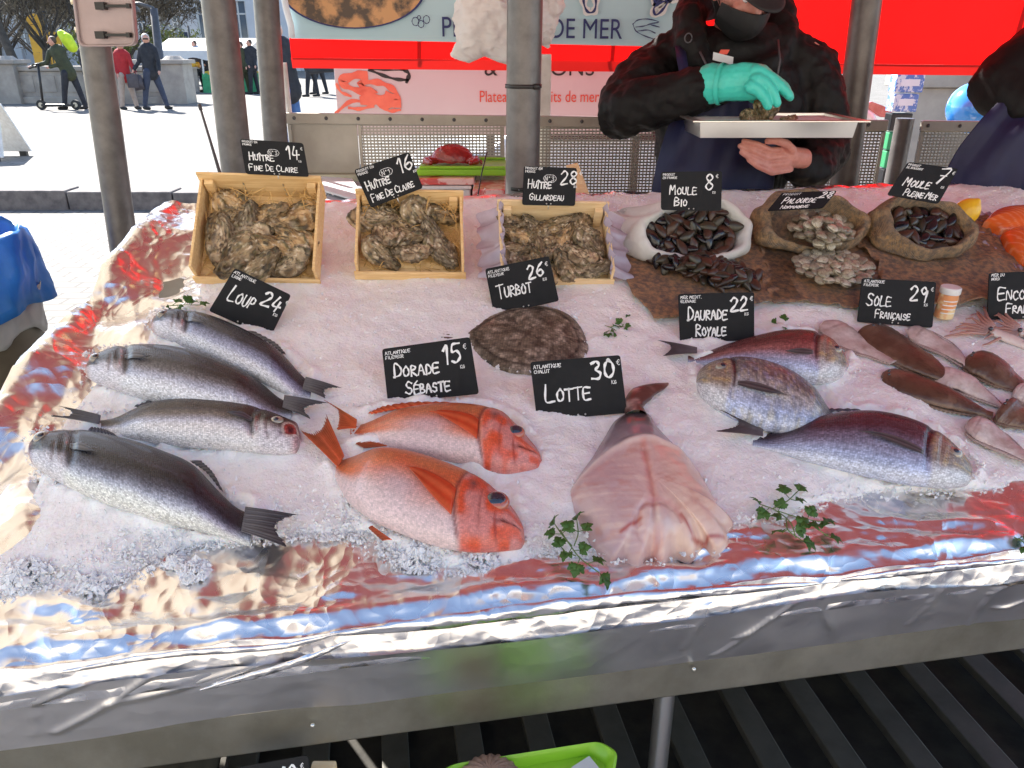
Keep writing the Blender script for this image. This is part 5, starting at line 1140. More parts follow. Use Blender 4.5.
# ---- monkfish
r = thing('monkfish', 'large skinned monkfish with pink belly and dark tail in front of the sign priced 30', 'fish', hit(648, 500, ICE))
mk = [(628, 413), (646, 414), (656, 428), (668, 441), (684, 456), (700, 476), (714, 500), (722, 515), (733, 524), (727, 534), (728, 545), (716, 553), (704, 546), (692, 557), (676, 553), (662, 564), (650, 557), (638, 566), (624, 559), (612, 563), (600, 552), (588, 538), (578, 524), (570, 512), (566, 497), (574, 482), (590, 460), (604, 438), (614, 422)]
def mk_col(Q, A, P):
    ss, tt = (P-A0)@E1, (P-A0)@E2; c = np.zeros(Q.shape+(3,))+np.array((.66, .44, .40)); n = wpn(P, 14); n2 = wpn(P, 40, 1)
    sA, tA = st(640, 470, ICE); sB, tB = st(655, 560, ICE); sM = sA+(sB-sA)*np.clip((tA-tt)/(tA-tB), -1, 1); dx = ss-sM
    c = mixc(c, (.50, .36, .38), sm(.0, .06, -dx+n*.02)*.7); c = mixc(c, (.78, .56, .44), sm(.0, .05, dx+n*.02)*.8); fb = vnoise((P@E1)*30+(P@E2)*18, (P@E2)*190-(P@E1)*60*np.sign(dx), 2); c = mixc(c, (.56, .26, .20), sm(.05, .4, fb)*.28); c = mixc(c, (.80, .62, .52), sm(.15, .45, -fb)*.35)
    c = mixc(c, (.60, .20, .15), np.exp(-((dx)/.006)**2)*sm(-.15, .0, tA-tt)*.55); c = mixc(c, (.55, .22, .16), sm(.25, .6, n2)*.4)
    # belly flap arc and dark back skin above it
    s0_, t0_ = st(640, 458, ICE); arc = t0_-2.6*(ss-s0_)**2/.22*.45-tt*1.
    arc = (t0_-(ss-s0_)**2*3.6)-tt; c = mixc(c, (.34, .25, .28), sm(-.006, .006, -arc)); c = mixc(c, (.09, .06, .055), sm(.015, .08, -arc+n*.06)*.85); c = mixc(c, (.78, .66, .60), np.exp(-((arc-.0)/.007)**2)*.8)
    s1_, t1_ = st(655, 535, ICE); hole = np.exp(-(((ss-s1_)/.022)**2+((tt-t1_)/.018)**2)); c = mixc(c, (.45, .06, .04), np.exp(-((np.hypot((ss-s1_)/.032, (tt-t1_+.01)/.04)-1)/.12)**2)*(tt > t1_-.01)*.45); c = mixc(c, (.70, .58, .54), hole*.9)
    for (a, d) in (((618, 545), (636, 536)), ((690, 548), (722, 543)), ((676, 532), (694, 549))):
        p0, p1 = np.array(st(*a, ICE)), np.array(st(*d, ICE)); dd = p1-p0; k = np.clip(((ss-p0[0])*dd[0]+(tt-p0[1])*dd[1])/(dd@dd), 0, 1); c = mixc(c, (.40, .05, .03), np.exp(-(np.hypot(ss-p0[0]-k*dd[0], tt-p0[1]-k*dd[1])/.003)**2)*.85)
    return c
def mk_rel(Q, A, P):
    ss, tt = (P-A0)@E1, (P-A0)@E2; s0_, t0_ = st(640, 458, ICE); arc = (t0_-(ss-s0_)**2*3.6)-tt; s1_, t1_ = st(655, 540, ICE)
    sA, tA = st(640, 470, ICE); sB, tB = st(655, 560, ICE); sM = sA+(sB-sA)*np.clip((tA-tt)/(tA-tB), -1, 1)
    return .006*np.exp(-(arc/.009)**2)-.004*np.exp(-((ss-sM)/.007)**2)*(tt < tA)+.007*np.exp(-(((ss-s1_)/.022)**2+((tt-t1_)/.022)**2))-.004*np.exp(-((np.hypot((ss-s1_)/.034, (tt-t1_)/.036)-1)/.16)**2)+.0035*wpn(P, 22)+.001*wpn(P, 80, 1)
blob('body', 'flesh', r, mk, (648, 500), .054, mk_col, base=.014, nr=70, na=220, pw=.7, relief=mk_rel)
b = MB(); PP = []
tl = bez([hit(636, 416, .035), hit(634, 404, .035), hit(645, 392, .035), hit(668, 384, .03)], 26); wd = np.interp(np.linspace(0, 1, 26), [0, .25, .6, .9, 1], [.020, .017, .021, .010, .002])
for i in range(26):
    d_ = unit(tl[min(i+1, 25)]-tl[max(i-1, 0)]); sd_ = unit(np.cross(EN, d_)); PP.append([tl[i]+sd_*wd[i]*math.cos(a)+EN*(.012*(1-i/25)+.003)*math.sin(a) for a in np.linspace(0, 2*math.pi, 24, endpoint=False)])
PP = np.array(PP); b.grid(PP, closed_v=True); n = wpn(PP, 50); cc = mixc(np.zeros(PP.shape)+np.array((.10, .045, .035)), (.45, .30, .26), sm(.1, .5, n)); b.build('tail_fin', 'flesh', r, cols=cc.reshape(-1, 3))
# ---- soles: long flat brown tops and pale undersides
def sole(label, pts, w0, pale, seed, hgt=.012):
    hgt *= 1.05
    grp = 'pale side up soles' if pale else 'brown side up soles'
    w0 *= 1.62 if not pale else 1.35; f = [hit(*q, ICE+.006) for q in pts]; n, k = 60, 28; C_ = bez(f, n); P = []; r = thing('sole', label, 'fish', C_[n//2]-EN*.006, grp)
    U = np.linspace(0, 1, n); W = w0*np.interp(U, [0, .03, .10, .25, .6, .85, .95, 1.], [.15, .55, .85, 1., .82, .42, .22, .30]); wob = .08*np.sin(U*17+seed)
    for i in range(n):
        d_ = unit(C_[min(i+1, n-1)]-C_[max(i-1, 0)]); sd_ = unit(np.cross(EN, d_)); lift = .004*math.sin(U[i]*6+seed)
        P.append([C_[i]+sd_*W[i]*(math.cos(a)+wob[i]*.2)+EN*(hgt*(.25+.75*min(1, W[i]/w0))*math.sin(a)*(1 if math.sin(a) > 0 else .3)+lift) for a in np.linspace(0, 2*math.pi, k, endpoint=False)])
    P = np.array(P); n1 = wpn(P, 30); n2 = wpn(P, 110, 1); A = np.abs(np.cos(np.linspace(0, 2*np.pi, k, endpoint=False)))[None, :]+0*P[..., 0]
    UU = U[:, None]+0*A
    if pale: c = mixc(np.zeros(P.shape)+np.array((.66, .56, .54)), (.52, .36, .34), sm(.0, .5, n1)*.8); c = mixc(c, (.60, .45, .44), sm(.8, .95, A)*.6); c = mixc(c, (.12, .05, .04), np.exp(-((UU-.16)/.012)**2-((A-.1)/.5)**2)*.7)
    else: c = mixc(np.zeros(P.shape)+np.array((.11, .058, .036)), (.20, .12, .08), sm(-.1, .4, n1)); c = mixc(c, (.07, .035, .022), sm(.1, .5, n2)*.6); c = mixc(c, (.26, .17, .12), sm(.9, 1., A)*.5)
    P = P+EN[None, None, :]*(.0006*np.sin(UU*300)*sm(.75, .95, A)+.0008*n2)[..., None]
    b = MB(); b.grid(P, closed_v=True); b.f.append(tuple(range(k))); b.f.append(tuple((n-1)*k+j for j in reversed(range(k)))); b.build('body', 'sole_skin', r, cols=c.reshape(-1, 3)); 
    for sd2 in (-1, 1):
        F_ = []; fc2 = []
        for i in range(4, n-2):
            d_ = unit(C_[min(i+1, n-1)]-C_[max(i-1, 0)]); sv = unit(np.cross(EN, d_))*sd2; e_ = C_[i]+sv*W[i]*.93+EN*.001; rw = .0075*math.sin(math.pi*(i-3)/(n-4))**.5*(1-.25*(i % 2)); F_.append([e_, e_+sv*rw*.6-EN*.001, e_+sv*rw-EN*.0035+EN*.0008*(i % 2)])
            q_ = np.array((.30, .20, .14) if not pale else (.60, .46, .42))*(1 if i % 2 else .75); fc2 += [q_, q_, q_*1.15]
        b = MB(); b.grid(np.array(F_)); b.build('fringe_fin', 'fin', r, cols=np.array(fc2), mods=[solid(.0008)])
    if not pale:
        for q in (.035, .06):
            i = int(q*n)+1; b = MB(); b.ball(P[i, 6 if q < .05 else 8]+EN*.0005, .0028, 10, 8); b.build('eye', 'eye_dark', r)
sole('pale sole lying furthest left, running down from under the sign priced 29', [(824, 323), (846, 338), (872, 350), (893, 364)], .030, True, 1., .008)
sole('pale sole partly under the jar and sign priced 29', [(908, 330), (930, 340), (948, 350), (968, 368)], .026, True, 2., .008)
sole('brown sole with its head against the sign priced 29', [(872, 326), (885, 340), (908, 356), (932, 372), (952, 384)], .032, False, 3., .016)
sole('front brown sole with its head beside the reddish bream', [(882, 374), (905, 383), (930, 394), (960, 405), (992, 416)], .026, False, 4., .016)
sole('pale sole between the two left brown soles', [(932, 374), (952, 380), (974, 390), (1004, 407)], .026, True, 5., .014)
sole('brown sole under the pale squid at the right', [(966, 358), (986, 368), (1008, 380), (1040, 396)], .030, False, 6., .018)
sole('pale sole at the right front with slit gill', [(966, 424), (985, 433), (1006, 445), (1034, 464)], .025, True, 7., .014)
sole('small brown sole cut off by the lower right edge', [(1000, 408), (1015, 416), (1035, 428)], .030, False, 8., .018)
sole('pale sole cut off by the right edge above the small brown one', [(1014, 390), (1030, 398), (1050, 410)], .022, True, 9., .02)
def squid(label, pts, w0, seed):
    f = [hit(*q, ICE+.012) for q in pts]; n, k = 40, 20; C_ = bez(f, n); r = thing('squid', label, 'squid', C_[n//2]-EN*.012, 'squid by the right edge'); P = []
    W = w0*np.interp(np.linspace(0, 1, n), [0, .1, .5, .9, 1], [.3, .8, 1., .8, .4])
    for i in range(n):
        d_ = unit(C_[min(i+1, n-1)]-C_[max(i-1, 0)]); sd_ = unit(np.cross(EN, d_)); P.append([C_[i]+sd_*W[i]*math.cos(a)+EN*W[i]*.6*math.sin(a) for a in np.linspace(0, 2*math.pi, k, endpoint=False)])
    P = np.array(P); n1 = wpn(P, 90, 1); c = mixc(np.zeros(P.shape)+np.array((.72, .62, .58)), (.30, .12, .10), sm(.25, .5, n1)*.7)
    b = MB(); b.grid(P, closed_v=True); b.build('mantle', 'flesh', r, cols=c.reshape(-1, 3))
    b = MB(); p = C_[0]; d_ = unit(C_[0]-C_[3]); sd_ = unit(np.cross(EN, d_))
    for j in range(8):
        a = (j-3.5)*.16; q0 = p+sd_*a*.04; b.tube([q0, q0+d_*.025+sd_*a*.04, q0+d_*.045+sd_*(a*.10+.01*math.sin(j*2.)), q0+d_*.055+sd_*(a*.12)-EN*.008], [.004, .0035, .0025, .001], 8)
    cc = np.zeros((len(b.v), 3))+np.array((.42, .22, .18)); b.build('tentacles', 'flesh', r, cols=cc); b = MB(); b.ball(C_[1]+sd_*.012+EN*.010, .005, 10, 8); b.build('eye', 'eye_dark', r)
squid('squid with tentacles to the left, beside the sign at the right edge', [(990, 330), (1003, 336), (1018, 342), (1036, 350)], .015, 1)
squid('second squid just behind, cut off by the right edge', [(1018, 331), (1030, 335), (1048, 342)], .014, 2)

# --- ice
poly_px = [(-30, 600), (30, 600), (60, 595), (110, 585), (140, 568), (170, 556), (205, 545), (245, 540), (300, 536), (340, 535), (372, 536), (392, 552), (410, 566), (460, 572), (520, 568), (560, 560), (600, 560), (680, 560), (735, 552), (760, 538), (778, 524), (800, 508), (840, 498), (900, 492), (960, 490), (1060, 486)]
back = [(2.62, .05), (2.62, 1.235), (1.0, 1.24), (.42, 1.24), (.12, 1.22)]
left_px = [(200, 300), (170, 318), (120, 362), (82, 400), (58, 440), (45, 475), (22, 515), (2, 552), (-30, 575)]
poly = np.array([st(*q) for q in poly_px]+back+[st(*q) for q in left_px])
def polydist(S, T, poly):
    D = np.full(S.shape, 9.); ins = np.zeros(S.shape, bool); k = len(poly)
    for i in range(k):
        a, c = poly[i], poly[(i+1) % k]; d = c-a; L2 = d@d+1e-12
        q = np.clip(((S-a[0])*d[0]+(T-a[1])*d[1])/L2, 0, 1); D = np.minimum(D, np.hypot(S-a[0]-q*d[0], T-a[1]-q*d[1]))
        cr = ((a[1] > T) != (c[1] > T)) & (S < (c[0]-a[0])*(T-a[1])/(c[1]-a[1]+1e-12)+a[0]); ins ^= cr
    return np.where(ins, D, -D)
ni, nj = 900, 430
Si = np.linspace(-.2, 2.6, ni)[:, None]+np.zeros((1, nj)); Ti = np.zeros((ni, 1))+np.linspace(.0, 1.25, nj)[None, :]
D = polydist(Si, Ti, poly)+.010*fbm(Si*22, Ti*22, 3)
base = .020*np.clip(1-np.exp(-np.maximum(D, 0)/.03), 0, 1)
rs = np.random.RandomState(3)
gr = fbm(Si*75, Ti*75, 3, 2)
Hice = base+.013*fbm(Si*6, Ti*6, 4)*np.clip(D/.06, 0, 1)+.004*fbm(Si*19, Ti*19, 3, 1)*np.clip(D/.03, 0, 1)+.0014*gr*(D > 0)+.0008*rs.randn(ni, nj)*.45*(D > 0)
for i_ in range(0, len(OUTL)-1, 2):
    pg = np.array([st(*q, ICE) for q in OUTL[i_]+OUTL[i_+1][::-1]]); lo, hi = pg.min(0)-.05, pg.max(0)+.05
    a0, a1 = [int(np.clip((q+.2)/2.8*(ni-1), 0, ni-1)) for q in (lo[0], hi[0])]; c0, c1 = [int(np.clip(q/1.25*(nj-1), 0, nj-1)) for q in (lo[1], hi[1])]
    sl_ = (slice(a0, a1+1), slice(c0, c1+1)); dd = -polydist(Si[sl_], Ti[sl_], pg)
    Hice[sl_] += np.where(D[sl_] > 0, (.010*np.exp(-((dd-.004)/.013)**2)*(.6+1.1*fbm(Si[sl_]*40, Ti[sl_]*40, 2)))*(dd > -.012), 0)
Hice = Hice+np.clip(.03-D, 0, .03)/.03*(D > 0)*.010*np.clip(fbm(Si*38, Ti*38, 2, 1)+.1, 0, 1)
Hice = np.where(D > 0, Hice+.001, -.012)
def icez(s, t):
    i = int(np.clip((s+.2)/2.8*(ni-1), 0, ni-1)); j = int(np.clip(t/1.25*(nj-1), 0, nj-1)); return max(0., base[i, j]+.002)
P = tabv(Si, Ti, Hice)
b = MB(); keep = D > -.012
idx = -np.ones((ni, nj), int); idx[keep] = np.arange(keep.sum()); b.v = [tuple(q) for q in P[keep]]
q4 = np.stack([idx[:-1, :-1], idx[1:, :-1], idx[1:, 1:], idx[:-1, 1:]], -1).reshape(-1, 4); q4 = q4[(q4 >= 0).all(1)]; b.f = [tuple(q) for q in q4.tolist()]
o = b.build('ice_bed', 'ice'); kind(o, 'stuff'); tag(o, 'bed of packed crushed ice with faint pink tint under the fish', 'ice')
# loose granules along the edges
b = MB()
for k in range(3800):
    i = random.randrange(len(poly_px)-1 if random.random() < .72 else len(poly)-1)
    if random.random() < .5: i = random.randrange(0, 16)
    q = random.random(); a = poly[i]*(1-q)+poly[i+1]*q; s, t = a[0]+random.gauss(0, .016), a[1]+abs(random.gauss(0, .035))-.014
    if s > 2.4: continue
    z = icez(s, t); rr_ = random.uniform(.0010, .0032)*(1.3 if random.random() < .1 else 1); p = tab(s, t, z+rr_*.5+.001)
    vs = [p+np.array([random.gauss(0, 1), random.gauss(0, 1), random.gauss(0, .8)])*rr_*.55+rr_*np.array(d) for d in ((1, 0, 0), (-1, 0, 0), (0, 1, 0), (0, -1, 0), (0, 0, 1), (0, 0, -1))]
    b.add(vs, [(0, 2, 4), (2, 1, 4), (1, 3, 4), (3, 0, 4), (2, 0, 5), (1, 2, 5), (3, 1, 5), (0, 3, 5)])
# a lump of ice on the foil, as in the photo
for (cu_, cv_, rad, n) in ((195, 573, .022, 150), (178, 566, .014, 80), (30, 582, .03, 200), (95, 588, .02, 80), (420, 560, .03, 160), (480, 566, .03, 160)):
    s0_, t0_ = st(cu_, cv_)
    for k in range(n):
        a, q = random.random()*6.28, random.random()**.5; s, t = s0_+math.cos(a)*q*rad, t0_+math.sin(a)*q*rad*.8; rr_ = random.uniform(.003, .006); p = tab(s, t, icez(s, t)+(1-q*q)*.012+.002)
        vs = [p+np.array([random.gauss(0, 1), random.gauss(0, 1), random.gauss(0, .8)])*rr_*.5+rr_*np.array(d) for d in ((1, 0, 0), (-1, 0, 0), (0, 1, 0), (0, -1, 0), (0, 0, 1), (0, 0, -1))]
        b.add(vs, [(0, 2, 4), (2, 1, 4), (1, 3, 4), (3, 0, 4), (2, 0, 5), (1, 2, 5), (3, 1, 5), (0, 3, 5)])
o = b.build('crushed_ice', 'crushed_ice', None, False); kind(o, 'stuff'); tag(o, 'loose crushed ice granules scattered along the edge of the ice bed', 'ice')
# crushed ice heaped against the fish
b = MB(); OUTL.append(mk); OUTL.append(tb)
for ol in OUTL:
    C_ = bez([hit(*q, ICE) for q in ol], 200)
    for k in range(95):
        p = C_[random.randrange(200)]; rr_ = random.uniform(.0012, .0036); p = p+E1*random.gauss(0, .005)+E2*random.gauss(-.002, .005)+EN*(random.random()*.004+rr_*.3)
        vs = [p+np.array([random.gauss(0, 1), random.gauss(0, 1), random.gauss(0, .8)])*rr_*.55+rr_*np.array(d) for d in ((1, 0, 0), (-1, 0, 0), (0, 1, 0), (0, -1, 0), (0, 0, 1), (0, 0, -1))]
        b.add(vs, [(0, 2, 4), (2, 1, 4), (1, 3, 4), (3, 0, 4), (2, 0, 5), (1, 2, 5), (3, 1, 5), (0, 3, 5)])
for k in range(5000):
    s, t = random.uniform(-.1, 2.3), random.uniform(.05, 1.2); i, j = int((s+.2)/2.8*(ni-1)), int(t/1.25*(nj-1))
    if D[i, j] < .01: continue
    rr_ = random.uniform(.001, .0026); p = tab(s, t, Hice[i, j]+rr_*.2)
    vs = [p+np.array([random.gauss(0, 1), random.gauss(0, 1), random.gauss(0, .8)])*rr_*.55+rr_*np.array(d) for d in ((1, 0, 0), (-1, 0, 0), (0, 1, 0), (0, -1, 0), (0, 0, 1), (0, 0, -1))]
    b.add(vs, [(0, 2, 4), (2, 1, 4), (1, 3, 4), (3, 0, 4), (2, 0, 5), (1, 2, 5), (3, 1, 5), (0, 3, 5)])
o = b.build('ice_chips', 'crushed_ice', None, False); kind(o, 'stuff'); tag(o, 'fine ice chips lying around the fish on the ice bed', 'ice')
# ================================================================== shell prototypes
def shell_mesh(kind_, seed):
    rs = np.random.RandomState(seed); n, m_ = (46, 60) if kind_ == 'oyster' else (26, 36)
    th = np.linspace(.001, math.pi-.001, n)[:, None]; ph = np.linspace(0, 2*math.pi, m_, endpoint=False)[None, :]
    x = np.sin(th)*np.cos(ph); y = np.sin(th)*np.sin(ph); z = np.cos(th)+0*ph
    if kind_ == 'oyster':
        taper = 1-.38*x+.12*np.sin(3*ph+seed)*np.sin(th); irr = 1+.13*vnoise(x*2+seed*7, y*2+seed*3)+.10*vnoise(x*4+seed, z*4+9)
        P = np.stack([x*1.*irr, y*.56*taper*irr, z*.30*irr], -1); r_ = np.hypot(x, y); lay = np.sin((r_*9+vnoise(x*3+seed, y*3)*5)*2.2)
        P[..., 2] += .05*lay*np.sign(z)*np.clip(r_*1.5, 0, 1)+.07*vnoise(x*5+seed, y*5+4); edge = np.exp(-(z/.12)**2); P[..., 0] += .06*edge*vnoise(ph*5+seed+0*th, th*0+1); P[..., 2] += edge*.05*np.sin(ph*7+seed)
        P[..., 2] += .18*(x**2)-.06+.10*vnoise(x*9+seed, y*9+z*4, 2)+.05*vnoise(x*18, y*18+seed, 1); P[..., 1] += .05*vnoise(x*10+seed, z*8+4, 1)
        c0 = np.array([(.40, .29, .15), (.36, .27, .16), (.52, .36, .19), (.33, .27, .19), (.48, .37, .25)][seed % 5]); nz = vnoise(x*4+seed, y*4+z*3); c = np.zeros(P.shape)+c0
        c = mixc(c, (.045, .035, .022), sm(.1, .6, lay*.5+nz)*.9); c = mixc(c, (.80, .70, .56), sm(.12, .4, vnoise(x*8+seed*2, y*8+z*5, 1))*.85); c = mixc(c, (.20, .17, .06), sm(.1, .4, nz)*.5)
        return P*.042, c
    if kind_ == 'clam':
        P = np.stack([x*1.*(1-.06*y), y*.90*(1+.12*np.abs(x)**2*-1), z*.52], -1); P[..., 1] += .10*(1-x*x)*(y > 0); rad = np.sqrt(x**2+(y-.9)**2); ring = np.sin(rad*40)
        P[..., 2] += .012*ring*np.sign(z); P[..., 2] *= 1-.25*np.exp(-(z/.10)**2); c0 = np.array([(.56, .50, .38), (.40, .36, .27), (.66, .61, .49), (.33, .30, .24)][seed % 4])
        c = np.zeros(P.shape)+c0; c = mixc(c, (.16, .12, .07), sm(.0, .8, ring)*.65); c = mixc(c, (.17, .13, .10), sm(.12, .4, vnoise(x*3+seed*5, y*3))*.7); c = mixc(c, (.05, .04, .025), np.exp(-(z/.13)**2)*.85)
        return P*.0185, c
    if kind_ == 'mussel':
        w_ = .5*(1-.55*np.clip(-x, -1, 1)*1.)*.9; w_ = np.where(x > 0, .50, .50-.26*(-x)**1.3); P = np.stack([x, y*w_*1.05+.10*x*x*-1, z*.36*(1-.3*(-x)*(x < 0))], -1)
        P[..., 2] *= 1-.28*np.exp(-(z/.10)**2)
        return P*.031, None
def proto(kind_, seed, m):
    P, c = shell_mesh(kind_, seed); b = MB(); b.grid(P, closed_v=True, flip=True)
    o = b.build(kind_, m, None, cols=None if c is None else np.clip(c, 0, 1).reshape(-1, 3)); return o
PR_ = {'oyster': [proto('oyster', i+1, 'oyster') for i in range(5)], 'clam': [proto('clam', i, 'clam') for i in range(4)], 'mussel': [proto('mussel', i, mm) for i, mm in enumerate(('mussel', 'mussel_olive', 'mussel_brown'))]}
USED = set()
def frame_mat(ex, ey, ez): return Matrix([[ex[i], ey[i], ez[i]] for i in range(3)])
def put(kind_, p, e, label, group, scale=1., cat=None, idx=None, name=None, tilt=.5, yaw=None):
    """one shell; e = local up"""
    src = PR_[kind_][random.randrange(len(PR_[kind_])) if idx is None else idx]
    if src.name not in USED and 'label' not in src: o = src; USED.add(src.name)
    else: o = src.copy(); col.objects.link(o)
    e = unit(np.array(e)+np.array([random.gauss(0, 1), random.gauss(0, 1), random.gauss(0, 1)])*tilt*.5)
    a = yaw if yaw is not None else random.random()*6.28; t1 = unit(np.cross(e, [0.1, .2, 1.]) if abs(e[2]) < .95 else [1., 0, 0]); t2 = np.cross(e, t1); x_ = t1*math.cos(a)+t2*math.sin(a); y_ = np.cross(e, x_)
    sx = scale*random.uniform(.88, 1.12); M = frame_mat(x_*sx, y_*sx*random.uniform(.9, 1.1), e*sx).to_4x4(); M.translation = Vector(p); o.matrix_world = M
    o['label'] = label; o['category'] = cat or kind_; o['group'] = group
    if 'kind' in o: del o['kind']
    return o
# ================================================================== crates
def crate(label, fl, fr, back, m, tiltdeg, wh=.055, film=False, straw=True, nstraw=300):
    p0, p1 = hit(fl[0], fl[1], ICE), hit(fr[0], fr[1], ICE); ex = unit(p1-p0); W = np.linalg.norm(p1-p0)
    eh = unit(np.cross(UP, ex)); T_ = R(tiltdeg); ey = eh*math.cos(T_)+UP*math.sin(T_); ez = np.cross(ex, ey)
    # depth of the box so that the back board's top edge meets the traced row
    best = min(np.linspace(.15, .5, 200), key=lambda L_: abs(vpix(p0+ex*W/2+ey*L_+ez*wh*1.25)-back)); L_ = best
    r = thing('oyster_crate', label, 'crate', p0+ex*W/2, 'wooden oyster crates along the back of the ice')
    def q(a, c, d): return p0+ex*a+ey*c+ez*d
    th = .006
    b = MB(); b.box(q(W/2, L_/2, th/2), ex*W/2, ey*L_/2, ez*th/2); b.build('base', m, r, False)
    for a in (0, W):
        b = MB(); s_ = 1 if a == 0 else -1; b.box(q(a+s_*th/2, L_/2, wh/2+th), ex*th/2, ey*(L_/2), ez*wh/2); b.build('side_board', m, r, False, mods=[bev(.0012)])
        if film:
            b = MB(); P = np.array([[q(a+s_*(.010+.012*math.sin(j*1.9)*0)-s_*.024*(k-1)*(k-1)*.25+s_*.006*math.sin(i*.9+j), L_*i/29, wh*(1.25-.28*k)+th+.006*math.sin(i*.7)) for k in range(5) for j in (k,)] for i in range(30)])
            P += (RNG.rand(*P.shape)-.5)*.006; b.grid(P); b.build('plastic_liner', 'film', r, mods=[('s', 'SUBSURF', {'levels': 1, 'render_levels': 1})])
    b = MB(); b.box(q(W/2, L_-th/2, wh*.62+th), ex*(W/2+.003), ey*th/2, ez*wh*.70); b.build('back_board', m, r, False, mods=[bev(.0012)])
    b = MB(); b.box(q(W/2, -th/2, .011+th*.0), ex*(W/2+.004), ey*th/2, ez*.013); b.build('front_board', m, r, False, mods=[bev(.0012)])
    for a in (.02, W-.02):
        b = MB(); b.box(q(a, L_-th-.008, wh/2+th+.002), ex*.009, ey*.006, ez*wh/2); b.build('corner_block', m, r, False)
    for a in (.35, .68): 
        b = MB(); 
        for k in range(3): b.box(q(W*a, L_-th-.001, th+.012+k*.017), ex*.0011, ey*.0006, ez*.004)
        if not film: b.build('staple', 'steel_bright', r, False)
    if straw:
        b = MB()
        for k in range(nstraw):
            x_, y_ = random.uniform(.02, W-.02), min(L_-.02, max(.015, random.gauss(L_*.55, L_*.3))); 
            if random.random() < .55: x_ = random.choice((random.uniform(.008, .05), W-random.uniform(.008, .05))) if random.random() < .7 else x_; 
            z_ = random.uniform(.002, .03)*random.random()+.006+(.018 if y_ > L_*.75 else 0)
            a = random.random()*3.14; l_ = random.uniform(.02, .05); d1 = ex*math.cos(a)+ey*math.sin(a); bow = ez*random.uniform(-.006, .012)
            pts = [q(x_, y_, z_)-d1*l_*.5, q(x_, y_, z_)+bow, q(x_, y_, z_)+d1*l_*.5+ez*random.uniform(-.01, .01)]
            pts = [np.array(pp) for pp in pts]
            for i_, pp in enumerate(pts):
                a_, c_ = (pp-p0)@ex, (pp-p0)@ey; pts[i_] = pp+ex*(max(.009, min(W-.009, a_))-a_)+ey*(max(.004, min(L_-.010, c_))-c_)
            sd_ = unit(np.cross(d1, ez))*.0009
            b.grid(np.array([[pp-sd_, pp+ez*.0006, pp+sd_] for pp in pts]))
        o = b.build('straw_bedding', 'straw', r); o['kind'] = 'stuff'
    # prop under the raised back
    b = MB(); bk = q(W/2, L_*.75, -.003); h_ = (bk-A0)@EN; b.box(bk-EN*(h_/2+.0)-UP*0, ex*W*.35, np.cross(EN, ex)*.03, EN*(max(.01, h_/2-.012))); b.build('prop_block', 'polystyrene', r, False)
    return q, W, L_, ez, ey
def vpix(p):
    d = np.array(p)-CAM; yy = d[1]*math.cos(PITCH)-d[2]*math.sin(PITCH); zz = d[1]*math.sin(PITCH)+d[2]*math.cos(PITCH); return 384-FPX*zz/yy
def upix(p):
    d = np.array(p)-CAM; yy = d[1]*math.cos(PITCH)-d[2]*math.sin(PITCH); return 512+FPX*d[0]/yy
def pack(Q, kind_, n, dmin, rgx, rgy, lay, label, group, scale, tilt, sink=0.):
    q, W, L_, ez, ey = Q; pts = []; tries = 0
    while len(pts) < n and tries < 6000:
        tries += 1; x_, y_ = random.uniform(*rgx)*W, random.uniform(*rgy)*L_; k = 0 if len(pts) < n*.62 else 1
        if all((x_-a)**2+(y_-c)**2 > (dmin*(1 if kk == k else .55))**2 for a, c, kk in pts): pts.append((x_, y_, k))
    for x_, y_, k in pts:
        put(kind_, q(x_, y_, .028+k*lay+sink), ez, label, group, scale, tilt=tilt)
C1 = crate('deep wooden crate of oysters on straw under the sign priced 14', (198, 281), (320, 284), 176, 'wood_crate', 46, .058)
C2 = crate('wooden crate of oysters with much straw under the sign priced 16', (357, 277), (464, 278), 192, 'wood_crate', 40, .05, nstraw=330)
C3 = crate('pale crate of round oysters lined with lilac plastic under the sign priced 28', (500, 283), (611, 285), 203, 'wood_pale', 38, .05, film=True, straw=False)
pack(C1, 'oyster', 34, .044, (.20, .80), (.12, .80), .026, 'olive brown oyster among the straw in the crate under the sign priced 14', 'oysters in the crate under the sign priced 14', 1.36, .55)
pack(C2, 'oyster', 34, .042, (.15, .86), (.14, .84), .024, 'long grey brown oyster in the straw of the crate under the sign priced 16', 'oysters in the crate under the sign priced 16', 1.25, .5)
pack(C3, 'oyster', 34, .038, (.14, .84), (.10, .90), .022, 'rounded pale oyster in the lilac lined crate under the sign priced 28', 'oysters in the crate under the sign priced 28', 1.05, .45)
# a crate lid leaning behind the third crate
b = MB(); c = [at_y(u, v, y_) for u, v, y_ in ((566, 166, 2.34), (578, 163, 2.34), (600, 222, 2.16), (584, 222, 2.16))]; b.add(c+[q+np.array([0, .008, 0]) for q in c], [(0, 1, 2, 3), (7, 6, 5, 4), (0, 4, 5, 1), (1, 5, 6, 2), (2, 6, 7, 3), (3, 7, 4, 0)]); tag(b.build('crate_lid', 'wood_pale', None, False), 'thin pale wooden board leaning behind the third oyster crate', 'board')
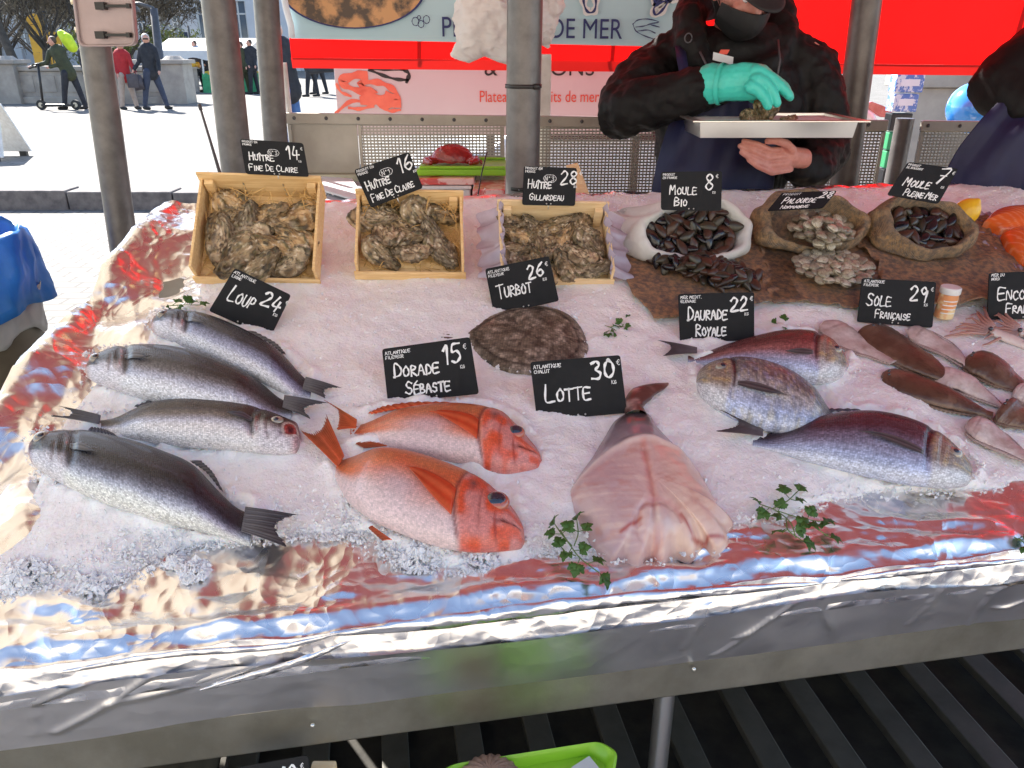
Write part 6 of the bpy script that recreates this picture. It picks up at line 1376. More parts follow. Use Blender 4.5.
# ================================================================== burlap and sacks
def cloth(label, TL, TR, BR, BL, seed, m='burlap', h0=.026, nu=130, nv=90, sag=.010, frill=.02):
    tl, tr, br_, bl = [hit(*q, h0) for q in (TL, TR, BR, BL)]
    a = np.linspace(0, 1, nu)[:, None, None]; c = np.linspace(0, 1, nv)[None, :, None]
    P = (tl*(1-a)+tr*a)*(1-c)+(bl*(1-a)+br_*a)*c
    A_, C_ = a[..., 0]+0*c[..., 0], c[..., 0]+0*a[..., 0]; ed = np.minimum(np.minimum(A_, 1-A_), np.minimum(C_, 1-C_))
    w1 = fbm(A_*4+seed, C_*4, 3); w2 = fbm(A_*4+seed+9, C_*4+4, 3, 1)
    k = np.exp(-(ed/.06)**2)*frill; P = P+E1*(k*w1)[..., None]*1.4+E2*(k*w2)[..., None]*1.4
    P = P+EN*(sag*fbm(A_*5+seed, C_*5, 4, 2)+.004*np.sin(A_*21+C_*9+seed)*np.clip(w1+.3, 0, 1)+.005*np.exp(-(ed/.03)**2)*np.sin((A_+C_)*38))[..., None]
    hh = (P-A0)@EN; P = P+EN*np.maximum(.036-hh, 0)[..., None]
    b = MB(); b.grid(P, flip=True); return tag(b.build('burlap_sheet', m, mods=[solid(.003)]), label, 'cloth', 'burlap sheets under the shellfish')
cloth('brown burlap sheet under the white mussel sack and the loose mussels', (598, 222), (772, 222), (802, 302), (655, 322), 1.)
cloth('brown burlap sheet under the clam sack and loose clams', (744, 224), (905, 222), (925, 306), (776, 304), 5., h0=.034)
cloth('brown burlap sheet under the round burlap sack at the right', (846, 226), (985, 216), (1045, 292), (905, 308), 9., h0=.042)
def sack(label, name, cx, cy, rx, ry, rot, m, tiltdeg, depth, roll=.014, grp=None, base=.04, tail=None):
    """open bag lying on the table with its mouth toward the camera"""
    p = hit(cx, cy+ry*1.15, base); T_ = R(tiltdeg); ey = EH*math.cos(T_)+UP*math.sin(T_); nz = np.cross(E1, ey)
    n = 64; ring = []
    for a in np.linspace(0, 2*math.pi, n, endpoint=False):
        x_, y_ = rx*math.cos(a), -ry*math.sin(a); wob = 1+.05*math.sin(3*a+cx)+.03*math.sin(7*a); u, v = cx+(x_*math.cos(rot)-y_*math.sin(rot))*wob, cy+(x_*math.sin(rot)+y_*math.cos(rot))*wob
        ring.append(at_plane(u, v, p, nz))
    ring = np.array(ring); c = ring.mean(0); rows = []
    back = -nz
    for (sc_, off, lift) in ((.70, .055, 0), (.86, .03, 0), (.93, .004, 0), (.97, -roll*.55, 0), (1.03+roll*1.5, -roll*.55, 0), (1.07+roll*4., .004, 0), (1.10+roll*4.8, .035, 0), (1.05+roll*3, depth*.5, 0), (.72, depth*.85, 0), (.25, depth, 0), (.02, depth*1.02, 0)):
        Q = c+(ring-c)*sc_+back*off; rows.append(Q)
    rows = np.array(rows)
    if tail is not None:
        tp = hit(tail[0], tail[1], .06)
        for i, w_ in ((7, .25), (8, .6), (9, .92), (10, 1.)): 
            m_ = rows[i].mean(0); rows[i] = rows[i]+(tp-m_)*w_*(1. if i > 7 else .8)
    up_ = sm(3, 6, np.arange(11.))[:, None]; A_ = np.linspace(0, 2*np.pi, n, endpoint=False)[None, :]; I_ = np.arange(11.)[:, None]
    rows = rows+((.010*np.sin(A_*9+I_*.9+cx)+.008*fbm(A_*2.5, I_*.8+cx, 3))*up_*np.minimum(1, (10.5-I_)/3))[..., None]*unit(UP+nz*.5)
    rows = rows+(.0035*fbm(A_*6, I_*.7+3, 3))[..., None]*nz
    h_ = (rows-A0)@EN; rows = rows+EN*np.maximum(base-.006-h_, 0)[..., None]
    r = thing(name, label, 'sack', c-EN*.04, grp)
    b = MB(); b.grid(rows, closed_v=True); b.f.append(tuple(10*n+j for j in range(n))); b.build('sackcloth', m, r, mods=[('s', 'SUBSURF', {'levels': 2, 'render_levels': 2}), disp(.03, .006), solid(.0025, -1)])
    def fill(x_, y_, d=.02):   # x,y in the unit disc
        a = math.atan2(y_, x_)%(2*math.pi); rr_ = math.hypot(x_, y_); k = a/(2*math.pi)*n; i = int(k) % n; f = k-int(k); e = ring[i]*(1-f)+ring[(i+1) % n]*f; return c+(e-c)*rr_*.84+back*(d-.0+.0*rr_)-UP*0
    # dark inside floor so nothing is hollow behind the shells
    b = MB(); Q = [c+(q-c)*.80+back*.036 for q in ring]; b.add([c+back*.03]+Q, [(0, 1+i, 1+(i+1) % n) for i in range(n)]); b.build('sack_inside', m, r)
    return fill, nz, c
def fill_sack(F, kind_, n, dmin, label, group, scale, tilt, d=(.0, .03)):
    fill, nz, c = F; pts = []; t_ = 0
    while len(pts) < n and t_ < 8000:
        t_ += 1; a, q = random.random()*6.28, random.random()**.5; x_, y_ = math.cos(a)*q, math.sin(a)*q; p = fill(x_, y_, random.uniform(*d))
        if all(np.linalg.norm(p-o_) > dmin for o_ in pts): pts.append(p); put(kind_, p, nz, label, group, scale, tilt=tilt)
def pile(kind_, cx, cy, rx, ry, n, dmin, label, group, scale, hgt, base, tilt=.5, rot=0., poly=None):
    pts = []; t_ = 0
    while len(pts) < n and t_ < 12000:
        t_ += 1; a, q = random.random()*6.28, random.random()**.5; x_, y_ = math.cos(a)*q*rx, math.sin(a)*q*ry
        h_ = base+hgt*(1-q**1.5)*random.random(); p = hit(cx+x_*math.cos(rot)-y_*math.sin(rot), cy+x_*math.sin(rot)+y_*math.cos(rot), h_)
        if all(np.linalg.norm(p-o_) > dmin for o_ in pts): pts.append(p); put(kind_, p, EN, label, group, scale, tilt=tilt)
F1 = sack('white cloth sack lying open with black mussels under the sign priced 8', 'mussel_sack', 695, 231, 52, 30, -.03, 'white_cloth', 52, .16, .022, base=.045, tail=(618, 212))
fill_sack(F1, 'mussel', 95, .0155, 'black mussel inside the open white sack', 'mussels inside the white sack', .70, .8)
pile('mussel', 692, 262, 42, 12, 60, .0155, 'dark mussel of the heap spilled just below the white sack', 'mussels spilled on the burlap below the white sack', .70, .035, .050, .9, .12)
pile('mussel', 722, 274, 36, 12, 60, .0155, 'dark mussel of the heap spilled just below the white sack', 'mussels spilled on the burlap below the white sack', .70, .028, .048, .9, .15)
F2 = sack('rolled open brown burlap sack of clams under the tilted black sign', 'clam_sack', 812, 222, 48, 27, .10, 'burlap_sack', 50, .13, .030, base=.05)
pile('clam', 822, 228, 33, 19, 75, .0150, 'striped pale clam inside the burlap sack', 'clams inside the burlap sack', .72, .075, .075, .5, .2)
pile('clam', 833, 267, 38, 16, 70, .0150, 'striped pale clam of the heap spilled on the burlap', 'clams spilled on the burlap', .72, .022, .058, .4, .12)
F3 = sack('round burlap sack with rolled rim full of sea mussels under the sign priced 7', 'mussel_sack', 924, 229, 41, 24, .26, 'burlap_sack', 42, .10, .055, base=.055)
fill_sack(F3, 'mussel', 75, .0165, 'brown mussel inside the round burlap sack', 'mussels inside the round burlap sack', .78, .9, (-.008, .02))
# ================================================================== price signs
def sign(name, label, c4, foot, lines, price, small, tiltback=18, yaw=0., seed=1, pcx=.70, pcy=.60, ph=.30, kg=True, badge=None, group='black slate price signs', hbase=ICE, spike=True, at=None):
    """c4: TL TR BR BL pixels; foot: pixel where it is stuck, on the ice"""
    p = hit(foot[0], foot[1], hbase) if at is None else at
    nrm = np.array([math.sin(R(yaw)), -math.cos(R(yaw))*math.cos(R(tiltback)), math.sin(R(tiltback))]); nrm = unit(nrm)
    TL, TR, BR_, BL = [at_plane(u, v, p, nrm) for u, v in c4]
    def X(x_, y_, o=0.): return (BL*(1-x_)+BR_*x_)*(1-y_)+(TL*(1-x_)+TR*x_)*y_+nrm*o
    r = thing(name, label, 'price sign', (BL+BR_)/2, group)
    b = MB(); ring = rrect([TL, TR, BR_, BL], .006, 5); k = len(ring); o = b.add([q+nrm*.0015 for q in ring]+[q-nrm*.0015 for q in ring], []); b.f.append(tuple(range(k-1, -1, -1))); b.f.append(tuple(range(k, 2*k))); b.f += [(i, (i+1) % k, k+(i+1) % k, k+i) for i in range(k)]
    b.build('slate_board', 'slate', r, False)
    W, H = np.linalg.norm(TR-TL), np.linalg.norm(TL-BL); b = MB(); asp = H/W
    def draw(txt, x_, y_, h_, wd, **kw):
        # h_ in fractions of H ; drawing units are fractions of H, x scaled by asp
        sl, ex = strokes(txt, 0, 0, h_, **kw)
        for pl in sl: ribbon(b, [X(x_+a*asp, y_+c, .0021) for a, c in pl], nrm, wd*H)
        return x_+ex*asp
    def width(txt, h_, **kw): return strokes(txt, 0, 0, h_, **kw)[1]*asp
    for (txt, xc, y_, h_, maxw) in lines:
        kw = dict(first=1.38, seed=seed, aspect=.66); w_ = width(txt, h_, **kw)
        if w_ > maxw: kw['scale_w'] = maxw/w_; w_ = width(txt, h_, **kw)
        draw(txt, xc-w_/2, y_, h_, .040 if h_ > .13 else .031, **kw)
    if price:
        w_ = width(price, ph, seed=seed+3, aspect=.55); draw(price, pcx, pcy, ph, .052, seed=seed+3, aspect=.55); draw('€', pcx+w_+.01, pcy+ph*.72, .09, .014, seed=seed)
        if kg: draw('KG' if kg is True else kg, pcx+w_*.75, pcy-.10, .055, .012, seed=seed+1)
    for i, (txt, x_, y_, h_) in enumerate(small): draw(txt, x_, y_, h_, .013, seed=seed+5, aspect=.7)
    if badge:
        bx, by, txt = badge; 
        ribbon(b, [X(bx+(.13*math.cos(a)*(1+.12*math.sin(7*a)))*asp*1.3, by+.10*math.sin(a)*(1+.12*math.cos(6*a)), .0021) for a in np.linspace(0, 2*math.pi, 15)], nrm, .014*H)
        draw(txt, bx-width(txt, .11, seed=2)/2, by-.055, .11, .016, seed=2)
    b.build('chalk_lettering', 'chalk', r, False)
    b = MB()
    for x_ in (.46, .54): q = X(x_, .045, .002); b.ball(q, .0018, 6, 4)
    b.build('pin_hole', 'steel_bright', r)
    if spike: b = MB(); b.tube([X(.5, .2, -.003), X(.5, -.0, -.004), X(.5, -.42 if spike is True else spike, -.004)], .0012, 6); b.build('spike', 'steel_bright', r)
    return r
def crateplane(Q, v): return Q[0](Q[1]/2, Q[2]-.004, .085)
sm3 = lambda a='PRODUIT', c='EN FRANCE', y=.90: [(a, .03, y, .055), (c, .03, y-.08, .05)]
sign('price_sign', 'black sign reading HUITRE FINE DE CLAIRE 14 on the leftmost crate', [(240, 139), (303, 143), (309, 177), (246, 174)], None, [('HUÎTRE', .30, .42, .15, .45), ('FINE DE CLAIRE', .46, .12, .13, .78)], '14', sm3('PRODUIT EN', 'FRANCE', .91), 12, at=C1[0](C1[1]/2, C1[2]-.002, .10), badge=(.50, .66, 'N°3'), seed=2, spike=-.1, pcx=.72, pcy=.52, ph=.36)
sign('price_sign', 'tilted black sign reading HUITRE FINE DE CLAIRE 16 on the second crate', [(354, 170), (409, 152), (423, 188), (371, 208)], None, [('HUÎTRE', .30, .42, .15, .45), ('FINE DE CLAIRE', .48, .12, .13, .80)], '16', sm3('PRODUIT EN', 'FRANCE', .91), 12, at=C2[0](C2[1]*.4, C2[2]-.02, .08), badge=(.50, .70, 'N°1'), seed=4, spike=-.15, pcx=.74, pcy=.56, ph=.36)
sign('price_sign', 'black sign reading HUITRE and priced 28 on the third crate', [(524, 166), (577, 168), (575, 206), (522, 205)], None, [('HUÎTRE', .32, .45, .15, .46), ('GILLARDEAU', .46, .14, .12, .66)], '28', sm3('PRODUIT EN', 'FRANCE', .92), 12, at=C3[0](C3[1]*.45, C3[2]-.01, .085), badge=(.50, .70, 'N°3'), seed=6, spike=-.1, pcx=.70, pcy=.58, ph=.34)
sign('price_sign', 'black sign reading MOULE BIO 8 on the white mussel sack', [(661, 172), (722, 171), (721, 211), (661, 210)], (690, 222), [('MOULE', .37, .42, .17, .46), ('BIO', .33, .12, .15, .22)], '8', sm3('PRODUIT', 'EN FRANCE', .90), 12, hbase=.16, seed=8, spike=False, pcx=.72, pcy=.54, ph=.40)
sign('price_sign', 'black sign lying far back reading PALOURDE 28 on the clam sack', [(782, 193), (837, 191), (823, 208), (767, 211)], (800, 215), [('PALOURDE', .46, .36, .24, .62), ('NORMANDIE', .46, .06, .13, .52)], '28', [('PRODUIT', .05, .82, .11)], 48, hbase=.16, seed=10, spike=False, pcx=.76, pcy=.62, ph=.34)
sign('price_sign', 'black sign reading MOULE PLEINE MER 7 behind the round burlap sack', [(908, 162), (958, 169), (938, 204), (887, 195)], (915, 206), [('MOULE', .42, .34, .17, .52), ('PLEINE MER', .60, .08, .13, .66)], '7', sm3('PRODUIT', 'DE BOUCHOT', .90), 22, hbase=.19, seed=12, spike=False, pcx=.70, pcy=.52, ph=.42)
sign('price_sign', 'strongly tilted black sign reading LOUP 24 behind the sea bass', [(235, 268), (291, 295), (270, 338), (209, 311)], (238, 330), [('LOUP', .36, .38, .22, .44)], '24', sm3('ATLANTIQUE', 'LIGNE', .90), 22, seed=14, pcx=.63, pcy=.56, ph=.30)
sign('price_sign', 'slightly tilted black sign reading TURBOT 26 in front of the third crate', [(485, 269), (549, 256), (559, 301), (494, 315)], (526, 312), [('TURBOT', .38, .32, .20, .54)], '26', sm3('ATLANTIQUE', 'FILEYEUR', .88), 20, seed=16, pcx=.62, pcy=.60, ph=.28)
sign('price_sign', 'black sign reading DORADE SEBASTE 15 behind the redfish', [(382, 349), (470, 337), (479, 394), (388, 403)], (434, 404), [('DORADE', .36, .45, .17, .52), ('SÉBASTE', .46, .12, .16, .50)], '15', sm3('ATLANTIQUE', 'FILEYEUR', .88), 22, seed=18, pcx=.68, pcy=.58, ph=.32)
sign('price_sign', 'black sign reading LOTTE 30 above the monkfish', [(530, 362), (620, 355), (627, 413), (537, 421)], (582, 420), [('LOTTE', .38, .30, .20, .52)], '30', sm3('ATLANTIQUE', 'CHALUT', .88), 22, seed=20, pcx=.66, pcy=.62, ph=.30)
sign('price_sign', 'black sign reading DAURADE ROYALE 22 above the reddish bream', [(678, 294), (754, 292), (754, 340), (680, 343)], (716, 344), [('DAURADE', .38, .46, .18, .54), ('ROYALE', .42, .13, .16, .42)], '22', sm3('MER MEDIT.', 'ELEVAGE', .90), 20, seed=22, pcx=.68, pcy=.62, ph=.28)
sign('price_sign', 'black sign reading SOLE FRANCAISE 29 beside the small jar', [(862, 278), (936, 282), (932, 328), (857, 322)], (895, 328), [('SOLE', .26, .40, .20, .34), ('FRANÇAISE', .46, .13, .13, .48)], '29', sm3('ATLANTIQUE', 'FILEYEUR', .91), 20, seed=24, pcx=.66, pcy=.56, ph=.32)
sign('price_sign', 'black sign reading ENCORNET FRAIS cut off by the right edge', [(989, 273), (1064, 270), (1064, 318), (987, 320)], (1026, 322), [('ENCORNET', .48, .42, .18, .72), ('FRAIS', .40, .14, .14, .34)], '19', sm3('MER DU', 'NORD', .92), 20, seed=26, pcx=.76, pcy=.62, ph=.26)
# ================================================================== parsley
def sprig(label, stems, seed, leaf=.011, h=.016):
    rs = random.Random(seed); p = hit(*stems[0][0][0], h); r = thing('parsley_sprig', label, 'parsley', p, 'parsley sprigs on the display')
    b = MB(); lf = MB()
    def leafat(p, d, sz):
        e = unit(EN+np.array([rs.gauss(0, .5), rs.gauss(0, .5), rs.gauss(0, .2)])); d = unit(d-e*(d@e)); s_ = np.cross(e, d)
        # lobed, toothed outline
        for (ang, ln) in ((0, 1.), (.85, .8), (-.85, .8)):
            dd = d*math.cos(ang)+s_*math.sin(ang); ss = np.cross(e, dd); n = 9; up, dn = [], []
            for i in range(n):
                q = i/(n-1); wv = (math.sin(math.pi*min(1, q*1.05))**.8)*.36*(1.18 if i % 2 else .74)
                cz = e*(.16*math.sin(q*3)*sz); up.append(p+dd*sz*ln*q+ss*sz*ln*wv+cz+e*wv*sz*.25); dn.append(p+dd*sz*ln*q-ss*sz*ln*wv+cz+e*wv*sz*.25)
            mid = [p+dd*sz*ln*i/(n-1)+e*(.16*math.sin(i/(n-1)*3)*sz) for i in range(n)]; lf.grid(np.array([up, mid, dn]))
    for pts, leaves in stems:
        C_ = bez([hit(u, v, h+.004*math.sin(i*2.)) for i, (u, v) in enumerate(pts)], 16); b.tube(C_, .0009, 6)
        for (q, side, sz) in leaves:
            i = int(q*15); d = unit(C_[min(i+1, 15)]-C_[max(0, i-1)]); s_ = np.cross(EN, d); base_ = C_[i]; tip = base_+(s_*side+d*.5)*leaf*sz*.5; b.tube([base_, tip], .0007, 5); leafat(tip, unit(s_*side+d*.55), leaf*sz)
    b.build('stem', 'stem', r); lf.build('leaves', 'parsley', r, mods=[solid(.0004)])
sprig('parsley sprig lying on the foil edge below the violet bream', [([(796, 538), (790, 522), (775, 510), (762, 505)], [(1, 0, 1.5), (.8, 1, 1.6), (.6, -1, 1.5), (.45, 1, 1.4), (.25, -1, 1.7)]), ([(772, 509), (786, 502), (797, 492)], [(1, 0, 1.7), (.7, 1, 1.7), (.7, -1, 1.4)]), ([(778, 511), (800, 518), (822, 522)], [(1, 0, 1.6), (.7, 1, 1.6), (.6, -1, 1.6)]), ([(786, 518), (788, 530), (800, 539)], [(1, 0, 1.9), (.6, 1, 1.6), (.5, -1, 1.7)]), ([(806, 519), (816, 528), (828, 536)], [(1, 0, 1.6), (.6, 1, 1.4)])], 1, .0125, .030)
sprig('parsley sprig at the front beside the monkfish', [([(560, 530), (570, 545), (580, 558), (598, 572)], [(1, 0, 1.9), (.85, 1, 1.6), (.7, -1, 1.7), (.5, 1, 1.5), (.4, -1, 1.5)]), ([(572, 546), (563, 536), (556, 526)], [(1, 0, 1.7), (.6, 1, 1.4), (.6, -1, 1.5)]), ([(574, 546), (578, 534), (577, 522)], [(1, 0, 1.8), (.6, 1, 1.6), (.6, -1, 1.4)]), ([(576, 556), (566, 552), (562, 548)], [(1, 0, 1.5)])], 2, .0125, .045)
sprig('small parsley sprig on the ice right of the sign priced 26', [([(602, 325), (612, 328), (622, 336)], [(1, 0, 1.3), (.7, 1, 1.4), (.6, -1, 1.5), (.4, 1, 1.2)]), ([(614, 329), (622, 326), (627, 321)], [(1, 0, 1.4), (.6, 1, 1.2), (.5, -1, 1.2)]), ([(612, 329), (606, 332), (601, 333)], [(1, 0, 1.6), (.5, 1, 1.2)])], 3, .0125, .022)
sprig('parsley leaves peeking out behind the top sea bass', [([(167, 306), (180, 305), (198, 305)], [(1, 0, 1.5), (.8, 1, 1.4), (.6, 1, 1.6), (.4, -1, 1.4), (.2, 1, 1.5), (.1, -1, 1.3)])], 4, .0125, .034)
sprig('single parsley leaf behind the reddish bream', [([(772, 330), (778, 326), (782, 322)], [(1, 0, 1.5), (.6, 1, 1.3), (.5, -1, 1.3)])], 5, .0125, .022)
sprig('parsley sprig cut off by the right edge on the foil', [([(1014, 537), (1024, 542), (1036, 546)], [(1, 0, 1.6), (.7, 1, 1.4), (.5, -1, 1.4), (.2, 1, 1.2)])], 6, .0125, .022)
# ================================================================== lemon, salmon, jar
c = hit(965, 213, .085); b = MB(); n, m_ = 24, 28; P = np.zeros((n, m_, 3)); ax = unit(EN*.8+E1*.5); s1 = unit(np.cross(ax, E2)); s2 = np.cross(ax, s1)
for i in range(n):
    th = math.pi*(i/(n-1))*.998+.001; rr_ = math.sin(th)**.9*.031; z_ = math.cos(th)*.038+(.007*math.exp(-(th/.25)**2) if th < 1 else -.005*math.exp(-((math.pi-th)/.25)**2))
    for j in range(m_): a = 2*math.pi*j/m_; P[i, j] = c+ax*z_+(s1*math.cos(a)+s2*math.sin(a))*rr_
b.grid(P, closed_v=True); tag(b.build('lemon', 'lemon'), 'bright yellow lemon beside the round burlap sack', 'lemon')
r = thing('clear_film', 'crumpled clear plastic film under the salmon fillets at the right', 'plastic film', hit(1000, 240, .03))
b = MB(); tl, tr, br_, bl = [hit(*q, .034) for q in ((948, 212), (1060, 212), (1060, 282), (1004, 268))]; a = np.linspace(0, 1, 60)[:, None, None]; c_ = np.linspace(0, 1, 40)[None, :, None]; P = (tl*(1-a)+tr*a)*(1-c_)+(bl*(1-a)+br_*a)*c_; P = P+EN*(crumple(a[..., 0]*2+0*c_[..., 0], c_[..., 0]*2+0*a[..., 0], 4, 7, 4.)*.05)[..., None]; b.grid(P); b.build('film', 'film', r)
def sal(Q, A, P): c = np.zeros(Q.shape+(3,))+np.array((.84, .17, .03)); st_ = np.sin((P@E1)*420+(P@E2)*120+wpn(P, 20)*6); c = mixc(c, (.92, .42, .22), sm(.6, 1., st_)*.55); return mixc(c, (.80, .12, .02), sm(.0, .4, wpn(P, 30))*.5)
for lab, px, cc_ in (('upper salmon fillet with bright orange flesh by the right edge', [(984, 222), (996, 211), (1020, 208), (1060, 209), (1070, 222), (1040, 232), (1008, 231)], (1020, 221)), ('lower salmon fillet with bright orange flesh cut off by the right edge', [(1002, 234), (1014, 229), (1040, 229), (1075, 236), (1075, 262), (1040, 264), (1014, 252)], (1035, 246))):
    r = thing('salmon_fillet', lab, 'salmon', hit(*cc_, .045), 'salmon fillets on clear film'); blob('flesh', 'salmon', r, px, cc_, .030, sal, base=.048, pw=.7)
p = hit(943, 317, ICE); r = thing('small_jar', 'small pot with orange label and white lid behind the sign priced 29', 'jar', p)
jx = .0195; ju = unit(UP+np.array([.02, -.05, 0])); 
b = MB(); b.tube([p, p+ju*.002, p+ju*.055], [jx*.9, jx, jx], 28); b.build('pot', 'jar_label', r, autos=R(40)); b = MB(); b.tube([p+ju*.0555, p+ju*.057, p+ju*.068, p+ju*.070], [jx*1.03, jx*1.08, jx*1.08, jx*.98], 28); b.build('lid', 'white_paint', r, autos=R(40))
b = MB()
for k in range(4): q = p+ju*(.014+k*.009); b.grid(np.array([[q+np.array([math.sin(a), -math.cos(a), 0])*(jx+.0006)-ju*.0011, q+np.array([math.sin(a), -math.cos(a), 0])*(jx+.0006)+ju*.0011] for a in np.linspace(-.9, .9-.2*(k % 2), 16)]))
b.build('label_print', 'ink_white', r)
# ================================================================== things below the front beam
ty = .635
def low(u, v): return at_z(u, v, ty)
r = thing('shell_tray', 'lime green plastic tray with a scallop shell at the bottom edge', 'tray', low(530, 768))
cs = [low(440, 772), low(452, 764), low(600, 741), low(618, 752), low(606, 830), low(440, 840)]
def offs(P_, d):
    c_ = sum(P_)/len(P_); return [q+unit(c_-q)*d for q in P_]
ring = rrect(cs, .012, 6); b = MB(); rows = [[q-UP*.022 for q in offs(ring, .006)], [q for q in ring], [q+UP*.002 for q in offs(ring, .004)], [q-UP*.002 for q in offs(ring, .012)], [q-UP*.018 for q in offs(ring, .018)]]
b.grid(np.array(rows), closed_v=True); k = len(ring); b.f.append(tuple(4*k+i for i in range(k))); b.f.append(tuple(i for i in range(k))); b.build('tray_body', 'lime_plastic', r, autos=R(50))
c = low(490, 767)-UP*.004; r2 = thing('scallop_shell', 'brown ribbed scallop shell lying in the lime green tray', 'shell', c); b = MB(); n, m_ = 60, 16; P = np.zeros((m_, n, 3))
for i in range(m_):
    for j in range(n):
        a = math.pi*(j/(n-1))*1.25-.39; q = i/(m_-1); P[i, j] = c+np.array([math.cos(a)*q*.045, math.sin(a)*q*.045-.02, .020*(1-q*q)+.0022*math.sin(j*1.55)*q])
b.grid(P); b.build('shell', 'shell_scallop', r2, mods=[solid(.002)]); c = low(590, 768)-UP*.012
b = MB(); b.box(c, (.014, .01, 0), (-.012, .02, 0), (0, 0, .002)); tag(b.build('paper_slip', 'pale_plastic', None, False), 'pale grey slip in the right end of the lime tray', 'paper slip')
r = thing('tray_support', 'upturned grey plastic crate carrying the lime tray below the table front', 'crate', low(530, 800)*np.array([1, 1, 0])); c = low(530, 800); b = MB(); b.box((c[0], c[1], .30), (.075, -.01, 0), (.01, .045, 0), (0, 0, .29)); b.build('crate_body', 'pale_plastic', r, False)
c = low(322, 766); r = thing('foam_block', 'small cream foam block below the table front', 'box', (c[0], c[1], 0)); b = MB(); b.box((c[0], c[1], (ty-.01)/2+.005), (.018, 0, 0), (0, .015, 0), (0, 0, (ty-.01)/2)); b.build('block', 'wood_pale', r, False, mods=[bev(.003)])
q0 = tabw(.33, .035, .70)
sign('price_sign', 'black sign ending in 19 poking up at the bottom edge', [(234, 768), (308, 755), (316, 812), (242, 826)], None, [('BULOT', .35, .3, .2, .5)], '19', [], 25, at=at_plane(272, 762, A0-EH*.05, EH), seed=30, spike=False, pcx=.62, pcy=.58, ph=.30)
# ================================================================== bin and blue bag on the left
Y = 2.1; p = at_y(12, 330, Y)
r = thing('waste_bin', 'dark grey brown round waste bin at the left edge', 'bin', (at_y(5, 300, Y)[0], Y, 0)); bx = at_y(5, 300, Y)[0]-.09; tz = at_y(20, 296, Y-.1)[2]; 
b = MB(); b.tube([(bx, Y, 0), (bx, Y, .02), (bx, Y, tz-.01), (bx, Y, tz)], [.13, .135, .155, .158], 36, True); b.build('body', 'bin_dark', r, autos=R(40))
b = MB(); P = []; n = 72
for i, (rad, z_) in enumerate(((.10, tz-.06), (.135, tz+.02), (.15, tz+.10), (.168, tz+.17), (.180, tz+.11), (.184, tz+.04), (.186, tz-.02), (.190, tz-.08))):
    P.append([(bx+(rad+.012*math.sin(a*5+i*.6)+.006*math.sin(a*11+i))*math.cos(a), Y+(rad+.012*math.sin(a*5+i*.6))*math.sin(a), z_+.015*math.sin(a*4+i*.4)+(.03*math.sin(a+1) if i > 4 else 0)) for a in np.linspace(0, 2*math.pi, n, endpoint=False)])
b.grid(np.array(P), closed_v=True); r = thing('rubbish_bag', 'blue plastic bag folded over the rim of the waste bin', 'bag', (bx, Y, tz)); b.build('bag_film', 'blue_bag', r, mods=[('s', 'SUBSURF', {'levels': 1, 'render_levels': 1}), disp(.06, .035), solid(.001)])
b = MB(); P = []
for i, (rad, z_) in enumerate(((.170, tz-.02), (.172, tz-.06), (.172, tz-.10), (.168, tz-.13))):
    P.append([(bx+(rad+.007*math.sin(a*9+i))*math.cos(a), Y+(rad+.007*math.sin(a*9+i))*math.sin(a), z_+.02*math.sin(a*6+i)) for a in np.linspace(-1.9, .35, 40)])
b.grid(np.array(P)); b.build('clear_liner', 'bin_liner', r, mods=[('s', 'SUBSURF', {'levels': 1, 'render_levels': 1}), disp(.05, .02), solid(.001)])
# ================================================================== the sellers
def X(u, v, y): return at_y(u, v, y)
def hand(mb, wrist, fwd, palm_n, fingers, thumb, sc_=1., splay=.5):
    """palm block + five skinned fingers; fwd along the fingers, palm_n out of the back of the hand"""
    fwd = unit(fwd); pn = unit(palm_n-fwd*(palm_n@fwd)); sd_ = np.cross(fwd, pn)
    mb.chain([wrist-fwd*.02*sc_, wrist, wrist+fwd*.045*sc_, wrist+fwd*.078*sc_], [.026*sc_, .027*sc_, .033*sc_, .031*sc_], 16, ell=[.85, 1.0, 1.28, 1.28], up=pn*.0+pn)
    # 'up' axis is the thin one
    for i, (off, ln, curl, rad) in enumerate(fingers):
        a0 = wrist+fwd*.080*sc_+sd_*off*sc_; d = fwd+sd_*off*splay*6; pts = [a0-fwd*.02*sc_]; p = a0; ang = curl*.35
        for k, (f_, rr_) in enumerate(((.45, 1), (.30, .92), (.25, .82))):
            pts.append(p); dd = unit(d*math.cos(ang)-pn*math.sin(ang)); p = p+dd*ln*f_*sc_; ang += curl*.55
        pts.append(p); mb.chain(pts, [rad*sc_*1.05, rad*sc_, rad*sc_*.93, rad*sc_*.86, rad*sc_*.74][:len(pts)], 10)
    (t0, t1, t2) = thumb; mb.chain([wrist+fwd*.02*sc_+sd_*t0[0]*sc_, wrist+fwd*t1[1]*sc_+sd_*t1[0]*sc_-pn*t1[2]*sc_, wrist+fwd*t2[1]*sc_+sd_*t2[0]*sc_-pn*t2[2]*sc_], [.015*sc_, .0125*sc_, .0095*sc_], 10)
FING = lambda c: [(-.030, .060, c, .0080), (-.010, .078, c*.95, .0088), (.011, .083, c*.9, .0090), (.031, .074, c*.9, .0088)]
r = thing('person', 'fish seller in black hooded jacket, face mask and navy apron holding a steel tray', 'person', (.68, 2.55, .12))
sy = 2.52
nk = X(732, 34, sy); hd = X(741, 1, sy-.10)
sL, sR = X(664, 60, sy+.02), X(803, 60, sy+.02)
eL, wL = X(620, 112, sy-.14), X(716, 84, 2.25)
eR, wR = X(822, 148, sy-.03), X(800, 163, 2.30)
hips = np.array([nk[0]-.0, sy+.03, 1.02]); chest = X(730, 105, sy)
